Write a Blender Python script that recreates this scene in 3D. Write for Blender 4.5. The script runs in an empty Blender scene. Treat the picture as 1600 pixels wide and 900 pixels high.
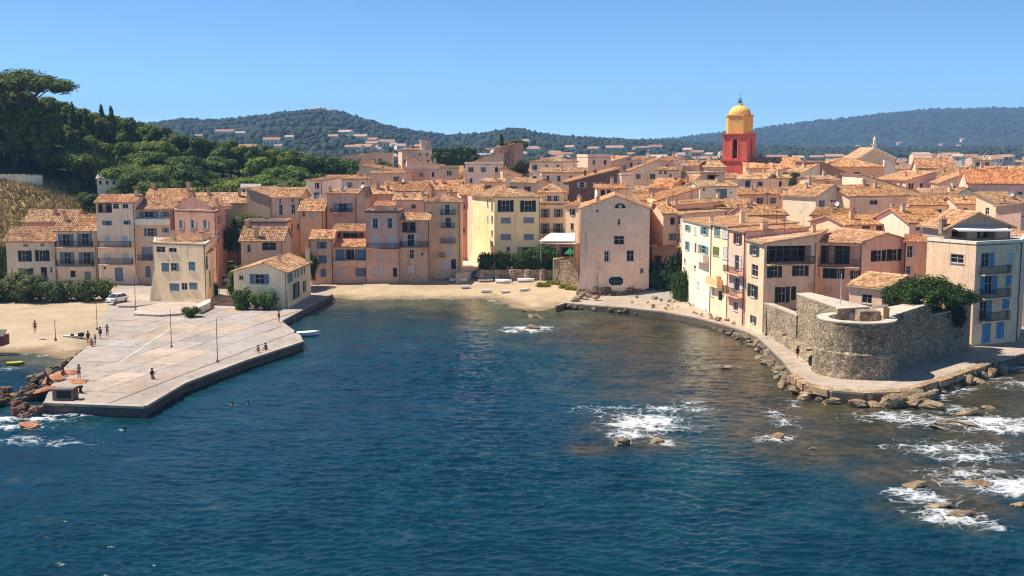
import bpy, bmesh, math, random
import numpy as np
from mathutils import Vector, Matrix
random.seed(7)
rng = np.random.default_rng(7)
S = bpy.context.scene
COL = S.collection
R = math.radians

# ------------------------------------------------------------------ camera, sky, sun, exposure
CAMZ, FPX, PITCH = 27.0, 1750.0, math.atan(215.0 / 1750.0)
cam_d = bpy.data.cameras.new('camera')
cam_d.sensor_width = 36.0
cam_d.lens = FPX / 1600.0 * 36.0
cam_d.clip_start = 1.0
cam_d.clip_end = 30000.0
cam = bpy.data.objects.new('camera', cam_d)
cam.location = (0, 0, CAMZ)
cam.rotation_euler = (math.pi / 2 - PITCH, 0, 0)
COL.objects.link(cam)
S.camera = cam

SUN_EL, SUN_AZ = R(56), R(-75)          # azimuth from +Y (away from the camera) towards +X
w = bpy.data.worlds.new('World')
S.world = w
w.use_nodes = True
wn, wl = w.node_tree.nodes, w.node_tree.links
sky = wn.new('ShaderNodeTexSky')
sky.sky_type = 'NISHITA'
sky.sun_disc = False
sky.sun_elevation = SUN_EL
sky.sun_rotation = SUN_AZ
sky.altitude = 0.0
sky.air_density = 0.45
sky.dust_density = 0.0
sky.ozone_density = 2.0
tint = wn.new('ShaderNodeMix')
tint.data_type, tint.blend_type = 'RGBA', 'MULTIPLY'
tint.inputs[0].default_value = 1.0
tint.inputs[7].default_value = (0.62, 0.86, 0.96, 1)
wl.new(sky.outputs[0], tint.inputs[6])
wl.new(tint.outputs[2], wn['Background'].inputs[0])
wn['Background'].inputs[1].default_value = 0.125
sd = bpy.data.lights.new('sun', 'SUN')
sd.energy = 4.4
sd.angle = R(0.53)
sd.color = (1.0, 0.94, 0.84)
sun = bpy.data.objects.new('sun', sd)
sdir = Vector((math.sin(SUN_AZ) * math.cos(SUN_EL), math.cos(SUN_AZ) * math.cos(SUN_EL), math.sin(SUN_EL)))
sun.rotation_euler = sdir.to_track_quat('Z', 'Y').to_euler()
sun.location = (0, 0, 300)
COL.objects.link(sun)
S.view_settings.view_transform = 'Standard'
S.view_settings.look = 'None'
S.view_settings.gamma = 1.0
S.view_settings.use_curve_mapping = False
S.view_settings.exposure = 0.64
S.cycles.use_denoising = True
S.cycles.filter_width = 1.15
S.cycles.max_bounces = 6
S.cycles.diffuse_bounces = 4
S.cycles.glossy_bounces = 3
S.cycles.transparent_max_bounces = 8
S.cycles.volume_bounces = 0
S.cycles.sample_clamp_direct = 1.2

# ------------------------------------------------------------------ geometry helpers
FW = Vector((0, math.cos(PITCH), -math.sin(PITCH)))
UPV = Vector((0, math.sin(PITCH), math.cos(PITCH)))


def ray(px, py):
    return FW + Vector((1, 0, 0)) * ((px - 800) / FPX) + UPV * ((450 - py) / FPX)


def G(px, py, z=0.0):
    """world point on the level z under a pixel of the 1600x900 photograph"""
    d = ray(px, py)
    t = (z - CAMZ) / d.z
    return Vector((d.x * t, d.y * t, z))


def zat(px, py, Y):
    d = ray(px, py)
    return CAMZ + d.z * Y / d.y


def xat(px, Y, z=8.0):
    wdep = Y * math.cos(PITCH) + (CAMZ - z) * math.sin(PITCH)
    return (px - 800) / FPX * wdep


def srgb(r, g, b):
    f = lambda c: (c / 255 / 12.92) if c / 255 <= 0.04045 else ((c / 255 + 0.055) / 1.055) ** 2.4
    return (f(r), f(g), f(b), 1.0)


class MB:
    """collects faces into one mesh"""

    def __init__(s):
        s.v, s.f, s.c, s.mi = [], [], [], []

    def quad(s, a, b, c, d, col=None):
        n = len(s.v)
        s.v += [tuple(a), tuple(b), tuple(c), tuple(d)]
        s.f.append((n, n + 1, n + 2, n + 3))
        s.c.append(col)

    def tri(s, a, b, c, col=None):
        n = len(s.v)
        s.v += [tuple(a), tuple(b), tuple(c)]
        s.f.append((n, n + 1, n + 2))
        s.c.append(col)

    def box(s, x0, x1, y0, y1, z0, z1, M=None, col=None):
        P = [Vector((x, y, z)) for z in (z0, z1) for (x, y) in ((x0, y0), (x1, y0), (x1, y1), (x0, y1))]
        if M is not None:
            P = [M @ p for p in P]
        n = len(s.v)
        s.v += [tuple(p) for p in P]
        for f in ((0, 3, 2, 1), (4, 5, 6, 7), (0, 1, 5, 4), (1, 2, 6, 5), (2, 3, 7, 6), (3, 0, 4, 7)):
            s.f.append(tuple(n + i for i in f))
            s.c.append(col)

    def prism(s, poly, z0, z1, col=None, top_only=False, poly_top=None):
        m = len(poly)
        n = len(s.v)
        pt = poly_top or poly
        zz0 = z0 if isinstance(z0, (list, tuple)) else [z0] * m
        zz1 = z1 if isinstance(z1, (list, tuple)) else [z1] * m
        s.v += [(p[0], p[1], zz0[i]) for i, p in enumerate(poly)]
        s.v += [(p[0], p[1], zz1[i]) for i, p in enumerate(pt)]
        s.f.append(tuple(n + m + i for i in range(m)))
        s.c.append(col)
        for i in range(m):
            j = (i + 1) % m
            s.f.append((n + i, n + j, n + m + j, n + m + i))
            s.c.append(col)

    def tube(s, p0, p1, r0, r1, k=6, col=None):
        p0, p1 = Vector(p0), Vector(p1)
        d = (p1 - p0)
        if d.length < 1e-6:
            return
        q = d.to_track_quat('Z', 'Y')
        n = len(s.v)
        for (p, r) in ((p0, r0), (p1, r1)):
            for i in range(k):
                a = 2 * math.pi * i / k
                s.v.append(tuple(p + q @ Vector((r * math.cos(a), r * math.sin(a), 0))))
        for i in range(k):
            j = (i + 1) % k
            s.f.append((n + i, n + j, n + k + j, n + k + i))
            s.c.append(col)
        s.f.append(tuple(n + k + i for i in range(k)))
        s.c.append(col)
        s.f.append(tuple(n + k - 1 - i for i in range(k)))
        s.c.append(col)

    def lathe(s, prof, k=12, cx=0, cy=0, a0=0, a1=2 * math.pi, col=None):
        n = len(s.v)
        full = abs(a1 - a0 - 2 * math.pi) < 1e-6
        kk = k if full else k + 1
        for (r, z) in prof:
            for i in range(kk):
                a = a0 + (a1 - a0) * i / k
                s.v.append((cx + r * math.cos(a), cy + r * math.sin(a), z))
        for j in range(len(prof) - 1):
            for i in range(k):
                i2 = (i + 1) % kk
                s.f.append((n + j * kk + i, n + j * kk + i2, n + (j + 1) * kk + i2, n + (j + 1) * kk + i))
                s.c.append(col)

    def mesh(s, name, off=(0, 0, 0), smooth=False):
        me = bpy.data.meshes.new(name)
        v = np.array(s.v, dtype=np.float64) - np.array(off)
        me.from_pydata(v.tolist(), [], s.f)
        if any(c is not None for c in s.c):
            at = me.color_attributes.new('tcol', 'FLOAT_COLOR', 'CORNER')
            cols = []
            for f, c in zip(s.f, s.c):
                c = c or (1, 1, 1, 1)
                for _ in f:
                    cols += c
            at.data.foreach_set('color', cols)
        if smooth:
            me.polygons.foreach_set('use_smooth', [True] * len(me.polygons))
        return me

    def build(s, name, mat, parent=None, off=(0, 0, 0), color=None, smooth=False):
        return obj(name, s.mesh(name, off, smooth), mat, parent, color)


def obj(name, me, mat, parent=None, color=None, loc=None, rz=None, scale=None):
    o = bpy.data.objects.new(name, me)
    COL.objects.link(o)
    if mat is not None and me is not None and not me.materials:
        me.materials.append(mat)
    if parent is not None:
        o.parent = parent
    if color is not None:
        o.color = color
    if loc is not None:
        o.location = loc
    if rz is not None:
        o.rotation_euler = (0, 0, rz)
    if scale is not None:
        o.scale = scale
    return o


def empty(name, loc=(0, 0, 0), rz=0.0):
    o = bpy.data.objects.new(name, None)
    o.empty_display_size = 0.2
    o.location = loc
    o.rotation_euler = (0, 0, rz)
    COL.objects.link(o)
    return o


def tag(o, label=None, cat=None, group=None, kind=None):
    if label: o['label'] = label
    if cat: o['category'] = cat
    if group: o['group'] = group
    if kind: o['kind'] = kind
    return o


def copy_tree(o, parent=None):
    c = o.copy()
    COL.objects.link(c)
    c.parent = parent
    for ch in o.children:
        copy_tree(ch, c)
    return c


def npmesh(name, v, f, smooth=False):
    """fast mesh from numpy arrays; f is (n,3) or (n,4)"""
    me = bpy.data.meshes.new(name)
    v = np.asarray(v, dtype=np.float32)
    f = np.asarray(f, dtype=np.int32)
    k = f.shape[1]
    me.vertices.add(len(v))
    me.vertices.foreach_set('co', v.ravel())
    me.loops.add(f.size)
    me.loops.foreach_set('vertex_index', f.ravel())
    me.polygons.add(len(f))
    me.polygons.foreach_set('loop_start', np.arange(0, f.size, k, dtype=np.int32))
    me.polygons.foreach_set('loop_total', np.full(len(f), k, dtype=np.int32))
    if smooth:
        me.polygons.foreach_set('use_smooth', np.ones(len(f), dtype=bool))
    me.update(calc_edges=True)
    return me


def gridfaces(nr, nc):
    i = np.arange(nr - 1)[:, None] * nc + np.arange(nc - 1)[None, :]
    return np.stack([i, i + 1, i + nc + 1, i + nc], -1).reshape(-1, 4)


def vattr(me, name, arr):
    a = me.attributes.new(name, 'FLOAT', 'POINT')
    a.data.foreach_set('value', np.asarray(arr, dtype=np.float32).ravel())


def vnoise(x, y, seed=0, octaves=4, lac=2.0, gain=0.5):
    """value noise on numpy arrays, about -1..1"""
    out = np.zeros_like(x, dtype=np.float64)
    amp, tot = 1.0, 0.0
    for o in range(octaves):
        xi, yi = np.floor(x).astype(np.int64), np.floor(y).astype(np.int64)
        xf, yf = x - xi, y - yi
        u, v = xf * xf * (3 - 2 * xf), yf * yf * (3 - 2 * yf)

        def h(a, b):
            n = (a * 374761393 + b * 668265263 + (seed + o) * 1442695041) & 0x7fffffff
            n = ((n ^ (n >> 13)) * 1274126177) & 0x7fffffff
            return ((n ^ (n >> 16)) & 0xffff) / 32767.5 - 1.0
        out += amp * ((h(xi, yi) * (1 - u) + h(xi + 1, yi) * u) * (1 - v) + (h(xi, yi + 1) * (1 - u) + h(xi + 1, yi + 1) * u) * v)
        tot += amp
        amp *= gain
        x, y = x * lac + 17.3, y * lac + 9.1
    return out / tot


def sstep(a, b, x):
    t = np.clip((x - a) / (b - a), 0, 1)
    return t * t * (3 - 2 * t)


# ------------------------------------------------------------------ materials
class NT:
    def __init__(s, name):
        s.m = bpy.data.materials.new(name)
        s.m.use_nodes = True
        s.n, s.l = s.m.node_tree.nodes, s.m.node_tree.links
        s.b = s.n['Principled BSDF']
        s.tc = None

    def new(s, t, **kw):
        nd = s.n.new(t)
        for k, v in kw.items():
            setattr(nd, k, v)
        return nd

    def set(s, nd, **kw):
        for k, v in kw.items():
            nd.inputs[k.replace('_', ' ')].default_value = v
        return nd

    def link(s, a, b):
        s.l.new(a, b)

    def coord(s, kind='Object'):
        if s.tc is None:
            s.tc = s.new('ShaderNodeTexCoord')
        return s.tc.outputs[kind]

    def pos(s):
        return s.new('ShaderNodeNewGeometry').outputs['Position']

    def noise(s, vec, scale, detail=4, rough=0.6):
        n = s.new('ShaderNodeTexNoise')
        s.link(vec, n.inputs['Vector'])
        s.set(n, Scale=scale, Detail=detail, Roughness=rough)
        return n.outputs['Fac']

    def vor(s, vec, scale, feature='F1', out='Distance'):
        n = s.new('ShaderNodeTexVoronoi', feature=feature)
        s.link(vec, n.inputs['Vector'])
        n.inputs['Scale'].default_value = scale
        return n.outputs[out]

    def ramp(s, fac, stops, interp='LINEAR'):
        r = s.new('ShaderNodeValToRGB')
        r.color_ramp.interpolation = interp
        el = r.color_ramp.elements
        while len(el) < len(stops):
            el.new(0.5)
        for e, (p, c) in zip(el, stops):
            e.position = p
            e.color = c if not isinstance(c, (int, float)) else (c, c, c, 1)
        s.link(fac, r.inputs[0])
        return r.outputs[0]

    def mix(s, fac, a, b, mode='MIX'):
        m = s.new('ShaderNodeMix', data_type='RGBA', blend_type=mode)
        for v, i in ((fac, 0), (a, 6), (b, 7)):
            if hasattr(v, 'links'):
                s.link(v, m.inputs[i])
            else:
                m.inputs[i].default_value = v
        return m.outputs[2]

    def math(s, op, a, b=0.0, clamp=False):
        m = s.new('ShaderNodeMath', operation=op, use_clamp=clamp)
        for v, i in ((a, 0), (b, 1)):
            if hasattr(v, 'links'):
                s.link(v, m.inputs[i])
            else:
                m.inputs[i].default_value = v
        return m.outputs[0]

    def bump(s, h, strength, dist=0.05):
        b = s.new('ShaderNodeBump')
        b.inputs['Strength'].default_value = strength
        b.inputs['Distance'].default_value = dist
        s.link(h, b.inputs['Height'])
        s.link(b.outputs[0], s.b.inputs['Normal'])
        return b

    def attr(s, name, out='Color'):
        a = s.new('ShaderNodeAttribute', attribute_name=name)
        return a.outputs[out]

    def ocol(s):
        return s.new('ShaderNodeObjectInfo').outputs['Color']

    def done(s, col=None, rough=0.85, spec=0.3):
        if col is not None:
            if hasattr(col, 'links'):
                s.link(col, s.b.inputs['Base Color'])
            else:
                s.b.inputs['Base Color'].default_value = col
        if hasattr(rough, 'links'):
            s.link(rough, s.b.inputs['Roughness'])
        else:
            s.b.inputs['Roughness'].default_value = rough
        s.b.inputs['Specular IOR Level'].default_value = spec
        return s.m


M = {}


def mk_plaster(name='lime_plaster', sat=0.74):
    t = NT(name)
    p = t.pos()
    big = t.noise(p, 0.35, 5, 0.65)
    fine = t.noise(p, 3.0, 4, 0.6)
    mp = t.new('ShaderNodeMapping')
    mp.inputs['Scale'].default_value = (1.6, 1.6, 0.12)
    t.link(p, mp.inputs[0])
    streak = t.noise(mp.outputs[0], 1.0, 4, 0.6)
    c = t.ocol()
    c = t.mix(1.0, c, t.ramp(big, [(0.33, (1.08, 0.94, 0.66, 1)), (0.40, (1.32, 1.16, 0.82, 1)), (0.56, (1.38, 1.22, 0.86, 1)), (0.61, (1.52, 1.33, 0.94, 1))]), 'MULTIPLY')
    c = t.mix(0.75, c, t.ramp(streak, [(0.32, (0.70, 0.66, 0.62, 1)), (0.45, (1, 1, 1, 1))]), 'MULTIPLY')
    c = t.mix(0.6, c, t.ramp(fine, [(0.3, 0.74), (0.7, 1.12)]), 'MULTIPLY')
    hs = t.new('ShaderNodeHueSaturation')
    hs.inputs['Saturation'].default_value = sat
    t.link(c, hs.inputs['Color'])
    c = hs.outputs[0]
    t.bump(fine, 0.25, 0.03)
    return t.done(c, 0.92, 0.15)


def mk_tile():
    t = NT('clay_tile')
    p = t.pos()
    n = t.noise(p, 0.6, 4, 0.65)
    n2 = t.noise(p, 5.0, 3, 0.6)
    c = t.mix(1.0, t.attr('tcol'), t.ocol(), 'MULTIPLY')
    c = t.mix(1.0, c, t.ramp(n, [(0.3, (0.66, 0.62, 0.58, 1)), (0.6, (1.05, 1.03, 1.0, 1))]), 'MULTIPLY')
    c = t.mix(1.0, c, t.ramp(n2, [(0.3, 0.75), (0.65, 1.05)]), 'MULTIPLY')
    return t.done(c, 0.88, 0.2)


def mk_fartile():
    t = NT('clay_tile_far')
    p = t.pos()
    n = t.noise(p, 0.5, 5, 0.75)
    n2 = t.noise(p, 4.0, 3, 0.6)
    c = t.mix(1.0, t.ocol(), t.ramp(n, [(0.3, (0.7, 0.66, 0.62, 1)), (0.6, (1.08, 1.05, 1.0, 1))]), 'MULTIPLY')
    c = t.mix(1.0, c, t.ramp(n2, [(0.3, 0.7), (0.65, 1.1)]), 'MULTIPLY')
    t.bump(n2, 0.5, 0.08)
    return t.done(c, 0.9, 0.2)


def mk_paint(name, rough=0.55, metal=0.0, var=0.25):
    t = NT(name)
    p = t.pos()
    n = t.noise(p, 2.5, 4, 0.6)
    c = t.mix(1.0, t.ocol(), t.ramp(n, [(0.3, 1 - var), (0.65, 1.05)]), 'MULTIPLY')
    t.b.inputs['Metallic'].default_value = metal
    return t.done(c, rough, 0.35)


def mk_glass():
    t = NT('window_glass')
    n = t.noise(t.pos(), 0.7, 2, 0.5)
    c = t.ramp(n, [(0.3, (0.006, 0.006, 0.007, 1)), (0.7, (0.028, 0.026, 0.026, 1))])
    return t.done(c, 0.18, 0.22)


def mk_stone():
    t = NT('rubble_stone')
    mp = t.new('ShaderNodeMapping')
    mp.inputs['Scale'].default_value = (1.0, 1.0, 1.7)
    t.link(t.pos(), mp.inputs[0])
    v = mp.outputs[0]
    wob = t.new('ShaderNodeTexNoise')
    t.link(v, wob.inputs['Vector'])
    t.set(wob, Scale=1.6, Detail=3)
    v2 = t.new('ShaderNodeVectorMath', operation='MULTIPLY_ADD')
    t.link(wob.outputs['Color'], v2.inputs[0])
    v2.inputs[1].default_value = (0.5, 0.5, 0.5)
    t.link(v, v2.inputs[2])
    e = t.vor(v2.outputs[0], 3.1, 'DISTANCE_TO_EDGE')
    cell = t.new('ShaderNodeTexVoronoi')
    t.link(v2.outputs[0], cell.inputs['Vector'])
    cell.inputs['Scale'].default_value = 3.1
    sep = t.new('ShaderNodeSeparateColor')
    t.link(cell.outputs['Color'], sep.inputs[0])
    c = t.ramp(sep.outputs[0], [(0.0, (0.25, 0.185, 0.125, 1)), (0.35, (0.43, 0.33, 0.22, 1)), (0.7, (0.54, 0.425, 0.29, 1)), (1.0, (0.69, 0.57, 0.41, 1))])
    joint = t.ramp(e, [(0.0, 0.0), (0.09, 1.0)])
    n = t.noise(t.pos(), 0.35, 5, 0.65)
    c = t.mix(joint, (0.20, 0.145, 0.09, 1), c)
    c = t.mix(1.0, c, t.ramp(n, [(0.34, (0.55, 0.52, 0.48, 1)), (0.45, (0.92, 0.90, 0.88, 1)), (0.62, (1.15, 1.1, 1.04, 1))]), 'MULTIPLY')
    c = t.mix(0.5, c, t.ramp(t.noise(t.pos(), 9, 3), [(0.3, 0.6), (0.7, 1.25)]), 'MULTIPLY')
    h = t.math('ADD', t.ramp(e, [(0.0, 0.0), (0.16, 1.0)]), t.math('MULTIPLY', t.noise(t.pos(), 6, 4), 0.6))
    t.bump(h, 0.8, 0.10)
    return t.done(c, 0.95, 0.15)


def mk_rock(name, stops, scale=0.7, dist=0.25):
    t = NT(name)
    p = t.pos()
    n = t.noise(p, scale, 6, 0.7)
    n2 = t.noise(p, scale * 5, 4, 0.65)
    c = t.ramp(n, stops)
    c = t.mix(1.0, c, t.ocol(), 'MULTIPLY')
    c = t.mix(0.8, c, t.ramp(n2, [(0.3, 0.55), (0.68, 1.2)]), 'MULTIPLY')
    t.bump(t.math('ADD', n, t.math('MULTIPLY', n2, 0.5)), 0.9, dist)
    return t.done(c, 0.9, 0.25)


def mk_concrete():
    t = NT('weathered_concrete')
    p = t.pos()
    n = t.noise(p, 0.12, 6, 0.7)
    n2 = t.noise(p, 0.9, 5, 0.65)
    n3 = t.noise(p, 7, 3, 0.6)
    c = t.mix(1.0, t.ocol(), t.ramp(n, [(0.3, (0.78, 0.73, 0.69, 1)), (0.48, (0.95, 0.91, 0.87, 1)), (0.64, (1.1, 1.07, 1.04, 1))]), 'MULTIPLY')
    c = t.mix(1.0, c, t.ramp(n2, [(0.32, (0.60, 0.56, 0.52, 1)), (0.43, (0.97, 0.96, 0.95, 1)), (0.55, (1.0, 1.0, 1.0, 1)), (0.66, (1.14, 1.12, 1.10, 1))]), 'MULTIPLY')
    c = t.mix(0.5, c, t.ramp(n3, [(0.3, 0.8), (0.7, 1.1)]), 'MULTIPLY')
    t.bump(n3, 0.3, 0.03)
    return t.done(c, 0.9, 0.2)


def mk_sand():
    t = NT('beach_sand')
    p = t.pos()
    n = t.noise(p, 0.18, 6, 0.7)
    n2 = t.noise(p, 2.2, 5, 0.7)
    z = t.new('ShaderNodeSeparateXYZ')
    t.link(p, z.inputs[0])
    wet = t.math('ADD', z.outputs[2], t.math('MULTIPLY', t.math('SUBTRACT', n, 0.5), 0.7))
    dry = t.mix(1.0, (0.52, 0.395, 0.255, 1), t.ramp(n, [(0.3, (0.8, 0.77, 0.74, 1)), (0.65, (1.08, 1.08, 1.06, 1))]), 'MULTIPLY')
    c = t.mix(t.ramp(wet, [(0.02, 0.0), (0.36, 1.0)]), (0.235, 0.16, 0.085, 1), dry)
    c = t.mix(0.8, c, t.ramp(n2, [(0.3, 0.72), (0.66, 1.12)]), 'MULTIPLY')
    t.bump(n2, 0.6, 0.12)
    return t.done(c, 0.95, 0.15)


def mk_ground():
    t = NT('town_ground')
    p = t.pos()
    n = t.noise(p, 0.05, 6, 0.7)
    n2 = t.noise(p, 0.7, 5, 0.7)
    g = t.attr('grass', 'Fac')
    town = t.ramp(n, [(0.3, (0.30, 0.26, 0.22, 1)), (0.7, (0.46, 0.41, 0.35, 1))])
    grass = t.ramp(t.math('ADD', t.math('MULTIPLY', n, 0.5), t.math('MULTIPLY', n2, 0.5)), [(0.36, (0.055, 0.065, 0.022, 1)), (0.46, (0.20, 0.15, 0.06, 1)), (0.6, (0.40, 0.285, 0.125, 1)), (0.72, (0.44, 0.36, 0.20, 1))])
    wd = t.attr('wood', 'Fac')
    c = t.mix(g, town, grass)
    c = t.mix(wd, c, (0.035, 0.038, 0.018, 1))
    t.bump(n2, 0.8, 0.5)
    return t.done(c, 0.95, 0.1)


def mk_foliage(name, dark, light, scale=0.9, trans=0.32):
    t = NT(name)
    p = t.pos()
    n = t.noise(p, scale, 4, 0.65)
    oi = t.new('ShaderNodeObjectInfo')
    c = t.ramp(n, [(0.3, dark), (0.68, light)])
    c = t.mix(1.0, c, oi.outputs['Color'], 'MULTIPLY')
    c = t.mix(1.0, c, t.attr('tcol'), 'MULTIPLY')
    t.done(c, 0.7, 0.2)
    tr = t.new('ShaderNodeBsdfTranslucent')
    t.link(c, tr.inputs[0])
    mx = t.new('ShaderNodeMixShader')
    mx.inputs[0].default_value = trans
    t.link(t.b.outputs[0], mx.inputs[1])
    t.link(tr.outputs[0], mx.inputs[2])
    t.link(mx.outputs[0], t.n['Material Output'].inputs[0])
    return t.m


def mk_far(name='far_woodland_ground'):
    t = NT(name)
    p = t.pos()
    n = t.noise(p, 0.012, 8, 0.72)
    n2 = t.noise(p, 0.03, 7, 0.8)
    c = t.ramp(n, [(0.32, (0.020, 0.034, 0.022, 1)), (0.5, (0.036, 0.052, 0.032, 1)), (0.62, (0.065, 0.078, 0.046, 1)), (0.76, (0.13, 0.12, 0.08, 1))])
    c = t.mix(1.0, c, t.ramp(n2, [(0.38, 0.35), (0.62, 1.6)]), 'MULTIPLY')
    t.bump(n2, 1.0, 8.0)
    return t.done(c, 0.95, 0.1)


def mk_water():
    t = NT('sea_water')
    p = t.pos()
    sh, br, te = t.attr('shallow', 'Fac'), t.attr('brown', 'Fac'), t.attr('teal', 'Fac')
    fo = t.attr('foam', 'Fac')
    n = t.noise(p, 0.16, 6, 0.7)
    n2 = t.noise(p, 0.9, 5, 0.7)
    deep = t.ramp(n, [(0.3, (0.0005, 0.018, 0.033, 1)), (0.7, (0.0016, 0.038, 0.058, 1))])
    tealc = t.ramp(n, [(0.3, (0.002, 0.028, 0.042, 1)), (0.7, (0.007, 0.054, 0.062, 1))])
    brc = t.ramp(t.math('ADD', t.math('MULTIPLY', n, 0.55), t.math('MULTIPLY', n2, 0.45)), [(0.36, (0.010, 0.020, 0.018, 1)), (0.47, (0.034, 0.034, 0.019, 1)), (0.58, (0.078, 0.060, 0.031, 1)), (0.70, (0.14, 0.108, 0.060, 1))])
    shc = t.ramp(n, [(0.3, (0.035, 0.058, 0.040, 1)), (0.7, (0.115, 0.115, 0.062, 1))])

    def soft(f, a=0.42):
        k = t.math('ADD', f, t.math('MULTIPLY', t.math('SUBTRACT', n, 0.5), 1.1))
        return t.ramp(k, [(a - 0.3, 0.0), (a + 0.3, 1.0)])
    c = t.mix(soft(te), deep, tealc)
    c = t.mix(soft(br), c, brc)
    c = t.mix(soft(sh), c, shc)
    # foam: torn lace where the swell breaks
    wv = t.new('ShaderNodeTexNoise')
    t.link(p, wv.inputs['Vector'])
    t.set(wv, Scale=0.55, Detail=4)
    wm = t.new('ShaderNodeVectorMath', operation='MULTIPLY_ADD')
    t.link(wv.outputs['Color'], wm.inputs[0])
    wm.inputs[1].default_value = (2.6, 2.6, 0.0)
    t.link(p, wm.inputs[2])
    sq = t.new('ShaderNodeVectorMath', operation='MULTIPLY')
    t.link(wm.outputs[0], sq.inputs[0])
    sq.inputs[1].default_value = (0.75, 1.0, 0.0)
    e1 = t.vor(sq.outputs[0], 0.65, 'DISTANCE_TO_EDGE')
    e2 = t.vor(sq.outputs[0], 1.9, 'DISTANCE_TO_EDGE')
    lace = t.math('MAXIMUM', t.ramp(e1, [(0.0, 1.0), (0.16, 0.0)]), t.math('MULTIPLY', t.ramp(e2, [(0.0, 1.0), (0.22, 0.0)]), 0.7))
    fm = t.math('ADD', t.math('MULTIPLY', fo, 0.86), t.math('MULTIPLY', t.math('SUBTRACT', lace, 0.8), 0.62))
    fm = t.math('ADD', fm, t.math('MULTIPLY', t.math('SUBTRACT', t.noise(p, 0.42, 6, 0.7), 0.5), 1.7))
    fm = t.math('MULTIPLY', fm, t.ramp(fo, [(0.02, 0.0), (0.12, 1.0)]))
    fmask = t.ramp(fm, [(0.18, 0.0), (0.48, 0.45), (0.86, 1.0)])
    c = t.mix(fmask, c, (0.80, 0.82, 0.82, 1))
    rgh = t.ramp(fmask, [(0.0, 0.16), (1.0, 0.7)])
    t.bump(t.math('ADD', t.noise(p, 2.2, 4, 0.6), t.math('MULTIPLY', fmask, 0.6)), 0.4, 0.14)
    m = t.done(c, rgh, 0.34)
    t.b.inputs['IOR'].default_value = 1.33
    return m


M['plaster'] = mk_plaster()
M['limewash'] = mk_plaster('coloured_limewash', 0.90)
M['tile'] = mk_tile()
M['fartile'] = mk_fartile()
M['paint'] = mk_paint('painted_wood')
M['metal'] = mk_paint('painted_metal', 0.4, 0.3, 0.15)
M['carpaint'] = mk_paint('car_paint', 0.2, 0.0, 0.04)
M['cloth'] = mk_paint('cloth', 0.9, 0.0, 0.2)
M['skin'] = mk_paint('skin', 0.6, 0.0, 0.08)
M['glass'] = mk_glass()
M['stone'] = mk_stone()
M['rock'] = mk_rock('brown_rock', [(0.3, (0.10, 0.072, 0.045, 1)), (0.5, (0.27, 0.20, 0.125, 1)), (0.68, (0.46, 0.36, 0.24, 1))])
M['redrock'] = mk_rock('red_rock', [(0.3, (0.09, 0.045, 0.03, 1)), (0.5, (0.24, 0.12, 0.075, 1)), (0.68, (0.42, 0.25, 0.16, 1))])
M['concrete'] = mk_concrete()
M['sand'] = mk_sand()
M['ground'] = mk_ground()
M['pine'] = mk_foliage('pine_foliage', (0.055, 0.080, 0.022, 1), (0.20, 0.235, 0.06, 1), 0.5)
M['leaf'] = mk_foliage('shrub_foliage', (0.035, 0.06, 0.018, 1), (0.15, 0.20, 0.06, 1), 1.2)
M['bark'] = mk_paint('bark', 0.95, 0.0, 0.4)
M['far'] = mk_far()
M['water'] = mk_water()
# ------------------------------------------------------------------ the land
SHORE_PX = [(-700, 540), (-300, 546), (-20, 547), (60, 550), (110, 560), (150, 545), (220, 520), (330, 510), (440, 500), (522, 464),
            (560, 468), (640, 467.5), (720, 466), (765, 466), (790, 473), (812, 481), (845, 485), (880, 477), (960, 480), (1040, 486), (1100, 498),
            (1160, 518), (1195, 535), (1240, 585), (1290, 602), (1370, 610), (1430, 598), (1560, 556), (1700, 515), (2100, 455), (2700, 420)]
SHORE = [G(a, b, 0.0) for a, b in SHORE_PX]
LAND = [(p.x, p.y) for p in SHORE] + [(3000, 500), (3000, 3000), (-3000, 3000), (-3000, SHORE[0].y)]


def poly_sd(x, y, poly):
    """signed distance to a polygon, positive inside"""
    x, y = np.asarray(x, float), np.asarray(y, float)
    d = np.full(x.shape, 1e9)
    ins = np.zeros(x.shape, bool)
    n = len(poly)
    for i in range(n):
        ax, ay = poly[i]
        bx, by = poly[(i + 1) % n]
        ex, ey = bx - ax, by - ay
        t = np.clip(((x - ax) * ex + (y - ay) * ey) / (ex * ex + ey * ey + 1e-9), 0, 1)
        d = np.minimum(d, np.hypot(x - ax - t * ex, y - ay - t * ey))
        c = ((ay > y) != (by > y)) & (x < (bx - ax) * (y - ay) / ((by - ay) if abs(by - ay) > 1e-9 else 1e-9) + ax)
        ins ^= c
    return np.where(ins, d, -d)


RIDGE_PX = [-600, -200, 0, 60, 110, 190, 300, 400, 500, 560, 620]
RIDGE_Z = [44, 42, 37, 35, 31, 27, 21.5, 18.5, 16.5, 14, 13]


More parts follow.
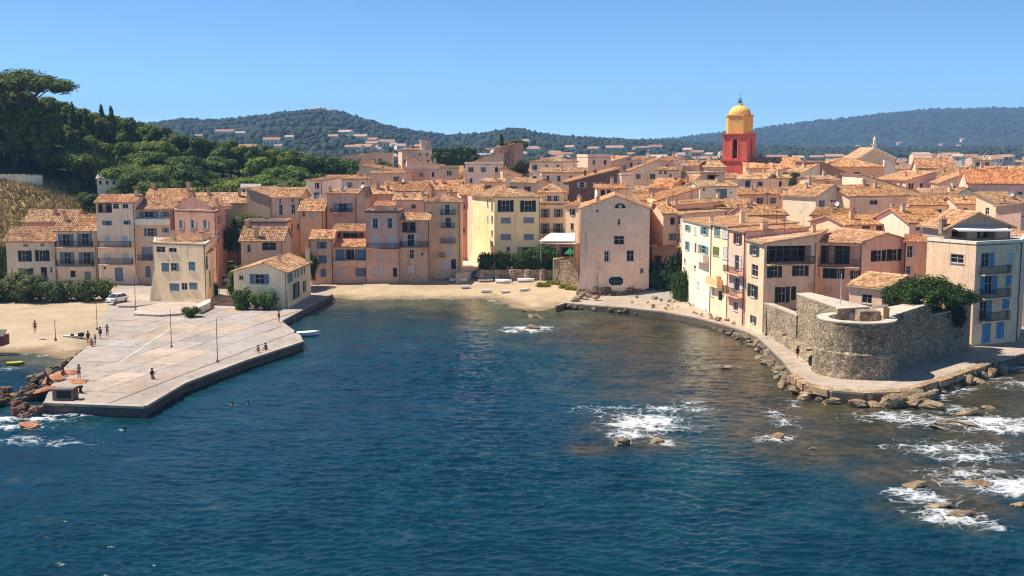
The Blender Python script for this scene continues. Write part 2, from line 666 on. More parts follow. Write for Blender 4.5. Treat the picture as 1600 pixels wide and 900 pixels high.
def terrain(x, y):
    x, y = np.asarray(x, float), np.asarray(y, float)
    px = 800 + FPX * x / np.maximum(y, 60)
    sdv = poly_sd(x, y, LAND)
    shore = np.where(sdv > 0, 0.92 * sstep(0, 9, sdv), np.maximum(0.14 * sdv, -4))
    # the town slope
    tb = np.interp(y, [0, 212, 240, 300, 400, 520, 700, 1000], [0, 0, 2.2, 6.0, 11.5, 11.0, 6.0, 4.0])
    # right hand side of the town starts nearer to the camera
    tr = np.interp(y, [0, 165, 200, 260, 330, 400, 520, 700, 1000], [0, 0, 2.0, 5.5, 9.0, 11.5, 11.0, 6.0, 4.0])
    wr = sstep(900, 1080, px)
    town = tb * (1 - wr) + tr * wr
    rz = np.interp(px, RIDGE_PX, RIDGE_Z)
    hill = np.interp(y, [0, 222, 360, 420, 560, 1000], [0, 0, 1, 1, 0.45, 0.15]) * rz
    wh = 1 - sstep(430, 620, px)
    flat = sstep(0, 14, sdv)
    h = shore + flat * (town * (1 - wh) + hill * wh)
    return h + flat * sstep(235, 300, y) * 0.6 * vnoise(x / 14, y / 14, 3, 3)


def tz(x, y):
    return float(terrain(np.array([x]), np.array([y]))[0])


def grid_obj(name, xs, ys, fn, mat):
    X, Y = np.meshgrid(xs, ys)
    Z = fn(X, Y)
    me = npmesh(name, np.stack([X, Y, Z], -1).reshape(-1, 3), gridfaces(len(ys), len(xs)), True)
    me.materials.append(mat)
    o = bpy.data.objects.new(name, me)
    COL.objects.link(o)
    return o, X, Y, Z


xs = np.concatenate([np.arange(-420, -150, 9.0), np.arange(-150, 150, 2.0), np.arange(150, 430, 9.0)])
ys = np.concatenate([np.arange(110, 300, 2.0), np.arange(300, 420, 4.0), np.arange(420, 1040, 14.0)])
o, X, Y, Z = grid_obj('ground', xs, ys, terrain, M['ground'])
pxg = 800 + FPX * X / Y
hillw = (1 - sstep(430, 600, pxg)) * sstep(226, 236, Y)
vattr(o.data, 'grass', np.maximum(hillw, sstep(440, 520, Y)))
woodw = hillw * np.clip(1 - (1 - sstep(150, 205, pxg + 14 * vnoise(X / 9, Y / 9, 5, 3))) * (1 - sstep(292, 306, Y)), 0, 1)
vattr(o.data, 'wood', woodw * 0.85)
tag(o, 'sloping ground under the town and the hill', kind='structure')

# dry-grass tufts on the bare slope at the left
v, f = [], []
for i in range(5200):
    px, Yt = random.uniform(-60, 150), random.uniform(226, 296)
    x = (px - 800) / FPX * Yt
    if px > 125 + 35 * random.random():
        continue
    v.append((x, Yt))
vv = np.array(v)
vz = terrain(vv[:, 0], vv[:, 1])
verts, faces = [], []
for (x, yy), z in zip(v, vz):
    for k in range(3):
        a, h, wd = random.uniform(0, 6.28), random.uniform(0.4, 1.2), random.uniform(0.12, 0.35)
        lx, ly = random.uniform(-.35, .35), random.uniform(-.35, .35)
        n = len(verts)
        verts += [(x - wd * math.cos(a), yy - wd * math.sin(a), z - .1), (x + wd * math.cos(a), yy + wd * math.sin(a), z - .1), (x + lx, yy + ly, z + h)]
        faces.append((n, n + 1, n + 2))
me = npmesh('dry_grass', verts, faces)
tg = NT('dry_grass_blades')
cg = tg.ramp(tg.noise(tg.pos(), 0.12, 6, 0.75), [(0.34, (0.12, 0.115, 0.035, 1)), (0.42, (0.32, 0.235, 0.09, 1)), (0.54, (0.56, 0.40, 0.17, 1)), (0.7, (0.62, 0.47, 0.24, 1))])
me.materials.append(tg.done(cg, 0.9, 0.1))
tag(obj('dry_grass', me, None), 'golden dry grass covering the bare slope at left', kind='stuff')

# ------------------------------------------------------------------ the sea
def seg_dist(x, y, pts):
    d = np.full(np.shape(x), 1e9)
    for (a, b) in zip(pts[:-1], pts[1:]):
        ex, ey = b.x - a.x, b.y - a.y
        t = np.clip(((x - a.x) * ex + (y - a.y) * ey) / (ex * ex + ey * ey + 1e-9), 0, 1)
        d = np.minimum(d, np.hypot(x - a.x - t * ex, y - a.y - t * ey))
    return d


def wave_z(X, Y):
    r = np.random.default_rng(11)
    Z = np.zeros_like(X)
    wx = X + 1.6 * vnoise(X / 7, Y / 7, 21, 3)
    wy = Y + 1.6 * vnoise(X / 7 + 40, Y / 7, 22, 3)
    main = R(261)
    for lam, amp, n, spread in ((9.5, 0.05, 5, 0.35), (4.6, 0.062, 7, 0.4), (2.3, 0.072, 9, 0.42), (1.2, 0.070, 12, 0.5), (0.68, 0.042, 12, 0.7)):
        for i in range(n):
            L = lam * r.uniform(0.75, 1.35)
            a = main + r.normal(0, spread)
            k = 2 * math.pi / L
            ph = k * (wx * math.cos(a) + wy * math.sin(a)) + r.uniform(0, 6.28)
            s = np.sin(ph)
            Z += amp * r.uniform(0.6, 1.2) / math.sqrt(n) * 1.6 * (s - 0.34 * np.cos(2 * ph) - 0.1 * np.sin(3 * ph))
    gust = 0.72 + 0.45 * vnoise(X / 34, Y / 22, 31, 3)
    gy, gx = np.gradient(Z)
    dy, dx = np.gradient(Y)[0], np.gradient(X)[1]
    rms = math.sqrt(float(np.mean((gx / dx) ** 2 + (gy / dy) ** 2)))
    print('wave slope', rms)
    return Z * gust * 0.205 / rms


nr = 640
yr = 62 * np.exp(np.linspace(0, math.log(232 / 62), nr))
ar = np.linspace(-0.53, 0.53, 560)
Yw = np.repeat(yr[:, None], len(ar), 1)
Xw = Yw * ar[None, :]
Zw = wave_z(Xw, Yw)
sdw = poly_sd(Xw, Yw, LAND)
calm = 0.6 + 0.4 * sstep(0, 40, -sdw)
Zw *= calm


def pts(l, z=0.0):
    return [G(a, b, z) for a, b in l]


d_right = seg_dist(Xw, Yw, pts([(880, 478), (1040, 488), (1160, 520), (1195, 537), (1240, 588), (1370, 615), (1430, 602), (1560, 560), (1700, 515)]))
d_beach = seg_dist(Xw, Yw, pts([(520, 466), (640, 467), (765, 466), (812, 481), (880, 478)]))
d_left = seg_dist(Xw, Yw, pts([(-300, 548), (60, 552), (110, 562)]))
d_pier = seg_dist(Xw, Yw, pts([(60, 640), (228, 645), (470, 537), (450, 510), (520, 466)]))


def blob(px, py, rx, ry):
    c = G(px, py)
    return np.exp(-(((Xw - c.x) / rx) ** 2 + ((Yw - c.y) / ry) ** 2))


brown = sstep(38, 6, d_right) * 0.98
for a in ((1000, 690, 5, 5), (990, 665, 6, 6), (1225, 680, 8, 7), (1180, 620, 10, 9), (1330, 660, 10, 8), (1430, 640, 12, 9), (1500, 690, 8, 7), (1480, 790, 6, 5),
          (1440, 740, 7, 6), (1560, 740, 8, 7), (1080, 560, 13, 16), (960, 520, 16, 16), (1600, 640, 10, 9), (930, 700, 3, 3), (1150, 625, 11, 9), (1260, 705, 7, 6), (1350, 700, 9, 7)):
    brown = np.maximum(brown, 0.85 * blob(*a))
shallow = sstep(20, 1, d_beach) * 0.95 + sstep(12, 1, d_left) * 0.8
shallow = np.maximum(shallow, 0.6 * blob(830, 500, 9, 12))
teal = np.clip(sstep(62, 16, d_beach) * 0.75 + sstep(46, 18, d_right) * 0.95 + 0.5 * sstep(18, 2, d_pier) + 0.45 * blob(1130, 740, 12, 14) + 0.3 * blob(1000, 820, 7, 7) + .4 * blob(1500, 820, 10, 8), 0, 1)
foam = np.zeros_like(Xw)
FOAM = [(1010, 660, 4.2, 4.6, 1.0), (985, 680, 2.6, 2.2, .85), (1050, 640, 4.0, 2.0, .7), (1075, 630, 2.6, 1.4, .6), (960, 640, 5.0, 1.6, .45), (1030, 690, 2.2, 1.6, .7), (920, 637, 3.0, 1.0, .36),
        (828, 514, 3.6, 3.6, .95), (805, 518, 2.6, 1.8, .7), (1220, 655, 1.8, 4.5, .55), (1215, 687, 1.8, 1.6, .75), (1240, 630, 1.6, 3.0, .45),
        (1130, 573, 3.2, 1.4, .38), (1400, 650, 4.5, 2.4, .62), (1450, 660, 4.0, 2.0, .62), (1500, 640, 3.0, 3.0, .5), (1550, 660, 5.0, 2.6, .85), (1590, 670, 5, 2.2, .8),
        (1480, 700, 5, 2.4, .62), (1530, 715, 4, 2.0, .6), (1560, 755, 4.0, 1.5, .95), (1600, 765, 4, 1.6, .9), (1510, 740, 4, 2.0, .55), (1420, 770, 1.8, 1.8, .6), (1450, 778, 2.2, 1.4, .85), (1500, 812, 2.6, 1.5, .8), (1470, 800, 2.0, 1.4, .7), (1540, 820, 1.6, 1.0, .5),
        (1480, 606, 2.2, 3.2, .8), (1520, 588, 2.5, 2.6, .65), (1560, 573, 3.6, 2.6, .75), (1595, 565, 3.2, 2.8, .75), (1460, 618, 1.8, 1.6, .7), (1600, 600, 4, 3, .5),
        (100, 648, 3.4, .9, 1.05), (60, 655, 3.4, 1.1, 1.0), (20, 668, 3.4, 1.3, .85), (155, 643, 2.2, .6, .9), (200, 641, 2.0, .5, .7), (30, 690, 5, 2, .45), (85, 690, 4, 2.0, .38), (10, 655, 2, 2, .8),
        (30, 553, 5.0, 1.0, .5), (75, 556, 2.4, .8, .4), (20, 575, 3, 1.6, .34), (300, 600, 1.2, .6, .3), (195, 672, 1.2, .5, .42), (363, 632, 1.0, .5, .42), (388, 632, 1.0, .5, .42)]
for (a, b, rx, ry, s) in FOAM:
    k_ = 1.1 if a > 1350 else 1.0
    foam = np.maximum(foam, min(1.05, s * (1.15 if a > 1350 else 1.0)) * blob(a, b, rx * k_, ry * k_))
foam = np.maximum(foam, 0.42 * sstep(1.6, 0.2, np.abs(d_beach - 0.9)))
Zw += 0.22 * foam ** 2 * (0.6 + 0.8 * vnoise(Xw / 0.9, Yw / 0.9, 9, 3))
me = npmesh('sea', np.stack([Xw, Yw, Zw], -1).reshape(-1, 3), gridfaces(nr, len(ar)), True)
me.materials.append(M['water'])
for nm, arr in (('shallow', shallow), ('brown', brown), ('teal', teal), ('foam', foam)):
    vattr(me, nm, arr)
tag(obj('sea', me, None), 'deep blue sea filling the cove', kind='structure')
mb = MB()
mb.quad((-3000, -600, -0.7), (3000, -600, -0.7), (3000, 900, -0.7), (-3000, 900, -0.7))
tag(mb.build('open_sea', M['water']), 'open sea around the cove', kind='structure')

# ------------------------------------------------------------------ beaches
def sheet(name, poly_px, res, lift, mat, label, z=0.8, fn=None):
    P = [G(a, b, z) for a, b in poly_px]
    poly = [(p.x, p.y) for p in P]
    x0, x1 = min(p[0] for p in poly), max(p[0] for p in poly)
    y0, y1 = min(p[1] for p in poly), max(p[1] for p in poly)
    xs, ys = np.arange(x0, x1 + res, res), np.arange(y0, y1 + res, res)
    X, Y = np.meshgrid(xs, ys)
    inside = poly_sd(X, Y, poly) > 0
    Z = terrain(X, Y) + lift + 0.05 * vnoise(X / 1.5, Y / 1.5, 4, 3)
    if fn is not None:
        Z = fn(X, Y, Z)
    F = gridfaces(len(ys), len(xs))
    keep = inside.ravel()[F].all(1)
    F = F[keep]
    used, inv = np.unique(F, return_inverse=True)
    me = npmesh(name, np.stack([X, Y, Z], -1).reshape(-1, 3)[used], inv.reshape(-1, 4), True)
    me.materials.append(mat)
    return tag(obj(name, me, None), label, kind='structure')


sheet('sandy_beach', [(495, 478), (560, 480), (700, 478), (790, 490), (850, 496), (905, 480), (905, 440), (880, 432), (700, 430), (600, 432), (500, 438)], 0.6, 0.10, M['sand'], 'small sandy beach at the head of the cove', 0.8)
sheet('sand_cove_beach', [(-300, 575), (60, 570), (128, 562), (160, 520), (185, 478), (170, 465), (-300, 462)], 0.8, 0.12, M['sand'], 'sandy beach behind the rocks at left')

# ------------------------------------------------------------------ pier, quay and promenade
DECK = 1.05


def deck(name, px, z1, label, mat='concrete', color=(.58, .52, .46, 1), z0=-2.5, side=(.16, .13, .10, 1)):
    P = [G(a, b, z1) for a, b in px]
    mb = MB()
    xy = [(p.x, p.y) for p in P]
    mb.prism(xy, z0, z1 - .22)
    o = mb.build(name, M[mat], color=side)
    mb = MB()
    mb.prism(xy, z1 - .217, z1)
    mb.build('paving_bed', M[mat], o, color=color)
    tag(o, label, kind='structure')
    return o, [(p.x, p.y) for p in P]


PIER_PX = [(68, 630), (150, 633), (226, 636), (287, 600), (380, 565), (474, 534), (470, 524), (446, 506), (441, 501), (520, 459), (505, 446), (470, 447),
           (440, 470), (345, 465), (330, 478), (210, 478), (190, 447), (160, 447), (168, 476), (145, 535), (118, 556), (85, 590)]
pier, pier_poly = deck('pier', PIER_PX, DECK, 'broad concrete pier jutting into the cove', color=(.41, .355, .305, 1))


def inside(poly, x, y):
    return float(poly_sd(np.array([x]), np.array([y]), poly)[0])


# the pier deck is cast in slabs with open joints
e0, e1 = G(226, 636, DECK), G(474, 534, DECK)
ux = (e1 - e0).normalized()
uy = Vector((-ux.y, ux.x, 0))
slab_me = {}
cnt = 0
for i in range(-9, 20):
    for j in range(0, 26):
        sw, sl = 5.2, 4.1
        c = e0 + ux * ((i + .5) * sw) + uy * ((j + .5) * sl + .35)
        corners = [c + ux * (a * sw / 2) + uy * (b * sl / 2) for a in (-1, 1) for b in (-1, 1)]
        if min(inside(pier_poly, p.x, p.y) for p in corners) < 0.25:
            continue
        if 'm' not in slab_me:
            mb = MB()
            a, b, h = sw / 2 - .025, sl / 2 - .025, .05
            mb.prism([(-a, -b), (a, -b), (a, b), (-a, b)], 0, h, poly_top=[(-a + .02, -b + .02), (a - .02, -b + .02), (a - .02, b - .02), (-a + .02, b - .02)])
            slab_me['m'] = mb.mesh('slab')
        k = random.choice([1.0, 1.0, 1.04, .95, 1.08, .90, 1.12])
        warm = random.uniform(-.03, .04)
        s = obj('slab', slab_me['m'], M['concrete'], pier, color=((.44 + warm) * k, .375 * k, (.325 - warm) * k, 1), loc=(c.x, c.y, DECK + random.uniform(0.0, .012)), rz=math.atan2(ux.y, ux.x))
        cnt += 1
# raised kerb along the seaward edge of the pier, and painted lines on the slabs
mb = MB()
for (a, b) in zip(PIER_PX[2:6], PIER_PX[3:6]):
    p, q = G(*a, DECK), G(*b, DECK)
    d = (q - p).normalized()
    n = Vector((-d.y, d.x, 0))
    poly = [p + n * -.25, q + n * -.25, q + n * .4, p + n * .4]
    mb.prism([(t.x, t.y) for t in poly], DECK - .12, DECK + .16)
p, q = G(*PIER_PX[0], DECK), G(*PIER_PX[2], DECK)
mb.prism([(p.x, p.y - .3), (q.x, q.y - .3), (q.x, q.y + .5), (p.x, p.y + .5)], DECK - .12, DECK + .12)
mb.build('edge_kerb', M['concrete'], pier, color=(.50, .42, .34, 1))


def strip(name, a, b, wd, z, parent, color):
    p, q = G(*a, z), G(*b, z)
    d = (q - p).normalized()
    n = Vector((-d.y, d.x, 0)) * wd / 2
    mb = MB()
    mb.prism([(t.x, t.y) for t in (p - n, q - n, q + n, p + n)], z - .004, z)
    return mb.build(name, M['concrete'], parent, color=color)


ZP = DECK + .07
strip('painted_line', (186, 567), (268, 512), .28, ZP, pier, (.62, .58, .52, 1))
strip('painted_line', (221, 522), (243, 512), .3, ZP, pier, (.58, .54, .48, 1))

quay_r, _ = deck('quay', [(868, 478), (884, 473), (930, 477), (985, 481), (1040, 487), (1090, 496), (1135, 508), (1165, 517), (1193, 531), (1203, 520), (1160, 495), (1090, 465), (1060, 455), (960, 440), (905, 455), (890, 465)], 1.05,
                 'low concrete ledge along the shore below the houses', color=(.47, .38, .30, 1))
prom, prom_poly = deck('promenade', [(1186, 528), (1200, 541), (1222, 562), (1242, 588), (1262, 602), (1300, 610), (1350, 614), (1405, 612), (1440, 603), (1500, 583), (1560, 563), (1640, 541), (1700, 520), (1560, 505), (1400, 520), (1250, 500), (1200, 510)], 1.35,
                       'paved shore path curving round the foot of the fort', color=(.46, .38, .30, 1))
# paved forecourts and lanes in front of the houses
lane, _ = deck('forecourt', [(150, 452), (185, 478), (212, 478), (245, 474), (330, 476), (345, 470), (365, 470), (372, 440), (340, 425), (300, 440), (150, 436)], 1.32, 'paved forecourt between the left houses and the pier', color=(.42, .36, .30, 1))
deck('alley', [(712, 428), (735, 425), (775, 412), (762, 390), (742, 370), (722, 362), (720, 390)], 3.2, 'pale sunlit lane between the houses', color=(.58, .52, .45, 1), z0=0, side=(.5, .43, .36, 1))
# ------------------------------------------------------------------ house builder
TILE_COLS = [tuple(min(.86, v * q_) for v, q_ in zip(c_, (1.12, 1.10, 1.0))) for c_ in [(.56, .33, .19), (.60, .38, .235), (.50, .28, .155), (.64, .44, .29), (.42, .23, .135), (.58, .36, .23), (.68, .50, .35), (.34, .20, .125), (.62, .36, .21)]]
FAR_TILE = (.52, .31, .185, 1)


def lerp(a, b, t):
    return a + (b - a) * t


def tiles(mb, e0, e1, r1, r0, tw=.34, tl=.55, jitter=1.0):
    """overlapping barrel tiles on the slope eave e0-e1 to ridge r0-r1"""
    e0, e1, r1, r0 = map(Vector, (e0, e1, r1, r0))
    L = (e1 - e0).length
    sl = ((r0 + r1) / 2 - (e0 + e1) / 2).length
    nu, nv = max(2, int(L / tw)), max(2, int(sl / tl))
    n = (e1 - e0).cross(r0 - e0 if (r0 - e0).length > .1 else r1 - e0).normalized()
    if n.z < 0:
        n = -n
    for j in range(nv):
        t0, t1 = j / nv, min(1.0, (j + 1.18) / nv)
        a0, b0 = lerp(e0, r0, t0), lerp(e1, r1, t0)
        a1, b1 = lerp(e0, r0, t1), lerp(e1, r1, t1)
        nn = max(1, int((b0 - a0).length / tw))
        for i in range(nn):
            u0, u1 = i / nn, (i + 1) / nn
            um = (u0 + u1) / 2
            h = n * (.10 + random.uniform(-.012, .03) * jitter)
            lo = n * .012
            col = random.choice(TILE_COLS)
            k = random.uniform(.86, 1.08)
            col = (col[0] * k, col[1] * k, col[2] * k, 1)
            q = (u1 - u0) * .28
            v = [lerp(a0, b0, u0) + lo, lerp(a0, b0, um - q) + h, lerp(a0, b0, um + q) + h, lerp(a0, b0, u1) + lo,
                 lerp(a1, b1, u0) + lo * 0, lerp(a1, b1, um - q) + h * .55, lerp(a1, b1, um + q) + h * .55, lerp(a1, b1, u1) + lo * 0]
            s = len(mb.v)
            mb.v += [tuple(p) for p in v]
            for f in ((0, 1, 5, 4), (1, 2, 6, 5), (2, 3, 7, 6), (0, 3, 2, 1)):
                mb.f.append(tuple(s + x for x in f))
                mb.c.append(col)


def slab_quad(mb, a, b, c, d, th):
    """closed slab under the quad a-b-c-d"""
    P = [Vector(p) for p in (a, b, c, d)]
    n = len(mb.v)
    mb.v += [tuple(p) for p in P] + [(p.x, p.y, p.z - th) for p in P]
    for f in ((0, 1, 2, 3), (7, 6, 5, 4), (0, 4, 5, 1), (1, 5, 6, 2), (2, 6, 7, 3), (3, 7, 4, 0)):
        mb.f.append(tuple(n + i for i in f))
        mb.c.append(None)


mesh_cache = {}


def cached(key, fn):
    if key not in mesh_cache:
        mesh_cache[key] = fn()
    return mesh_cache[key]


def frame_mesh(W, H):
    def f():
        mb = MB()
        t = .07
        mb.box(-W / 2, -W / 2 + t, .10, .19, 0, H)
        mb.box(W / 2 - t, W / 2, .10, .19, 0, H)
        mb.box(-W / 2 + t, W / 2 - t, .10, .19, H - t, H)
        mb.box(-W / 2 + t, W / 2 - t, .10, .19, 0, t)
        if W > .5:
            mb.box(-.03, .03, .105, .185, t, H - t)
        if H > .9:
            mb.box(-W / 2 + t, -.03, .11, .18, H * .55, H * .55 + .05)
            mb.box(.03, W / 2 - t, .11, .18, H * .55, H * .55 + .05)
        mb.box(-W / 2 - .08, W / 2 + .08, -.12, .10, -.09, 0)
        return mb.mesh('window')
    return cached(('fr', W, H), f)


def pane_mesh(W, H, y=.16):
    def f():
        mb = MB()
        mb.box(-W / 2 - .02, W / 2 + .02, y, y + .05, -.02, H + .02)
        return mb.mesh('pane')
    return cached(('pn', W, H, y), f)


def shutter_mesh(W, H):
    def f():
        mb = MB()
        t = .07
        mb.box(-W / 2, -W / 2 + t, -.03, .03, 0, H)
        mb.box(W / 2 - t, W / 2, -.03, .03, 0, H)
        mb.box(-W / 2 + t, W / 2 - t, -.03, .03, 0, t)
        mb.box(-W / 2 + t, W / 2 - t, -.03, .03, H - t, H)
        n = max(4, int(H / .2))
        for i in range(n):
            z = t + (H - 2 * t) * (i + .5) / n
            hh = (H - 2 * t) / n * .5
            s = len(mb.v)
            a, b = -W / 2 + t, W / 2 - t
            mb.v += [(a, .02, z + hh), (b, .02, z + hh), (b, -.025, z - hh * .9), (a, -.025, z - hh * .9)]
            mb.f.append((s, s + 1, s + 2, s + 3))
            mb.c.append(None)
        return mb.mesh('shutter')
    return cached(('sh', W, H), f)


def door_mesh(W, H):
    def f():
        mb = MB()
        mb.box(-W / 2, W / 2, .12, .18, 0, H)
        for k in range(3):
            mb.box(-W / 2 + .12, -.05, .10, .12, .15 + k * (H - .2) / 3, (k + 1) * (H - .2) / 3)
            mb.box(.05, W / 2 - .12, .10, .12, .15 + k * (H - .2) / 3, (k + 1) * (H - .2) / 3)
        return mb.mesh('door')
    return cached(('dr', W, H), f)


def rail_mesh(W, D, H):
    def f():
        mb = MB()
        for z in (.08, H - .05):
            mb.box(-W / 2, W / 2, -D, -D + .05, z, z + .05)
            mb.box(-W / 2, -W / 2 + .05, -D + .05, 0, z, z + .05)
            mb.box(W / 2 - .05, W / 2, -D + .05, 0, z, z + .05)
        n = int(W / .13)
        for i in range(n + 1):
            x = -W / 2 + .02 + (W - .05) * i / n
            mb.box(x, x + .028, -D + .01, -D + .035, .13, H - .05)
        for i in range(1, int(D / .13)):
            for x in (-W / 2 + .01, W / 2 - .035):
                mb.box(x, x + .028, -D + i * .13, -D + i * .13 + .028, .13, H - .05)
        return mb.mesh('railing')
    return cached(('rl', W, D, H), f)


SHC = {'b': srgb(112, 134, 144), 'B': srgb(62, 90, 136), 't': srgb(104, 158, 160), 'w': srgb(222, 214, 206), 'g': srgb(30, 52, 44), 'k': srgb(34, 30, 28),
       'y': srgb(150, 158, 162), 'n': srgb(96, 52, 38), 'o': srgb(120, 122, 70), 'c': srgb(92, 150, 188), 's': srgb(122, 134, 138), 'r': srgb(150, 70, 60), 'v': srgb(40, 84, 86)}


class House:
    def __init__(s, label, FL, FR, BR, BL, z0, z1, color, name='house', cat='house', group=None):
        s.P = [Vector((p[0], p[1], 0)) for p in (FL, FR, BR, BL)]
        s.z0, s.z1 = z0, z1
        c = (s.P[0] + s.P[1]) / 2
        s.org = Vector((c.x, c.y, z0))
        s.root = empty(name, s.org)
        tag(s.root, label, cat, group)
        s.color = color
        s.edges = {'F': (s.P[0], s.P[1]), 'R': (s.P[1], s.P[2]), 'B': (s.P[2], s.P[3]), 'L': (s.P[3], s.P[0])}
        s.rects = {k: [] for k in s.edges}
        s.gab = {}

    def part(s, mb, name, mat, color=None, parent=None, smooth=False):
        return mb.build(name, M[mat], parent or s.root, s.org, color, smooth)

    def put(s, name, me, mat, wp, rz, color=None, parent=None, local=False):
        """child placed at a world point (or in its parent's own frame)"""
        o = obj(name, me, M[mat], parent or s.root, color)
        o.location = wp if local else Vector(wp) - s.org
        o.rotation_euler = (0, 0, 0 if local else rz)
        return o

    def uv(s, e, px, py):
        a, b = s.edges[e]
        d = (b - a).normalized()
        n = Vector((d.y, -d.x, 0))
        r = ray(px, py)
        den = r.dot(n)
        if abs(den) < 1e-6:
            return None
        t = (a - Vector((0, 0, CAMZ))).dot(n) / den
        p = Vector((0, 0, CAMZ)) + r * t
        return (p - Vector((a.x, a.y, 0))).dot(d), p.z

    def frame(s, e):
        a, b = s.edges[e]
        d = (b - a)
        return a, d.normalized(), d.length, math.atan2(d.y, d.x)

    def opening(s, e, u0, u1, v0, v1, depth=.3, top=None):
        L = s.frame(e)[2]
        u0, u1 = max(.1, u0), min(L - .1, u1)
        v1 = min(v1, (top or s.z1) - .12)
        v0 = max(v0, s.z0 + .1)
        if u1 - u0 < .2 or v1 - v0 < .2:
            return None
        for (a0, a1, b0, b1, _) in s.rects[e]:
            if u0 < a1 + .04 and u1 > a0 - .04 and v0 < b1 + .04 and v1 > b0 - .04:
                return None
        s.rects[e].append((u0, u1, v0, v1, depth))
        return u0, u1, v0, v1

    def window(s, e, u0, u1, v0, v1, kind='o', sc='b', frame_col=None):
        a, d, L, rz = s.frame(e)
        W = u1 - u0
        q = lambda x: max(.2, round(x * 20) / 20)
        if kind == 'o' or kind == 'h':
            if kind == 'o':
                hu0, hu1 = u0 + W * .26, u1 - W * .26
            else:
                hu0, hu1 = u0, u0 + W * .55
        else:
            hu0, hu1 = u0, u1
        depth = {'k': 1.3, 'K': 2.2}.get(kind, .3)
        r = s.opening(e, hu0, hu1, v0, v1, depth)
        if not r:
            return
        hu0, hu1, hv0, hv1 = r
        w_, h_ = q(hu1 - hu0 - .02), q(hv1 - hv0 - .02)
        base = a + d * ((hu0 + hu1) / 2) + Vector((0, 0, hv0 + .01))
        fc = frame_col or srgb(205, 198, 188)
        if kind in ('d',):
            o = s.put('door', door_mesh(w_, h_), 'paint', base, rz, SHC[sc])
            return
        if kind in ('k', 'K'):
            me = pane_mesh(w_, h_, depth - .12)
            o = s.put('loggia_window', me, 'glass', base, rz)
            mb = MB()
            nb = max(2, int(w_ / 1.1))
            for i in range(nb + 1):
                x = -w_ / 2 + .04 + (w_ - .08) * i / nb
                mb.box(x - .05, x + .05, depth - .24, depth - .125, 0, h_)
            mb.box(-w_ / 2, w_ / 2, depth - .22, depth - .13, h_ * .72, h_ * .72 + .07)
            s.put('glazing_bars', mb.mesh('glazing_bars'), 'paint', (0, 0, 0), 0, random.choice([srgb(150, 130, 110), srgb(90, 70, 55), srgb(190, 175, 155)]), o, True)
            if random.random() < .7:
                mb = MB()
                cx_ = random.uniform(-.3, .2) * w_
                mb.box(cx_, cx_ + min(w_ * .22, .8), depth - .30, depth - .25, .05, h_ * .9)
                s.put('curtain', mb.mesh('curtain'), 'cloth', (0, 0, 0), 0, srgb(190, 165, 130), o, True)
            return
        if kind == 'c':
            o = s.put('window', frame_mesh(w_, h_), 'paint', base, rz, fc)
            for sg in (-1, 1):
                s.put('shutter', shutter_mesh(q(w_ / 2 - .03), h_), 'paint', (sg * (w_ / 4), .05, 0), 0, SHC[sc], o, True)
            return
        o = s.put('window', frame_mesh(w_, h_), 'paint', base, rz, fc)
        s.put('pane', pane_mesh(w_, h_), 'glass', (0, 0, 0), 0, None, o, True)
        sw = q(max(.25, W * .25))
        if kind == 'o':
            for sg in (-1, 1):
                s.put('shutter', shutter_mesh(sw, h_), 'paint', (sg * (w_ / 2 + sw / 2 + .03), -.06, 0), 0, SHC[sc], o, True)
        if kind == 'h':
            s.put('shutter', shutter_mesh(sw, h_), 'paint', (w_ / 2 + sw / 2 + .03, -.06, 0), 0, SHC[sc], o, True)

    def pxwin(s, Z, e, x0, y0, x1, y1, kind, sc):
        ox, oy, k = Z
        A = s.uv(e, ox + x0 / k, oy + y0 / k)
        B = s.uv(e, ox + x1 / k, oy + y1 / k)
        if A is None or B is None:
            return
        if kind == 'bal':
            C = s.uv(e, ox + x0 / k, oy + y1 / k)
            D = s.uv(e, ox + x1 / k, oy + y1 / k)
            zt = s.uv(e, ox + (x0 + x1) / 2 / k, oy + y0 / k)[1]
            zf = (C[1] + D[1]) / 2
            s.balcony(e, min(C[0], D[0]), max(C[0], D[0]), zf, sc, min(1.15, max(.85, zt - zf)))
            return
        s.window(e, min(A[0], B[0]), max(A[0], B[0]), min(A[1], B[1]), max(A[1], B[1]), kind, sc)

    def balcony(s, e, u0, u1, zf, sc='k', H=1.0, depth=.95):
        a, d, L, rz = s.frame(e)
        u0, u1 = max(.05, u0), min(L - .05, u1)
        W = round((u1 - u0) * 10) / 10
        if W < .5:
            return
        base = a + d * ((u0 + u1) / 2) + Vector((0, 0, zf))
        mb = MB()
        mb.box(-W / 2 - .04, W / 2 + .04, -depth - .04, .12, -.16, 0)
        for x in (-W / 2 + .25, W / 2 - .35):
            mb.box(x, x + .12, -depth * .7, .1, -.34, -.16)
        col = tuple(c * .92 for c in s.color[:3]) + (1,)
        o = s.put('balcony', mb.mesh('balcony'), 'plaster', base, rz, col)
        if sc.isupper() and sc in ('P', 'W', 'Y'):
            mb = MB()
            mb.box(-W / 2, W / 2, -depth, -depth + .12, .002, H)
            mb.box(-W / 2, -W / 2 + .12, -depth + .12, 0, .002, H)
            mb.box(W / 2 - .12, W / 2, -depth + .12, 0, .002, H)
            c2 = {'P': s.color, 'W': srgb(225, 215, 205), 'Y': srgb(225, 165, 70)}[sc]
            s.put('parapet', mb.mesh('parapet'), 'plaster', (0, 0, 0), 0, c2, o, True)
        else:
            s.put('railing', rail_mesh(W, depth, round(H * 10) / 10), 'metal', (0, 0, 0), 0, srgb(38, 36, 36), o, True)

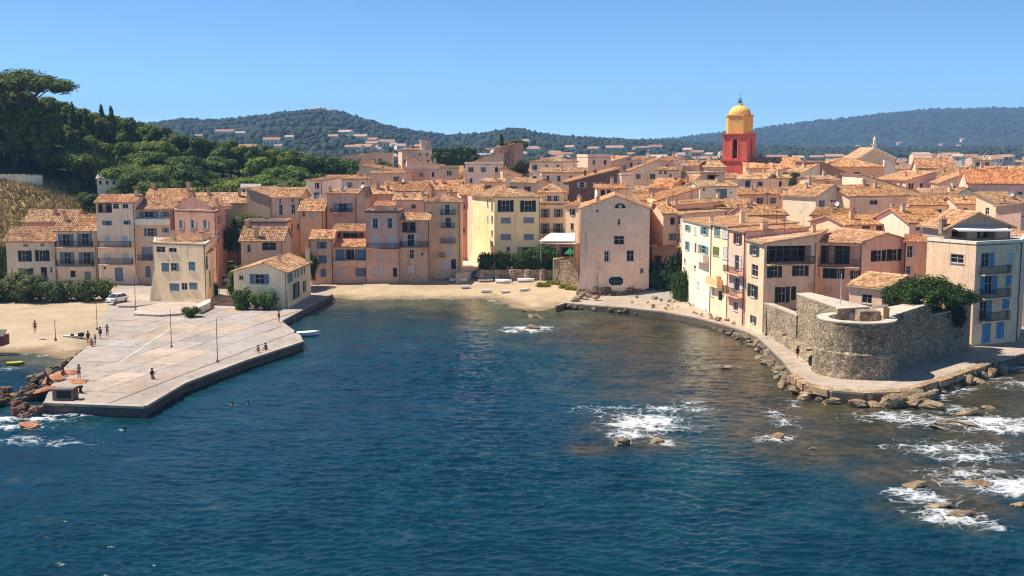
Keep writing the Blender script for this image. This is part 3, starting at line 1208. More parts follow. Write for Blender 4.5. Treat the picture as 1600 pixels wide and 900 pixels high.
    def walls(s, base_color=None):
        mb = MB()
        for e in 'FRBL':
            a, d, L, rz = s.frame(e)
            n = Vector((d.y, -d.x, 0))
            us = sorted({0.0, L} | {x for r in s.rects[e] for x in r[:2]})
            vs = sorted({s.z0, s.z1} | {x for r in s.rects[e] for x in r[2:4]})
            P = lambda u, v, dep=0: (a.x + d.x * u - n.x * dep, a.y + d.y * u - n.y * dep, v)
            for i in range(len(us) - 1):
                run = None
                for j in range(len(vs) - 1):
                    um, vm = (us[i] + us[i + 1]) / 2, (vs[j] + vs[j + 1]) / 2
                    hole = any(r[0] < um < r[1] and r[2] < vm < r[3] for r in s.rects[e])
                    if hole:
                        if run is not None:
                            mb.quad(P(us[i], run), P(us[i + 1], run), P(us[i + 1], vs[j]), P(us[i], vs[j]))
                            run = None
                    elif run is None:
                        run = vs[j]
                if run is not None:
                    mb.quad(P(us[i], run), P(us[i + 1], run), P(us[i + 1], s.z1), P(us[i], s.z1))
            for (u0, u1, v0, v1, dep) in s.rects[e]:
                mb.quad(P(u0, v0), P(u0, v0, dep), P(u0, v1, dep), P(u0, v1))
                mb.quad(P(u1, v0), P(u1, v1), P(u1, v1, dep), P(u1, v0, dep))
                mb.quad(P(u0, v1), P(u0, v1, dep), P(u1, v1, dep), P(u1, v1))
                mb.quad(P(u0, v0), P(u1, v0), P(u1, v0, dep), P(u0, v0, dep))
                if dep > .5:
                    mb.quad(P(u0, v0, dep), P(u1, v0, dep), P(u1, v1, dep), P(u0, v1, dep))
        # gable triangles and shed sides
        for e, tops in s.gab.items():
            a, d, L, rz = s.frame(e)
            ring = [(a.x, a.y, s.z1)] + [(a.x + d.x * L * t, a.y + d.y * L * t, z) for t, z in tops] + [(a.x + d.x * L, a.y + d.y * L, s.z1)]
            k = len(mb.v)
            mb.v += ring
            mb.f.append(tuple(range(k, k + len(ring))))
            mb.c.append(None)
        return s.part(mb, 'wall', 'plaster', s.color)

    def roof(s, kind, zr, t=.5, tint=(1, 1, 1, 1), fine=True, over=.4, t2=None):
        """gx ridge along the front, gy gable to the front, sb shed rising to the back, sf rising to the front, sl / sr rising to left / right, hip, flat"""
        P = [p.copy() for p in s.P]
        z1 = s.z1
        for p in P:
            p.z = z1
        FLv, FRv, BRv, BLv = P
        # outward overhang
        ctr = sum(P, Vector()) / 4
        fd = (FRv - FLv).normalized()
        bd = ((BLv + BRv) / 2 - (FLv + FRv) / 2).normalized()
        o_ = over
        E = [FLv - fd * o_ - bd * o_, FRv + fd * o_ - bd * o_, BRv + fd * o_ + bd * o_, BLv - fd * o_ + bd * o_]
        deckm = MB()
        quads = []
        up = Vector((0, 0, 1))
        dz = zr - z1
        if kind == 'gx':
            rl, rr = lerp(E[0], E[3], t), lerp(E[1], E[2], t)
            depF = (lerp(FLv, BLv, t) - FLv).length
            drop = dz * o_ / max(depF, .5)
            rl, rr = rl + up * dz, rr + up * dz
            for i in range(4):
                E[i] = E[i] - up * drop * .6
            quads = [(E[0], E[1], rr, rl), (E[2], E[3], rl, rr)]
            s.gab = {'L': [(1 - t, zr)], 'R': [(t, zr)]}
        elif kind == 'gy':
            rf, rb = lerp(E[0], E[1], t) + up * dz, lerp(E[3], E[2], t) + up * dz
            drop = dz * o_ / max((FRv - FLv).length * min(t, 1 - t), .5)
            for i in range(4):
                E[i] = E[i] - up * drop * .6
            quads = [(E[3], E[0], rf, rb), (E[1], E[2], rb, rf)]
            s.gab = {'F': [(t, zr)], 'B': [(1 - t, zr)]}
        elif kind in ('sb', 'sf', 'sl', 'sr'):
            ix = {'sb': (0, 1, 2, 3), 'sf': (2, 3, 0, 1), 'sl': (1, 2, 3, 0), 'sr': (3, 0, 1, 2)}[kind]
            hi = [E[ix[2]] + up * dz, E[ix[3]] + up * dz]
            quads = [(E[ix[0]], E[ix[1]], hi[0], hi[1])]
            high, s0, s1 = {'sb': ('B', 'L', 'R'), 'sf': ('F', 'R', 'L'), 'sl': ('L', 'F', 'B'), 'sr': ('R', 'B', 'F')}[kind]
            s.gab = {high: [(0.0, zr), (1.0, zr)], s0: [(0.0, zr)], s1: [(1.0, zr)]}
        elif kind == 'hip':
            W = (FRv - FLv).length
            Dp = (BLv - FLv).length
            mid = (E[0] + E[1] + E[2] + E[3]) / 4 + up * dz
            if W >= Dp:
                ex = fd * (W - Dp) * .5
            else:
                ex = bd * (Dp - W) * .5
            ra, rb = mid - ex, mid + ex
            if W >= Dp:
                quads = [(E[0], E[1], rb, ra), (E[2], E[3], ra, rb), (E[1], E[2], rb, rb), (E[3], E[0], ra, ra)]
            else:
                quads = [(E[0], E[1], ra, ra), (E[2], E[3], rb, rb), (E[1], E[2], rb, ra), (E[3], E[0], ra, rb)]
            s.gab = {}
        if kind == 'flat':
            mb = MB()
            th, ph = .3, zr - z1
            mb.prism([(p.x, p.y) for p in P], z1 - .3, z1 + .02)
            r = s.part(mb, 'roof', 'concrete', (.5, .42, .36, 1))
            mb = MB()
            for i in range(4):
                a, b = P[i], P[(i + 1) % 4]
                d = (b - a).normalized()
                n = Vector((-d.y, d.x, 0))
                q = [a - n * .05, b - n * .05, b + n * th - d * th, a + n * th + d * th]
                mb.prism([(x.x, x.y) for x in q], z1 - .1, z1 + max(.15, ph))
            s.part(mb, 'parapet', 'plaster', s.color, r) if False else None
            o = mb.build('parapet', M['plaster'], r, s.org, s.flatcol if hasattr(s, 'flatcol') else s.color)
            return r
        for q in quads:
            slab_quad(deckm, *q, .16)
        r = s.part(deckm, 'roof', 'plaster', (.40 * tint[0], .26 * tint[1], .18 * tint[2], 1))
        tm = MB()
        for q in quads:
            tiles(tm, *q, **({} if fine else dict(tw=.6, tl=.9)))
        if kind in ('gx', 'gy'):
            a, b = quads[0][3], quads[0][2]
            nk = max(2, int((b - a).length / .5))
            dd = (b - a).normalized()
            sd_ = dd.cross(up).normalized() * .16
            for i in range(nk):
                c0, c1 = lerp(a, b, i / nk), lerp(a, b, (i + 1.1) / nk)
                col = random.choice(TILE_COLS) + (1,)
                tm.quad(c0 - sd_ + up * .03, c1 - sd_ + up * .03, c1 + up * .17, c0 + up * .19, col)
                tm.quad(c0 + up * .19, c1 + up * .17, c1 + sd_ + up * .03, c0 + sd_ + up * .03, col)
        to = tm.build('tiles', M['tile'], r, s.org, tint)
        tag(to, kind='stuff')
        s.roofq = quads
        return r

    def chimney(s, u, v, h=1.3, w=.6, d=.6, zb=None, tall=None):
        """u along the front, v towards the back, both 0..1"""
        p = lerp(lerp(s.P[0], s.P[1], u), lerp(s.P[3], s.P[2], u), v)
        fd = (s.P[1] - s.P[0])
        rz = math.atan2(fd.y, fd.x)
        z = s.roof_z(u, v) if zb is None else zb
        mb = MB()
        mb.box(-w / 2, w / 2, -d / 2, d / 2, -.8, h)
        o = s.put('chimney', mb.mesh('chimney'), 'plaster', (p.x, p.y, z), rz, tuple(c * .8 for c in s.color[:3]) + (1,))
        mb = MB()
        mb.box(-w / 2 - .08, w / 2 + .08, -d / 2 - .08, d / 2 + .08, h, h + .1)
        nt = 2 if w > .55 else 1
        for i in range(nt):
            x = (-.16 + .32 * i) if nt == 2 else 0
            mb.tube((x, 0, h + .1), (x, 0, h + .42), .11, .09, 6)
        s.put('chimney_cap', mb.mesh('chimney_cap'), 'plaster', (0, 0, 0), 0, (.42, .22, .13, 1), o, True)

    def aerial(s, u, v, dish=False):
        p = lerp(lerp(s.P[0], s.P[1], u), lerp(s.P[3], s.P[2], u), v)

        def f():
            mb = MB()
            mb.tube((0, 0, -.4), (0, 0, 2.4), .045, .035, 5)
            mb.box(-.05, .05, -.9, .9, 2.25, 2.31)
            for y in (-.8, -.4, 0, .4, .8):
                mb.box(-.4, .4, y - .025, y + .025, 2.31, 2.35)
            return mb.mesh('aerial')

        def g():
            mb = MB()
            mb.tube((0, 0, -.4), (0, 0, .7), .05, .05, 5)
            mb.lathe([(.01, 0), (.25, .03), (.45, .12), (.47, .13)], 10)
            n0 = 12
            mb.v[n0 - 2:] = [tuple(Matrix.Translation((0, -.1, .8)) @ Matrix.Rotation(R(60), 4, 'X') @ Vector(q)) for q in mb.v[n0 - 2:]]
            return mb.mesh('satellite_dish')
        z = s.roof_z(u, v)
        s.put('satellite_dish' if dish else 'aerial', cached('dish', g) if dish else cached('aerial', f), 'metal', (p.x, p.y, z), random.uniform(-.6, .6), srgb(215, 210, 205) if dish else srgb(70, 66, 64))

    def roof_z(s, u, v):
        k, zr, t = getattr(s, 'rk', ('gx', s.z1 + 1, .5))
        dz = zr - s.z1
        if k == 'gx':
            return s.z1 + dz * (v / t if v < t else (1 - v) / (1 - t))
        if k == 'gy':
            return s.z1 + dz * (u / t if u < t else (1 - u) / (1 - t))
        if k == 'sb': return s.z1 + dz * v
        if k == 'sf': return s.z1 + dz * (1 - v)
        if k == 'sl': return s.z1 + dz * (1 - u)
        if k == 'sr': return s.z1 + dz * u
        if k == 'hip': return s.z1 + dz * (1 - max(abs(2 * u - 1), abs(2 * v - 1)))
        return s.z1

    def autowin(s, e, sc='b', floor=2.9, step=2.7, zlow=None, kinds='oowc', p=.85, ww=1.25, hh=1.35):
        a, d, L, rz = s.frame(e)
        n = int((L - .6) / step)
        z = s.z1 - floor + .75
        low = zlow if zlow is not None else s.z0 + 1.0
        while z > low:
            for i in range(n):
                if random.random() > p:
                    continue
                u = L * (i + .5) / n + random.uniform(-.12, .12)
                k = random.choice(kinds)
                w2 = ww if k == 'o' else ww * .6
                s.window(e, u - w2 / 2, u + w2 / 2, z, z + hh, k, random.choice(sc))
            z -= floor


ALLHOUSES = []
PIPED = ((0, 270, 4.285), (190, 270, 3.913), (470, 270, 4.737), (700, 260, 4.5), (1040, 290, 3.912), (1260, 300, 3.462))


def H(label, Z, fl, fr, eave, ridge, depth, roof='gx', col=(200, 165, 140), wins=(), tint=(1, 1, 1, 1), t=.5, chim=(), base=None, eave2=None,
      name='house', cat='house', group=None, auto=None, back=None, z0=None, over=.4, fine=True, flatcol=None, skew=None):
    """front corners are (zoom x, world Y); eave and ridge are zoom rows seen at the front-left corner and at the ridge"""
    ox, oy, k = Z
    pxl, pxr = ox + fl[0] / k, ox + fr[0] / k
    z1 = zat(pxl, oy + eave / k, fl[1])
    FLp = Vector((xat(pxl, fl[1], z1), fl[1], 0))
    FRp = Vector((xat(pxr, fr[1], z1), fr[1], 0))
    d = (FRp - FLp).normalized()
    n = Vector((-d.y, d.x, 0))
    if skew is not None:
        n = Vector((math.sin(R(skew)), math.cos(R(skew)), 0))
    BRp, BLp = FRp + n * depth, FLp + n * depth
    if back:
        BRp, BLp = Vector((*back[0], 0)), Vector((*back[1], 0))
    lo = min(tz(p.x, p.y) for p in (FLp, FRp, BRp, BLp))
    h = House(label, FLp, FRp, BRp, BLp, (z0 if z0 is not None else min(lo, z1 - 3) - .6), z1, srgb(*col), name, cat, group)
    if flatcol:
        h.flatcol = srgb(*flatcol)
    yr = {'gx': fl[1] + depth * t, 'gy': fl[1], 'sb': fl[1] + depth, 'hip': fl[1] + depth * .5}.get(roof, fl[1])
    zr = zat(pxl * .5 + pxr * .5, oy + ridge / k, yr)
    if roof != 'flat':
        zr = max(zr, z1 + .5)
        zr = min(zr, z1 + max(.9, depth * .75 if roof in ('gx', 'sb', 'hip') else 6))
    h.rk = (roof, zr, t)
    for wn_ in wins:
        e, x0, y0, x1, y1, kind, sc = wn_
        h.pxwin(Z, e, x0, y0, x1, y1, kind, sc)
    if auto:
        for e, kw in auto.items():
            h.autowin(e, **kw)
    h.roof(roof, zr, t, tint, fine, over)
    h.walls()
    for c in chim:
        h.chimney(*c)
    if fine and roof != 'flat' and random.random() < .55:
        h.aerial(random.uniform(.15, .85), random.uniform(.3, .7), random.random() < .3)
    if Z in PIPED and h.frame('F')[2] > 4:
        a, d, L, rz = h.frame('F')
        nn = Vector((d.y, -d.x, 0))
        p = a + d * (L - .18) + nn * .1
        mb = MB()
        mb.tube((p.x, p.y, max(h.z0, z1 - 14)), (p.x, p.y, z1 - .05), .07, .07, 6)
        h.part(mb, 'downpipe', 'metal', random.choice([srgb(120, 96, 82), srgb(90, 74, 66), srgb(150, 130, 112)]))
    ALLHOUSES.append(h)
    return h
# ------------------------------------------------------------------ the houses on the water, measured one by one
Z0 = (0, 0, 1)
Z1, Z2, Z3, Z4 = (0, 270, 4.285), (190, 270, 3.913), (470, 270, 4.737), (700, 260, 4.5)
Z5, Z6, Z7 = (880, 280, 4.5), (1040, 290, 3.912), (1260, 300, 3.462)
S3, S4, S5, S6 = (470, 200, 5.517), (730, 200, 5.517), (980, 140, 4.5), (1200, 150, 4.0)
PALE, BROWN, RED = (1.08, 1.08, 1.06, 1), (.86, .8, .76, 1), (1.05, .9, .8, 1)
BEIGE, CREAM, PINK, ORANGE, WHITE, ROSE = (216, 182, 150), (228, 198, 158), (214, 166, 142), (208, 138, 92), (228, 214, 202), (206, 150, 130)

# --- left cluster
H('low beige house with dark green shutters behind the grey hedge, far left', Z1, (38, 217), (372, 217), 455, 365, 8, 'gx', BEIGE,
  [('F', 120, 520, 215, 595, 'o', 'g'), ('F', 235, 518, 333, 592, 'o', 'g'), ('F', 155, 478, 185, 493, 'w', 'n'), ('F', 270, 475, 297, 490, 'w', 'n'),
   ('F', 125, 640, 225, 705, 'o', 'g'), ('F', 272, 632, 318, 715, 'd', 'k'), ('F', 335, 630, 350, 668, 'w', 'n')], BROWN, over=.5)
H('two-storey beige house with two dark balconies beside the white tower house', Z1, (372, 216.5), (640, 216.5), 384, 285, 8, 'gx', BEIGE,
  [('F', 390, 410, 495, 490, 'o', 's'), ('F', 518, 405, 620, 490, 'o', 's'), ('F', 400, 530, 500, 612, 'o', 's'), ('F', 528, 530, 632, 612, 'o', 's'), ('F', 470, 655, 507, 700, 'd', 'k'),
   ('F', 565, 660, 610, 720, 'd', 's'), ('F', 382, 455, 628, 497, 'bal', 'k'), ('F', 386, 582, 632, 625, 'bal', 'k')], BROWN, chim=[(.15, .3, 1.0)], over=.5)
H('orange-walled house roof behind the dark-shuttered house, far left', Z1, (165, 229), (495, 229), 325, 248, 7, 'gx', (205, 130, 85), [], (1, 1, 1, 1), chim=[(.55, .3, 1.0), (.75, .2, 1.2)])
H('tall narrow cream house with blue loggia and white shuttered balcony doors', Z1, (640, 215), (900, 215), 196, 148, 7, 'gx', (222, 192, 166),
  [('F', 645, 202, 750, 268, 'k', 'B'), ('F', 755, 205, 796, 240, 'w', 'b'), ('F', 820, 207, 858, 238, 'w', 'w'), ('F', 685, 320, 752, 352, 'o', 'b'), ('F', 826, 318, 884, 347, 'h', 'b'),
   ('F', 693, 420, 738, 490, 'c', 'w'), ('F', 815, 420, 858, 490, 'c', 'w'), ('F', 700, 540, 746, 610, 'c', 'w'), ('F', 820, 540, 866, 610, 'c', 'w'), ('F', 768, 635, 826, 725, 'd', 'b'),
   ('F', 693, 628, 712, 645, 'w', 'n'), ('F', 665, 457, 882, 497, 'bal', 'k'), ('F', 668, 572, 892, 612, 'bal', 'k')], RED, chim=[(.93, .4, .9)])
H('beige house with white terrace balcony under a red tiled roof', Z1, (900, 216), (1150, 216), 243, 185, 8, 'gx', (214, 180, 150),
  [('F', 930, 258, 1062, 300, 'o', 'b'), ('F', 1075, 258, 1135, 296, 'o', 'b'), ('F', 965, 370, 1050, 425, 'o', 'b'), ('F', 1085, 368, 1132, 400, 'o', 'y'), ('F', 948, 495, 1022, 580, 'c', 'y'),
   ('F', 972, 625, 1010, 700, 'd', 'b'), ('F', 900, 300, 1145, 347, 'bal', 'W'), ('F', 925, 548, 1024, 585, 'bal', 'k')], (1, .95, .9, 1), over=.5)
H('high red roof with tall chimney behind the terrace house', Z1, (970, 226), (1240, 226), 185, 108, 8, 'gx', (210, 160, 120), [], (1.05, .95, .85, 1), chim=[(.97, .4, 1.6), (.05, .5, 1.0)])
h5 = H('big orange house with white-framed windows and rooftop terrace, beside the alley', Z2, (322, 213), (577, 208), 226, 226, 1, 'flat', (205, 136, 88),
       [('F', 345, 288, 382, 342, 'o', 'w'), ('F', 412, 288, 455, 340, 'o', 'w'), ('F', 490, 287, 532, 338, 'o', 'w'), ('F', 475, 385, 500, 422, 'c', 'B'), ('F', 538, 383, 562, 430, 'c', 'B'),
        ('R', 588, 265, 600, 306, 'w', 'b'), ('R', 604, 262, 613, 300, 'w', 'b'), ('R', 584, 375, 594, 420, 'c', 'b'), ('R', 596, 362, 604, 405, 'c', 'b'), ('R', 610, 345, 618, 388, 'c', 'b'), ('R', 620, 430, 630, 465, 'w', 'b')],
       back=[(xat(355, 232), 232), (xat(290, 236), 236)], flatcol=(200, 140, 100))
H('rooftop gable with white door on top of the big orange house', Z2, (342, 216), (560, 212), 200, 148, 5, 'gy', (214, 150, 110), [('F', 435, 168, 466, 208, 'c', 'w')], (1, .9, .8, 1), z0=h5.z1 + .01, over=.25, chim=[(.1, .2, 1.0, .5, .5), (.95, .3, 1.2, .5, .5)])
H('long tiled roof behind the orange house at the foot of the wooded hill', Z2, (420, 236), (830, 238), 185, 124, 8, 'gx', (206, 168, 110), [], PALE, chim=[(.72, .3, 1.5), (.25, .4, .9)])
h6 = H('cream corner house with blue shutters and buttress facing the pier', Z2, (196, 191), (512, 187), 425, 424, 1, 'flat', (232, 204, 158),
       [('F', 210, 450, 268, 488, 'w', 'w'), ('F', 287, 458, 337, 487, 'w', 'w'), ('F', 243, 550, 292, 607, 'c', 'b'), ('F', 298, 550, 362, 603, 'h', 'b'), ('F', 408, 543, 452, 600, 'c', 'b'),
        ('F', 293, 675, 355, 725, 'c', 'b'), ('F', 363, 672, 403, 718, 'w', 'n'), ('F', 413, 670, 465, 715, 'c', 'b'), ('R', 515, 512, 528, 582, 'c', 'v'), ('R', 518, 590, 530, 660, 'c', 'v'), ('R', 534, 600, 548, 690, 'w', 'b')],
       back=[(xat(333, 199), 199), (xat(243, 201), 201)], flatcol=(226, 196, 160))
h = House('', (0, 0), (1, 0), (1, 1), (0, 1), 0, 1, (1, 1, 1, 1)) if False else None
H('peach sloping roof storey with chimney on the cream corner house', Z2, (200, 191.5), (420, 189.5), 424, 396, 8.5, 'sb', (222, 190, 150), [], (1.15, 1.1, 1.05, 1), z0=h6.z1 - .1, chim=[(.3, .3, 1.5, .8, .6), (.9, .7, .9, 1.6, 1.0)])
H('stepped tiled roof at the right end of the cream corner house', Z2, (435, 189.3), (510, 188), 492, 430, 8.0, 'sl', (220, 184, 146), [], (1.1, 1.0, .92, 1), z0=h6.z1 - 1.6, over=.3, skew=-6)
h7 = H('low beige gabled house with blue shutters at the quay corner', Z2, (684, 185.5), (1008, 183.5), 600, 546, 17, 'gy', (232, 208, 164),
       [('F', 783, 617, 903, 682, 'o', 'b'), ('F', 717, 628, 745, 655, 'w', 'n'), ('R', 1014, 610, 1046, 662, 'o', 'y'), ('R', 1057, 598, 1069, 637, 'w', 'y'), ('R', 1074, 590, 1086, 632, 'w', 'y'), ('R', 1094, 582, 1106, 620, 'w', 'y'),
        ('R', 1112, 572, 1123, 610, 'w', 'y'), ('R', 1046, 680, 1086, 757, 'o', 'k'), ('R', 1108, 665, 1124, 722, 'o', 'n')], (1.12, 1.05, .98, 1), t=.56, chim=[(.7, .35, 1.2, .5, .5), (.97, .95, 2.4, .7, .7)], over=.35, skew=3.0)
H('small beige house with wide dark window and brown roof between garden trees', Z2, (728, 206), (985, 206), 414, 332, 8, 'gx', (206, 172, 142),
  [('F', 755, 440, 802, 486, 'o', 'w'), ('F', 857, 425, 946, 475, 'w', 'n')], BROWN, chim=[(.36, .1, 1.9, .7, .7), (.05, .5, .8)])
H('brown-pink house with white shutters standing above the garden terrace', Z2, (915, 232), (1092, 232), 150, 92, 11, 'gx', (200, 160, 138),
  [('F', 956, 156, 982, 185, 'o', 'w'), ('F', 1033, 156, 1059, 182, 'o', 'w'), ('F', 948, 192, 998, 258, 'o', 'w'), ('F', 1023, 192, 1076, 252, 'o', 'w'), ('F', 1023, 312, 1045, 360, 'd', 'v'), ('F', 1070, 312, 1088, 350, 'w', 'v')], (1.05, .98, .9, 1), chim=[(.25, .6, 1.0)])
H('dim side wing with sloping roof left of the white-shuttered house', Z2, (765, 236), (913, 233), 140, 88, 9, 'sl', (168, 138, 118), [], BROWN)
H('garden terrace wall house below the white-shuttered house', Z2, (745, 224), (1000, 224), 300, 290, 6, 'flat', (190, 150, 132), [('F', 832, 285, 846, 318, 'd', 'v')])
H('small ochre yellow house with tiled roof beside the white house', Z3, (-8, 228), (166, 228), 280, 198, 8, 'gx', (222, 170, 92), [('F', 64, 290, 104, 333, 'c', 'w'), ('F', 8, 290, 32, 325, 'w', 'n')], (1.1, 1, .9, 1))
H('white house with one blue shutter at the edge of the trees', Z3, (38, 245), (160, 243), 56, 36, 8, 'sb', (230, 218, 210), [('F', 106, 73, 137, 116, 'o', 'k'), ('F', 96, 145, 138, 200, 'c', 'b')], PALE, skew=22)

# --- the row behind the beach
H('narrow orange house with blue shutters at the left end of the beach row', Z3, (70, 217), (237, 217), 490, 424, 7, 'gx', (216, 158, 118),
  [('F', 122, 510, 193, 563, 'o', 'b'), ('F', 130, 612, 192, 670, 'c', 'b'), ('F', 145, 713, 188, 770, 'c', 'b')], (1.08, .95, .88, 1), over=.3)
H('orange loggia house with wide blue shutters and solid balcony', Z3, (238, 217.5), (487, 217.5), 548, 487, 4, 'sb', (212, 156, 118),
  [('F', 256, 568, 325, 650, 'c', 'b'), ('F', 328, 568, 396, 645, 'K', 'k'), ('F', 400, 568, 478, 650, 'c', 'b'), ('F', 250, 700, 316, 757, 'c', 'w'), ('F', 404, 705, 487, 767, 'c', 'b'), ('F', 246, 648, 484, 690, 'bal', 'P')], (1.08, .95, .88, 1), over=.35)
H('terrace roof with dark loggia above the orange loggia house', Z3, (236, 222), (470, 222), 432, 378, 5, 'sb', (170, 130, 108), [('F', 245, 442, 300, 480, 'K', 'k'), ('F', 305, 442, 460, 480, 'K', 'k')], BROWN, over=.3)
H('tall rose stone house with flat parapet top and long balcony', Z3, (478, 217), (731, 217), 284, 276, 9, 'flat', (202, 146, 118),
  [('F', 512, 338, 590, 412, 'o', 'w'), ('F', 622, 335, 696, 410, 'o', 'w'), ('F', 530, 460, 580, 557, 'c', 'w'), ('F', 640, 458, 690, 553, 'c', 'w'), ('F', 578, 578, 622, 645, 'c', 'w'),
   ('F', 525, 695, 560, 757, 'c', 'w'), ('F', 585, 692, 622, 757, 'c', 'w'), ('F', 682, 702, 713, 770, 'd', 'k'), ('F', 490, 518, 728, 561, 'bal', 'k')], flatcol=(150, 112, 94))
H('two-step rooftop penthouse on the rose stone house', Z3, (540, 219), (690, 219), 246, 208, 5, 'sb', (206, 150, 125), [], (1.1, .9, .84, 1), z0=14.5, over=.2)
H('brown house with terrace under a tiled canopy and cream awning', Z3, (731, 217.5), (952, 217.5), 350, 298, 7, 'gx', (188, 148, 116),
  [('F', 748, 366, 850, 438, 'K', 'k'), ('F', 762, 455, 866, 545, 'o', 'w'), ('F', 803, 568, 838, 635, 'w', 'k'), ('F', 793, 690, 842, 737, 'c', 'w'), ('F', 740, 505, 948, 550, 'bal', 'k'), ('F', 765, 415, 850, 442, 'bal', 'k'), ('F', 890, 590, 908, 615, 'w', 'k')], (1.0, .95, .88, 1), over=.3)
H('dull pink house with one small window under a wide roof behind the beach row', Z3, (690, 227), (922, 227), 200, 150, 7, 'gx', (206, 176, 156), [('F', 816, 230, 852, 266, 'w', 'y')], (1.05, 1, .95, 1), chim=[(.3, .2, .7), (.9, .3, .7)])
H('tall ochre corner house with four balcony windows and garages below', Z3, (920, 221), (1180, 221), 216, 158, 10, 'hip', (206, 168, 124),
  [('F', 1050, 235, 1117, 308, 'o', 'w'), ('F', 1048, 333, 1132, 405, 'o', 'w'), ('F', 1073, 440, 1112, 510, 'c', 'w'), ('F', 1078, 540, 1118, 605, 'c', 'w'), ('F', 1045, 642, 1105, 715, 'd', 'w'), ('F', 1112, 640, 1150, 715, 'K', 'k'),
   ('F', 1036, 272, 1147, 312, 'bal', 'k'), ('F', 1042, 370, 1140, 408, 'bal', 'k'), ('F', 1038, 480, 1144, 520, 'bal', 'k'), ('F', 1028, 588, 1066, 622, 'bal', 'k')], BROWN, chim=[(.2, .4, 1.6, .9, .7), (.7, .6, 1.2)])
H('pinkish house with dark window and shutters high behind the loggia house', Z3, (190, 231), (412, 231), 152, 126, 8, 'gx', (206, 168, 148), [('F', 240, 225, 385, 290, 'o', 'y'), ('F', 224, 262, 384, 292, 'bal', 'k')], PALE, chim=[(.08, .2, .8), (.5, .2, .6)])
H('grey-beige gable end beside the pinkish house', Z3, (412, 229), (480, 229), 162, 108, 9, 'gy', (188, 160, 138), [], (1, .95, .9, 1), t=.7)
H('orange roofed house in the second row behind the beach houses', Z3, (490, 234), (690, 236), 155, 98, 8, 'gx', (196, 140, 115), [], (1.1, .98, .9, 1), chim=[(.5, .3, 1.4, .8, .7), (.85, .2, .9)])

# --- the cream house and its neighbours
h = H('tall cream house with dark green top windows and hipped roof', Z4, (325, 228), (650, 228), 214, 128, 11, 'hip', (240, 214, 150),
      [('F', 350, 238, 462, 320, 'o', 'g'), ('F', 508, 240, 618, 320, 'o', 'g'), ('F', 372, 360, 442, 400, 'c', 'y'), ('F', 530, 358, 605, 398, 'c', 'y'), ('F', 370, 475, 442, 517, 'c', 'y'), ('F', 532, 475, 603, 517, 'c', 'y'),
       ('F', 412, 565, 436, 597, 'w', 'n'), ('F', 488, 567, 614, 632, 'o', 'y'), ('F', 395, 650, 421, 668, 'w', 's'),
       ('L', 275, 240, 284, 285, 'c', 's'), ('L', 304, 252, 317, 312, 'c', 's'), ('L', 304, 345, 317, 395, 'c', 's'), ('L', 304, 450, 317, 490, 'w', 's'), ('L', 304, 525, 317, 560, 'w', 's'), ('L', 276, 350, 284, 390, 'w', 's'), ('L', 304, 600, 316, 640, 'w', 's')],
      (.95, .9, .86, 1), over=.55, chim=[(.47, .35, 2.6, 1.0, .8)], skew=-26)
H('yellow house with balcony terrace joined to the cream house', Z4, (650, 231), (852, 231), 258, 246, 9, 'flat', (228, 196, 136),
  [('F', 652, 298, 714, 360, 'o', 's'), ('F', 744, 298, 808, 357, 'o', 's'), ('F', 650, 400, 714, 472, 'o', 's'), ('F', 740, 400, 809, 472, 'o', 's'), ('F', 652, 440, 815, 475, 'bal', 'k'), ('F', 700, 572, 760, 640, 'K', 'k'), ('F', 770, 572, 845, 640, 'K', 'k')], flatcol=(226, 186, 116))
H('top floor of the yellow house with three pale shutters', Z4, (652, 233.5), (826, 233.5), 184, 122, 8, 'hip', (230, 200, 146), [('F', 683, 205, 742, 250, 'o', 'w'), ('F', 742, 205, 792, 250, 'h', 'y')], (1.1, 1.02, .9, 1), z0=14.5, chim=[(.02, .1, 2.0, .6, .6)])
H('pale pink lane house with stacked balconies left of the cream house', Z4, (236, 236), (268, 233), 210, 190, 14, 'sl', (222, 190, 172),
  [('L', 150, 260, 180, 320, 'w', 'n'), ('L', 195, 270, 240, 330, 'c', 'w'), ('L', 196, 350, 240, 400, 'k', 'n'), ('L', 205, 430, 260, 470, 'c', 'w')], (1, .9, .85, 1), skew=-24)
H('terracotta red house rising behind the ochre corner house', Z4, (92, 243), (236, 243), 200, 128, 13, 'gx', (206, 118, 78), [('F', 110, 270, 122, 300, 'w', 'n'), ('F', 122, 330, 135, 360, 'w', 'n'), ('F', 135, 400, 150, 440, 'w', 'n'), ('F', 105, 430, 120, 470, 'w', 'n')], (1.12, 1.0, .92, 1))
H('low restaurant pavilion with dark openings under a white awning', Z4, (640, 224), (892, 222), 545, 548, 5, 'flat', (150, 120, 104), [('F', 656, 570, 760, 636, 'K', 'k'), ('F', 790, 568, 888, 636, 'K', 'k')], flatcol=(170, 150, 130))

# --- the big rose house by the water
A = H('massive rose house with blank wall and octagonal window at the water', Z5, (122, 201), (610, 200), 205, 112, 17, 'gy', (224, 184, 160),
      [('F', 382, 280, 401, 322, 'w', 'n'), ('F', 357, 397, 428, 459, 'w', 'n'), ('F', 289, 503, 346, 579, 'h', 'w'), ('F', 446, 500, 496, 577, 'w', 'n'), ('F', 540, 625, 564, 661, 'w', 'n'), ('F', 189, 662, 243, 757, 'd', 'w'), ('F', 232, 212, 248, 232, 'w', 'n'),
       ('L', 95, 260, 120, 300, 'c', 'w'), ('L', 98, 380, 112, 450, 'c', 'r'), ('L', 98, 470, 108, 520, 'c', 'w')],
      (1.1, .98, .88, 1), t=.50, over=.35, chim=[(.25, .06, .7, .6, .5)])
a, d, L, rz = A.frame('F')
n = Vector((d.y, -d.x, 0))


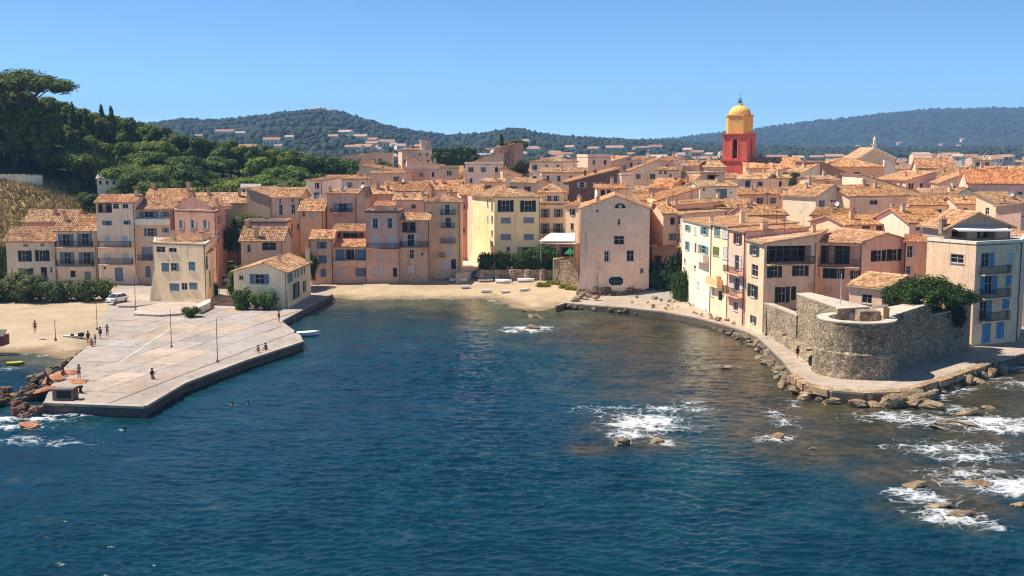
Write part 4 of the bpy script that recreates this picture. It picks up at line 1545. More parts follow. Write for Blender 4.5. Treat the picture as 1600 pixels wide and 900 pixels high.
def on_face(hs, e, px, py, proud=0.0):
    u, z = hs.uv(e, px, py)
    a, d, L, rz = hs.frame(e)
    n = Vector((d.y, -d.x, 0))
    p = a + d * u + n * proud
    return Vector((p.x, p.y, z)), rz


# octagonal window with pale surround, and the half-round attic window
p, rz = on_face(A, 'F', 880 + 371 / 4.5, 280 + 716 / 4.5)


def ngon_plate(rx, rz_, k, y0, y1, cut=.35, half=False):
    mb = MB()
    if half:
        ring = [(rx * math.cos(i * math.pi / 12), rz_ * math.sin(i * math.pi / 12)) for i in range(13)]
    else:
        c = cut
        ring = [(-rx, -rz_ + c), (-rx + c, -rz_), (rx - c, -rz_), (rx, -rz_ + c), (rx, rz_ - c), (rx - c, rz_), (-rx + c, rz_), (-rx, rz_ - c)]
    m = len(ring)
    k0 = len(mb.v)
    mb.v += [(x, y0, z) for x, z in ring] + [(x, y1, z) for x, z in ring]
    mb.f.append(tuple(k0 + i for i in range(m)))
    mb.c.append(None)
    for i in range(m):
        j = (i + 1) % m
        mb.f.append((k0 + i, k0 + j, k0 + m + j, k0 + m + i))
        mb.c.append(None)
    return mb


o = A.put('octagon_window', ngon_plate(1.5, .98, 8, -.08, .05, .55).mesh('octagon_window'), 'plaster', p, rz, srgb(205, 210, 212))
A.put('pane', ngon_plate(1.28, .78, 8, -.10, -.082, .46).mesh('pane'), 'glass', (0, 0, 0), 0, None, o, True)
mb = MB()
for x in (-.75, -.25, .25, .75):
    mb.box(x - .03, x + .03, -.14, -.102, -.74, .74)
mb.box(-1.2, 1.2, -.14, -.102, -.03, .03)
A.put('glazing_bars', mb.mesh('glazing_bars'), 'paint', (0, 0, 0), 0, srgb(90, 130, 150), o, True)
p, rz = on_face(A, 'F', 880 + 401 / 4.5, 280 + 204 / 4.5)
o = A.put('attic_window', ngon_plate(1.0, .86, 0, -.07, .05, half=True).mesh('attic_window'), 'paint', p, rz, srgb(110, 62, 46))
A.put('pane', ngon_plate(.84, .70, 0, -.09, -.072, half=True).mesh('pane'), 'glass', (0, 0, .06), 0, None, o, True)
mb = MB()
mb.box(-.3, .3, -.11, -.092, .1, .6)
A.put('curtain', mb.mesh('curtain'), 'cloth', (0, 0, 0), 0, srgb(200, 190, 180), o, True)
# sloping foot at the left corner and a rubble base
a, d, L, rz = A.frame('F')
n = Vector((d.y, -d.x, 0))
mb = MB()
q = [a - d * .9 + n * .5, a + d * 3 + n * .5, a + d * 3 + n * .01, a - d * .01 + n * .01]
qt = [a - d * .02 + n * .03, a + d * 3 + n * .03, a + d * 3 + n * .01, a - d * .01 + n * .01]
mb.prism([(x.x, x.y) for x in q], A.z0, tz(a.x, a.y) + 4.4, poly_top=[(x.x, x.y) for x in qt])
A.part(mb, 'buttress', 'plaster', A.color)
mb = MB()
for i in range(46):
    u = random.uniform(0, L)
    zz = random.uniform(.9, 2.4 - .5 * abs(u / L - .4))
    r = random.uniform(.25, .55)
    c = a + d * u + n * (.12 + .55 * max(0, (2.2 - zz)) * random.random())
    mb.box(-r, r, -r * .8, r * .8, -r * .7, r * .7, Matrix.Translation((c.x, c.y, zz)) @ Matrix.Rotation(random.uniform(0, 3), 4, 'Z') @ Matrix.Rotation(random.uniform(-.3, .3), 4, 'X'))
rb = A.part(mb, 'rubble_base', 'rock', (.8, .72, .68, 1))
tag(rb, kind='stuff')
# small lean-to and garden wall right of the rose house
H('orange house with olive shutters in the gap right of the rose house', Z5, (655, 216), (795, 207), 165, 130, 9, 'sb', (236, 172, 100),
  [('F', 668, 375, 684, 440, 'w', 'n'), ('F', 715, 365, 750, 465, 'o', 'o'), ('F', 715, 245, 778, 322, 'c', 't'), ('F', 668, 225, 680, 280, 'c', 'w')], (1.05, .98, .9, 1))
H('narrow yellow slice of house squeezed beside the rose house', Z5, (628, 212), (655, 212), 170, 150, 8, 'flat', (228, 186, 110), [('F', 632, 300, 650, 350, 'w', 'n'), ('F', 632, 420, 652, 500, 'w', 'o')])
H('dull orange garden building with dark gate behind the big tree', Z5, (628, 206), (805, 204), 470, 430, 6, 'sb', (190, 140, 112), [('F', 632, 535, 800, 600, 'K', 'k')], (1.15, 1.0, .85, 1))
H('pale grey side wall house between the orange house and the white house', Z5, (790, 207), (845, 203), 235, 205, 8, 'sb', (214, 190, 172), [('F', 795, 380, 815, 440, 'w', 'k'), ('F', 806, 258, 824, 320, 'w', 't')], PALE)

# --- the row along the right shore: facades face the cove
def shoreY(zx):
    return float(np.interp(zx, [105, 285, 390, 490, 605], [196, 177.5, 170.5, 164.5, 157]))


H('white shore house with turquoise shutters at the left of the row', Z6, (106, shoreY(106)), (285, shoreY(285)), 202, 160, 11, 'sb', (232, 218, 200),
  [('F', 120, 237, 152, 282, 'o', 't'), ('F', 176, 250, 188, 298, 'c', 'w'), ('F', 215, 247, 262, 308, 'o', 't'), ('F', 122, 338, 146, 400, 'o', 't'), ('F', 178, 350, 188, 418, 'c', 'r'), ('F', 202, 357, 262, 428, 'o', 't'), ('F', 200, 418, 264, 455, 'bal', 'P'),
   ('F', 112, 445, 122, 475, 'w', 'k'), ('F', 172, 485, 185, 515, 'w', 'k'), ('F', 190, 580, 206, 625, 'c', 'w')], (1.0, .92, .85, 1), over=.3, chim=[(.55, .2, .8, .6, .6)])
H('cream shore house with olive shutters and yellow balcony', Z6, (285, shoreY(285)), (390, shoreY(390)), 231, 188, 11, 'sb', (238, 206, 158),
  [('F', 297, 249, 334, 313, 'c', 's'), ('F', 350, 260, 382, 325, 'c', 'w'), ('F', 288, 370, 328, 432, 'c', 'o'), ('F', 350, 372, 388, 455, 'c', 'w'), ('F', 225, 510, 350, 600, 'bal', 'Y'), ('F', 256, 588, 274, 615, 'w', 'n'), ('F', 310, 550, 340, 585, 'K', 'k'), ('F', 272, 600, 296, 680, 'c', 'w'), ('F', 322, 640, 346, 708, 'd', 'k')], (1.05, .95, .85, 1), over=.3, chim=[(.4, .35, 1.7, .7, .7)])
H('rose pink shore house with arched balcony doors', Z6, (390, shoreY(390)), (490, shoreY(490)), 262, 222, 10, 'sb', (226, 166, 134),
  [('F', 418, 288, 466, 362, 'o', 'n'), ('F', 413, 420, 464, 523, 'o', 'w'), ('F', 403, 555, 472, 655, 'o', 'w'), ('F', 415, 708, 441, 770, 'w', 'k'), ('F', 352, 490, 482, 530, 'bal', 'k'), ('F', 346, 612, 476, 664, 'bal', 'k')], (1.08, .95, .85, 1), over=.3, chim=[(.95, .3, 1.2, 1.0, .9)])
h4 = H('peach corner house with dark green shutters and long loggia', Z6, (605, 157), (925, 158.5), 352, 300, 13, 'sr', (224, 176, 130),
       [('F', 620, 370, 888, 470, 'K', 'k'), ('F', 620, 488, 710, 562, 'o', 'g'), ('F', 774, 485, 872, 552, 'o', 'g'), ('F', 668, 620, 757, 714, 'o', 'g'), ('F', 768, 616, 796, 700, 'd', 'k'), ('F', 618, 432, 892, 478, 'bal', 'k'),
        ('L', 517, 360, 572, 434, 'o', 'v'), ('L', 526, 477, 564, 562, 'w', 'w'), ('L', 504, 593, 563, 694, 'o', 'g'), ('L', 521, 788, 554, 850, 'o', 'v')],
       (1.08, 1.02, .94, 1), back=[(xat(1290, 168), 168), (xat(1165, 164.5), 164.5)], over=.35, chim=[(.86, .55, 1.0, .5, .5)])
h5b = H('peach house with brown loggia railing and tiled porch roof', Z7, (45, 161), (305, 159), 270, 235, 9, 'gx', (222, 168, 128),
        [('F', 62, 288, 288, 400, 'K', 'k'), ('F', 90, 402, 150, 468, 'c', 'g'), ('F', 152, 405, 205, 470, 'o', 'k'), ('F', 240, 425, 292, 472, 'o', 'g'), ('F', 56, 348, 288, 404, 'bal', 'k'), ('F', 60, 412, 70, 455, 'w', 'n')], (1.05, .98, .9, 1), over=.5)
H('pink gabled house wing with two pairs of black shutters', Z7, (305, 159), (541, 162), 264, 226, 10, 'gy', (224, 172, 146),
  [('F', 350, 316, 426, 374, 'o', 'k'), ('F', 434, 311, 511, 371, 'o', 'k')], (1.08, 1.02, .95, 1), t=.52)
H('small tiled cottage beside the round tree inside the fort', Z7, (234, 147.5), (425, 143.5), 500, 428, 9, 'gx', (206, 168, 142), [('F', 300, 550, 353, 606, 'w', 'v')], (1.1, 1.08, 1.0, 1), over=.45)
H('orange house slice with white curtained windows beside the grey block', Z7, (540, 160), (658, 159), 268, 232, 8, 'sb', (216, 156, 108), [('F', 545, 290, 597, 358, 'h', 'w'), ('F', 538, 400, 583, 446, 'h', 'w')], (1.1, .92, .8, 1), over=.4)
r8l, r8c, r8r = (xat(1449, 152.5, 15), 152.5), (xat(1525.5, 146, 15), 146.0), (xat(1597, 149.5, 15), 149.5)
R8 = H('tall grey-beige corner block with sky blue shutters and three balconies', Z7, (920, 146), (1168, 149.5), 280, 268, 8, 'flat', (224, 184, 142),
       [('F', 948, 330, 1026, 400, 'h', 'c'), ('F', 944, 450, 1026, 552, 'o', 'c'), ('F', 940, 590, 1012, 690, 'h', 'c'), ('F', 951, 712, 994, 812, 'c', 'c'), ('F', 1092, 332, 1118, 406, 'c', 'w'), ('F', 1079, 443, 1108, 506, 'c', 'c'), ('F', 1061, 566, 1097, 630, 'c', 'c'), ('F', 1029, 698, 1068, 788, 'c', 'c'),
        ('F', 934, 395, 1080, 440, 'bal', 'k'), ('F', 932, 515, 1078, 568, 'bal', 'k'), ('F', 930, 645, 1072, 692, 'bal', 'k'), ('L', 780, 333, 849, 388, 'w', 'n')],
       back=[(xat(1600, 160), 160), r8l], flatcol=(226, 216, 206), cat='building')
PENT = H('penthouse with gabled roof and white awning on top of the grey block', Z7, (765, 152), (1105, 154), 190, 112, 6, 'gy', (160, 142, 128),
         [('F', 786, 208, 866, 250, 'K', 'k'), ('F', 924, 208, 1022, 250, 'K', 'k')], (1.1, 1.0, .92, 1), z0=R8.z1 + .03, t=.45, over=.6, chim=[(-.04, .1, 1.2, .8, .7)])
H('peach house at the right edge of the picture beside the grey block', Z7, (1168, 163), (1420, 163), 250, 215, 9, 'gx', (226, 170, 120), [('F', 1172, 330, 1182, 400, 'w', 'k')], (1.1, .98, .9, 1))

# extras on the measured houses
def awning(hs, e, px0, py0, px1, py1, out, name='awning', col=(232, 222, 206), drop=.5):
    (p0, rz), (p1, _) = on_face(hs, e, px0, py0), on_face(hs, e, px1, py0)
    a, d, L, _ = hs.frame(e)
    n = Vector((d.y, -d.x, 0))
    mb = MB()
    N = 8
    for i in range(N):
        q0, q1 = lerp(p0, p1, i / N), lerp(p0, p1, (i + 1) / N)
        o0, o1 = q0 + n * out - Vector((0, 0, drop)), q1 + n * out - Vector((0, 0, drop))
        slab_quad(mb, q0, q1, o1, o0, .03)
        sg = .16
        slab_quad(mb, o0, o1, o1 + n * .02 - Vector((0, 0, sg)), o0 + n * .02 - Vector((0, 0, sg)), .02)
    return hs.part(mb, name, 'cloth', srgb(*col))


awning(ALLHOUSES[-1] if False else PENT, 'F', 1260 + 775 / 3.462, 300 + 188 / 3.462, 1260 + 1065 / 3.462, 300 + 207 / 3.462, 2.0, col=(240, 232, 224), drop=.35)
# ------------------------------------------------------------------ the roofs of the town behind, measured more loosely
AW = lambda sc='bwk', **k: dict(F=dict(sc=sc, **k))
T = [
    # label, Z, x0, x1, eave, ridge, Y, depth, roof, colour, tint, extras
    ('beige house with red hip roof right of the white house', S3, 240, 600, 440, 408, 285, 9, 'gx', (206, 170, 150), RED, {}),
    ('white house with long orange slope and two round windows', S3, 505, 880, 380, 318, 320, 12, 'sl', (228, 205, 192), (1.15, 1.02, .88, 1), {}),
    ('pink upper house with windowed gable at the wood edge', S3, 420, 600, 310, 270, 365, 10, 'sr', (206, 164, 146), RED, {}),
    ('long low house with orange roof at the edge of the pines', S3, 360, 715, 245, 212, 420, 11, 'sr', (198, 170, 140), (1.1, .9, .8, 1), {}),
    ('cream house with dark window below the orange slope', S3, 620, 890, 392, 372, 300, 7, 'sb', (220, 190, 162), PALE, {}),
    ('square pink chateau block on the rise', S3, 872, 1120, 190, 172, 430, 10, 'hip', (196, 150, 132), (.95, .8, .75, 1), {}),
    ('rose house with white-edged roof below the chateau', S3, 915, 1240, 322, 264, 350, 11, 'sl', (214, 165, 150), (1.15, 1.08, 1, 1), {}),
    ('pink cube house with flat top under the rose house', S3, 885, 1192, 355, 335, 325, 8, 'flat', (216, 160, 140), None, {}),
    ('house with dark green glazed veranda behind the lane', S3, 1195, 1362, 340, 328, 300, 8, 'flat', (150, 130, 112), None, {}),
    ('broad pale orange roof behind the rose stone house', S3, 690, 1050, 540, 465, 246, 9, 'gx', (200, 160, 140), (1.15, 1.0, .9, 1), {}),
    ('long reddish roof running back beside the terracotta house', S3, 1020, 1340, 530, 455, 262, 9, 'gx', (205, 150, 130), (1.15, .95, .88, 1), {}),
    ('narrow reddish roof above the lane', S3, 1130, 1420, 495, 448, 280, 8, 'gx', (206, 160, 140), (1.15, .95, .88, 1), {}),
    ('white pink house with roof garden railing', S4, -20, 303, 310, 296, 300, 9, 'flat', (232, 206, 196), None, {}),
    ('orange gable wall house left of the pink block', S4, 305, 470, 405, 340, 300, 8, 'sl', (222, 150, 95), RED, {}),
    ('brown brick tower house with sloping roof and cypress', S4, 242, 405, 175, 132, 380, 9, 'sr', (148, 108, 88), (1, .9, .8, 1), {}),
    ('plain sloping gable wall left of the brown tower house', S4, 60, 290, 290, 212, 372, 8, 'sr', (196, 160, 140), PALE, {}),
    ('pink square block with hipped roof and tiny windows', S4, 537, 830, 290, 246, 300, 10, 'hip', (212, 170, 150), PALE, {}),
    ('pink villa with long pale roof behind the yellow house', S4, 642, 1040, 382, 346, 270, 9, 'gx', (220, 180, 168), PALE, {}),
    ('rose house with rounded gable in the upper rows', S4, 835, 1030, 290, 262, 330, 10, 'gy', (208, 160, 146), RED, {}),
    ('house with arched roof terrace and glass screen', S4, 1040, 1240, 250, 228, 320, 9, 'flat', (214, 184, 165), None, {}),
    ('tall red chimney house in the upper rows', S4, 1225, 1395, 295, 240, 330, 9, 'sr', (204, 150, 132), PALE, {}),
    ('dark brown house with white shutters and long sloping roof', S4, 878, 1310, 462, 345, 240, 9, 'sr', (100, 70, 56), (1.1, 1.0, .88, 1), dict(wins=[('F', 948, 462, 1030, 512, 'o', 'w'), ('F', 1085, 462, 1155, 512, 'o', 'w')])),
    ('pink slice of house between the yellow house and the rose house', S4, 850, 960, 660, 640, 228, 7, 'gx', (222, 178, 150), RED, {}),
    ('roof-terrace house with arcade behind the rose house', S4, 1122, 1375, 520, 488, 222, 7, 'gx', (214, 165, 130), (1.15, .98, .82, 1), dict(wins=[('F', 1150, 535, 1190, 600, 'K', 'k'), ('F', 1205, 535, 1240, 600, 'K', 'k'), ('F', 1252, 540, 1280, 600, 'K', 'k')])),
    ('pink chimney-like cube beside the arcade house', S4, 1330, 1430, 400, 390, 240, 5, 'flat', (222, 166, 150), None, {}),
    ('yellow-pink house behind the cream house roof', S4, 350, 580, 470, 430, 252, 8, 'gx', (214, 180, 150), PALE, {}),
    ('low pale roof above the lane balconies', S4, 130, 340, 462, 438, 268, 7, 'gx', (224, 180, 165), PALE, {}),
    ('cream gable left of the church, first in the row', S5, 0, 125, 492, 470, 330, 10, 'gx', (220, 190, 168), PALE, {}),
    ('white-grey house with pale slope in the upper town', S5, 30, 230, 570, 480, 295, 9, 'sr', (206, 180, 160), (.95, .88, .8, 1), {}),
    ('cream cube with one dark door and red roof', S5, 220, 342, 500, 476, 310, 8, 'gx', (216, 184, 152), RED, {}),
    ('white house with three dark windows near the tall cross pole', S5, 198, 366, 565, 548, 275, 8, 'gx', (232, 214, 200), PALE, dict(wins=[('F', 225, 572, 243, 595, 'w', 'n'), ('F', 258, 572, 278, 595, 'w', 'n'), ('F', 297, 590, 316, 615, 'w', 'n')])),
    ('rose roofed house left of the bell tower', S5, 340, 480, 540, 500, 300, 9, 'gx', (208, 160, 140), RED, {}),
    ('broad red roof in the middle of the upper town', S5, 150, 300, 690, 625, 255, 9, 'gx', (214, 150, 118), (1.15, .9, .75, 1), {}),
    ('pink house with two small windows under the red roof', S5, 295, 400, 655, 632, 260, 8, 'gx', (214, 158, 138), RED, {}),
    ('pointed orange gable behind the white garage house', S5, 400, 515, 690, 600, 255, 9, 'sr', (222, 168, 130), (1.1, .95, .8, 1), {}),
    ('stone arch terrace house below the bell tower', S5, 512, 690, 585, 578, 275, 8, 'flat', (150, 128, 108), None, dict(wins=[('F', 560, 600, 650, 632, 'K', 'k')])),
    ('pale roof house in front of the bell tower', S5, 545, 690, 545, 500, 300, 9, 'gx', (206, 165, 140), PALE, {}),
    ('white garage house with pale blue door', S5, 512, 772, 680, 640, 235, 9, 'gx', (228, 212, 198), PALE, dict(wins=[('F', 625, 698, 702, 770, 'd', 'b'), ('F', 533, 690, 547, 712, 'w', 'n'), ('F', 725, 718, 738, 730, 'w', 'n')])),
    ('orange house with long low gable facing the cove', S5, 215, 505, 780, 690, 222, 10, 'sr', (224, 172, 125), (1.15, .98, .85, 1), dict(wins=[('F', 385, 738, 412, 752, 'w', 'n')])),
    ('broad pale roof between the orange gable and the shore row', S5, 255, 520, 868, 790, 206, 9, 'gx', (214, 184, 160), (1.15, 1.05, .92, 1), {}),
    ('house with blue door on the long white wall', S5, 770, 960, 628, 588, 270, 9, 'gx', (230, 214, 206), PALE, dict(wins=[('F', 828, 640, 865, 695, 'd', 'B'), ('F', 915, 648, 950, 680, 'w', 'w')])),
    ('long white wall house right of the blue door', S5, 960, 1270, 622, 600, 272, 8, 'gx', (230, 212, 204), PALE, {}),
    ('rust house with twin chimneys below the white wall', S5, 785, 1075, 735, 695, 245, 8, 'gx', (196, 150, 130), (1.12, 1, .88, 1), {}),
    ('pale roof with skylight above the shore row', S5, 640, 930, 830, 770, 210, 9, 'gx', (210, 170, 145), (1.12, 1.02, .9, 1), {}),
    ('sunlit roof with round chimney behind the cream shore house', S5, 860, 1120, 880, 815, 192, 9, 'gx', (214, 160, 128), (1.1, .98, .84, 1), {}),
    ('small house with dark window right of the rust house', S6, 95, 240, 600, 578, 250, 7, 'gx', (196, 150, 132), (1.12, 1, .9, 1), {}),
    ('pale pink sloping roof right of the small house', S6, 238, 400, 605, 565, 240, 8, 'sb', (226, 196, 168), (1.15, 1.05, .95, 1), {}),
    ('house with raw orange gable wall in front of the church', S6, -10, 90, 505, 450, 290, 8, 'sr', (222, 160, 110), (1.1, .98, .84, 1), {}),
    ('house with dark roof window left of the church wing', S6, 225, 335, 475, 408, 280, 9, 'sr', (226, 208, 196), PALE, {}),
    ('brown gable wall house left of the yellow church wing', S6, 335, 480, 480, 408, 282, 9, 'sl', (150, 108, 92), (1.1, .95, .8, 1), {}),
    ('cream house with small square windows below the church', S6, 290, 445, 522, 498, 262, 8, 'gx', (222, 180, 150), PALE, {}),
    ('pink sloping house behind the satellite dish', S6, 385, 590, 530, 503, 258, 8, 'sr', (214, 160, 130), PALE, {}),
    ('broad orange roof with satellite dish below the church', S6, 590, 930, 600, 490, 240, 12, 'sl', (214, 160, 130), (1.15, .98, .8, 1), {}),
    ('pink house with grey gable end and long tiled roof', S6, 512, 870, 625, 560, 215, 12, 'gx', (222, 158, 128), (1.1, .98, .86, 1), dict(wins=[('F', 638, 650, 685, 678, 'w', 'k'), ('F', 528, 700, 545, 742, 'w', 'n')])),
    ('blank grey gable wall facing the cove', S6, 300, 510, 625, 560, 216, 9, 'gy', (182, 162, 138), (1.1, 1, .9, 1), {}),
    ('rusty roofed house in front of the grey gable', S6, 275, 480, 745, 698, 190, 9, 'gx', (206, 150, 125), (1.0, .9, .8, 1), {}),
    ('long pink house front with red roof, right of the grey gable', S6, 485, 885, 805, 745, 178, 10, 'gx', (224, 168, 140), (1.12, .98, .84, 1), dict(wins=[('F', 590, 800, 640, 830, 'w', 'k'), ('F', 655, 800, 735, 840, 'o', 'w')])),
    ('pink house under the broad orange roof beside the grey block', S6, 885, 1130, 790, 700, 172, 10, 'gx', (226, 176, 160), (1.15, .95, .78, 1), dict(wins=[('F', 925, 818, 950, 840, 'w', 'k'), ('F', 980, 818, 1040, 842, 'c', 'b')])),
    ('wide peach roof in the rows above the grey block', S6, 890, 1230, 680, 625, 220, 9, 'gx', (220, 176, 140), (1.15, 1.05, .92, 1), {}),
    ('pink roof house with long eave above the grey block', S6, 1180, 1410, 672, 625, 215, 9, 'gx', (212, 150, 130), (1.1, 1, .9, 1), {}),
    ('white cube house with terrace and pale gable at right', S6, 1300, 1440, 665, 600, 205, 9, 'sl', (230, 206, 190), PALE, {}),
    ('orange sided house in front of the big pink house', S6, 1425, 1585, 690, 660, 192, 9, 'sr', (216, 142, 100), (1.15, 1.02, .9, 1), {}),
    ('big salmon pink house with broad red roof at the right edge', S6, 1250, 1620, 545, 462, 235, 14, 'gx', (226, 150, 125), (1.2, .88, .72, 1), dict(wins=[('F', 1470, 608, 1505, 640, 'w', 'k'), ('F', 1562, 598, 1590, 616, 'w', 'k')])),
    ('rose house with sloping roof left of the salmon house', S6, 1075, 1250, 545, 470, 262, 10, 'sr', (214, 160, 142), (1.15, .95, .82, 1), {}),
    ('long sloping roof house behind the salmon house', S6, 1170, 1445, 485, 440, 300, 10, 'sr', (206, 160, 142), (1.15, .92, .8, 1), {}),
    ('pink house with red roof and two chimneys right of the chapel', S6, 865, 1050, 525, 470, 275, 11, 'sr', (222, 158, 140), (1.15, .95, .8, 1), {}),
    ('grey slope wall house right of the two chimneys', S6, 1040, 1250, 560, 440, 280, 9, 'sr', (178, 140, 126), BROWN, {}),
    ('white gable house with orange roof in the far row at right', S6, 930, 1170, 450, 392, 340, 11, 'gx', (226, 210, 196), (1.15, .95, .82, 1), {}),
    ('pale square villa with flat roof far right', S6, 1280, 1400, 400, 385, 420, 10, 'hip', (214, 190, 172), PALE, {}),
    ('white terrace house in the middle of the right roofs', S6, 930, 1190, 600, 580, 245, 7, 'flat', (230, 204, 184), None, {}),
    ('white gabled dormer house below the salmon house', S6, 1180, 1300, 610, 575, 230, 7, 'gy', (232, 218, 206), PALE, {}),
    ('ochre roofed house behind the left lane houses', Z4, 10, 225, 180, 128, 258, 9, 'gx', (206, 120, 80), (1.15, 1, .9, 1), {}),
]
for (lab, Z, x0, x1, ev, rd, Yy, dep, rf, colr, tint, ex) in T:
    wins = ex.get('wins', ())
    auto = None if wins else {'F': dict(sc='bwkyng', p=.85, step=2.6, ww=1.3, hh=1.3, kinds='ooowc')}
    if auto and rf in ('sl', 'sr', 'gx'):
        auto['L'] = dict(sc='bwk', p=.6, step=3.0, kinds='owc')
    ch = [(random.uniform(.1, .9), random.uniform(.2, .7), random.uniform(.7, 1.5), random.uniform(.45, .8), .55)] if rf != 'flat' else []
    if random.random() < .5 and rf != 'flat':
        ch.append((random.uniform(.1, .9), random.uniform(.2, .7), random.uniform(.6, 1.2), .5, .5))
    rot = random.uniform(-2.2, 2.2)
    tk = random.uniform(.74, 1.0)
    hv = random.choice([(1, 1, 1), (1, .94, .86), (.9, .88, .86), (1.02, .98, .86), (.85, .8, .76)])
    tint = tuple(v * tk * w_ for v, w_ in zip((tint or (1, 1, 1))[:3], hv)) + (1,)
    tgt = random.choice([(236, 214, 172), (222, 190, 150), (226, 182, 120), (238, 228, 212), (214, 172, 150), (230, 202, 160), (240, 220, 190)])
    mixf = .15 if lab.startswith(('dark', 'brown', 'brick', 'big salmon', 'terracotta')) else .55
    colr = tuple(a_ + (b_ - a_) * mixf for a_, b_ in zip(colr, tgt))
    H(lab, Z, (x0, Yy + rot), (x1, Yy - rot), ev, rd, dep, rf, colr, wins, tint, chim=ch, auto=auto, fine=Yy < 250)

# ------------------------------------------------------------------ fill houses of the crowded upper town (seen only as roofs between the others)
def occupied(x, y, r):
    for hs in ALLHOUSES:
        c = (hs.P[0] + hs.P[1] + hs.P[2] + hs.P[3]) / 4
        rr = max((p - c).length for p in hs.P) * .8
        if (x - c.x) ** 2 + (y - c.y) ** 2 < (r + rr) ** 2:
            return True
    return False


rf_ = random.Random(21)
nfill = 0
for row, Yb in enumerate((250, 268, 287, 306, 326, 347, 370, 395, 424, 456, 492)):
    xa, xb = (xat(520 if Yb > 300 else 600, Yb), xat(1690, Yb))
    x = xa + rf_.uniform(0, 6)
    while x < xb:
        wd, dp = rf_.uniform(7, 13), rf_.uniform(7, 11)
        Yy = Yb + rf_.uniform(-6, 6)
        x += wd / 2
        if not occupied(x, Yy + dp / 2, wd * .42):
            g = tz(x, Yy)
            ht = rf_.uniform(6.5, 9.5)
            z1 = g + ht
            # keep the roofs under the skyline of the photograph
            pyl = float(np.interp(800 + FPX * x / Yy, [520, 640, 760, 900, 1000, 1130, 1330, 1400, 1600], [262, 262, 262, 256, 252, 252, 258, 258, 262]))
            z1 = min(z1, zat(800, pyl, Yy) - 1.4)
            if z1 > g + 2:
                a = rf_.uniform(-.3, .3)
                d = Vector((math.cos(a), math.sin(a), 0))
                n = Vector((-d.y, d.x, 0))
                c = Vector((x, Yy, 0))
                FLp, FRp = c - d * wd / 2, c + d * wd / 2
                colr = rf_.choice([BEIGE, CREAM, PINK, (226, 176, 116), WHITE, (238, 220, 180), (222, 190, 150), (206, 176, 146), (236, 210, 176), WHITE])
                hs = House('tile-roofed house packed among the upper rows of the old town', FLp, FRp, FRp + n * dp, FLp + n * dp, g - 1.5, z1, srgb(*colr), 'house', 'house', 'houses filling the upper rows of the old town')
                kind = rf_.choice(['gx', 'gx', 'gx', 'gy', 'sl', 'sr', 'hip'])
                zr = z1 + rf_.uniform(1.2, 2.1)
                hs.rk = (kind, zr, .5)
                st = random.getstate()
                if Yb < 400:
                    hs.autowin('F', 'bwkyn', p=.8, step=2.7, kinds='oowc', zlow=z1 - 4.5)
                tn = rf_.uniform(.72, 1.08)
                hs.roof(kind, zr, .5, (tn, tn * rf_.uniform(.85, 1), tn * rf_.uniform(.75, .95), 1), False)
                hs.walls()
                hs.chimney(rf_.uniform(.15, .85), rf_.uniform(.2, .6), rf_.uniform(.7, 1.4), rf_.uniform(.5, .9), .55)
                ALLHOUSES.append(hs)
                nfill += 1
        x += wd / 2 + rf_.uniform(.5, 4)
print('fill houses', nfill)

# ------------------------------------------------------------------ church, bell tower, chapel
H('long church nave with broad orange roof beside the bell tower', S5, (838, 322), (1250, 322), 548, 478, 16, 'gx', (224, 164, 100), [('F', 1090, 582, 1135, 612, 'w', 'k'), ('F', 945, 580, 985, 612, 'w', 'k')], (1.2, .98, .76, 1), name='church', cat='church', fine=False)
H('yellow church wing with hipped orange roof', S6, (300, 312), (728, 310), 442, 392, 15, 'hip', (226, 160, 60), [('F', 540, 475, 575, 500, 'w', 'k')], (1.15, .96, .76, 1), name='church', cat='church', fine=False)
CH = H('chapel with white-edged beige gable behind the church wing', S6, (566, 345), (795, 345), 385, 322, 14, 'gy', (214, 186, 140), [], PALE, name='chapel', cat='chapel', fine=False, t=.42)
p, _ = on_face(CH, 'F', 1366, 229)
mb = MB()
mb.box(-.5, .5, -.3, .3, -.8, .5)
mb.box(-.8, .8, -.4, .4, .5, .7)
mb.box(-.35, .35, -.25, .25, .7, 2.0)
mb.lathe([(.5, 2.0), (.45, 2.3), (.2, 2.6), (.04, 3.4), (0, 3.5)], 8)
CH.put('finial', mb.mesh('finial'), 'plaster', (p.x, p.y - .1, p.z), 0, srgb(235, 220, 195))
a, d, L, rz = CH.frame('F')
mb = MB()   # white rakes on the gable and the sweeping volute at its right
for (t0, z0_, t1, z1_) in ((0, CH.z1, .42, CH.rk[1]), (.42, CH.rk[1], 1.02, CH.z1)):
    q0, q1 = a + d * (L * t0) + Vector((0, -.45, z0_ + .1)), a + d * (L * t1) + Vector((0, -.45, z1_ + .1))
    slab_quad(mb, q0, q1, q1 + Vector((0, .8, 0)), q0 + Vector((0, .8, 0)), .5)
CH.part(mb, 'gable_coping', 'plaster', srgb(238, 226, 208))
mb = MB()
vp = []
for i in range(13):
    t = i / 12
    px = 1381 + t * 24
    py = 250 + 34 * t ** 2.2
    vp.append((px, py))
bx = MB()
for i in range(12):
    (x0, y0), (x1, y1) = vp[i], vp[i + 1]
    Yv = 330
    A0, A1 = Vector((xat(x0, Yv, 20), Yv, zat(x0, y0, Yv))), Vector((xat(x1, Yv, 20), Yv, zat(x1, y1, Yv)))
    bx.prism([(A0.x, Yv), (A1.x, Yv), (A1.x, Yv + 1.2), (A0.x, Yv + 1.2)], 12, [A0.z, A1.z, A1.z, A0.z])
CH.part(bx, 'volute', 'plaster', srgb(236, 220, 204))

# bell tower
TY = 328
tx = xat(1158.5, TY, 27)
BT = empty('bell_tower', (tx, TY + 3.5, tz(tx, TY) - 1), R(-31))
tag(BT, 'red bell tower with yellow drum, dome and iron bell cage above the roofs', 'bell tower')
bz = BT.location.z
zz = lambda py: zat(1158, py, TY) - bz
sA = 7.4


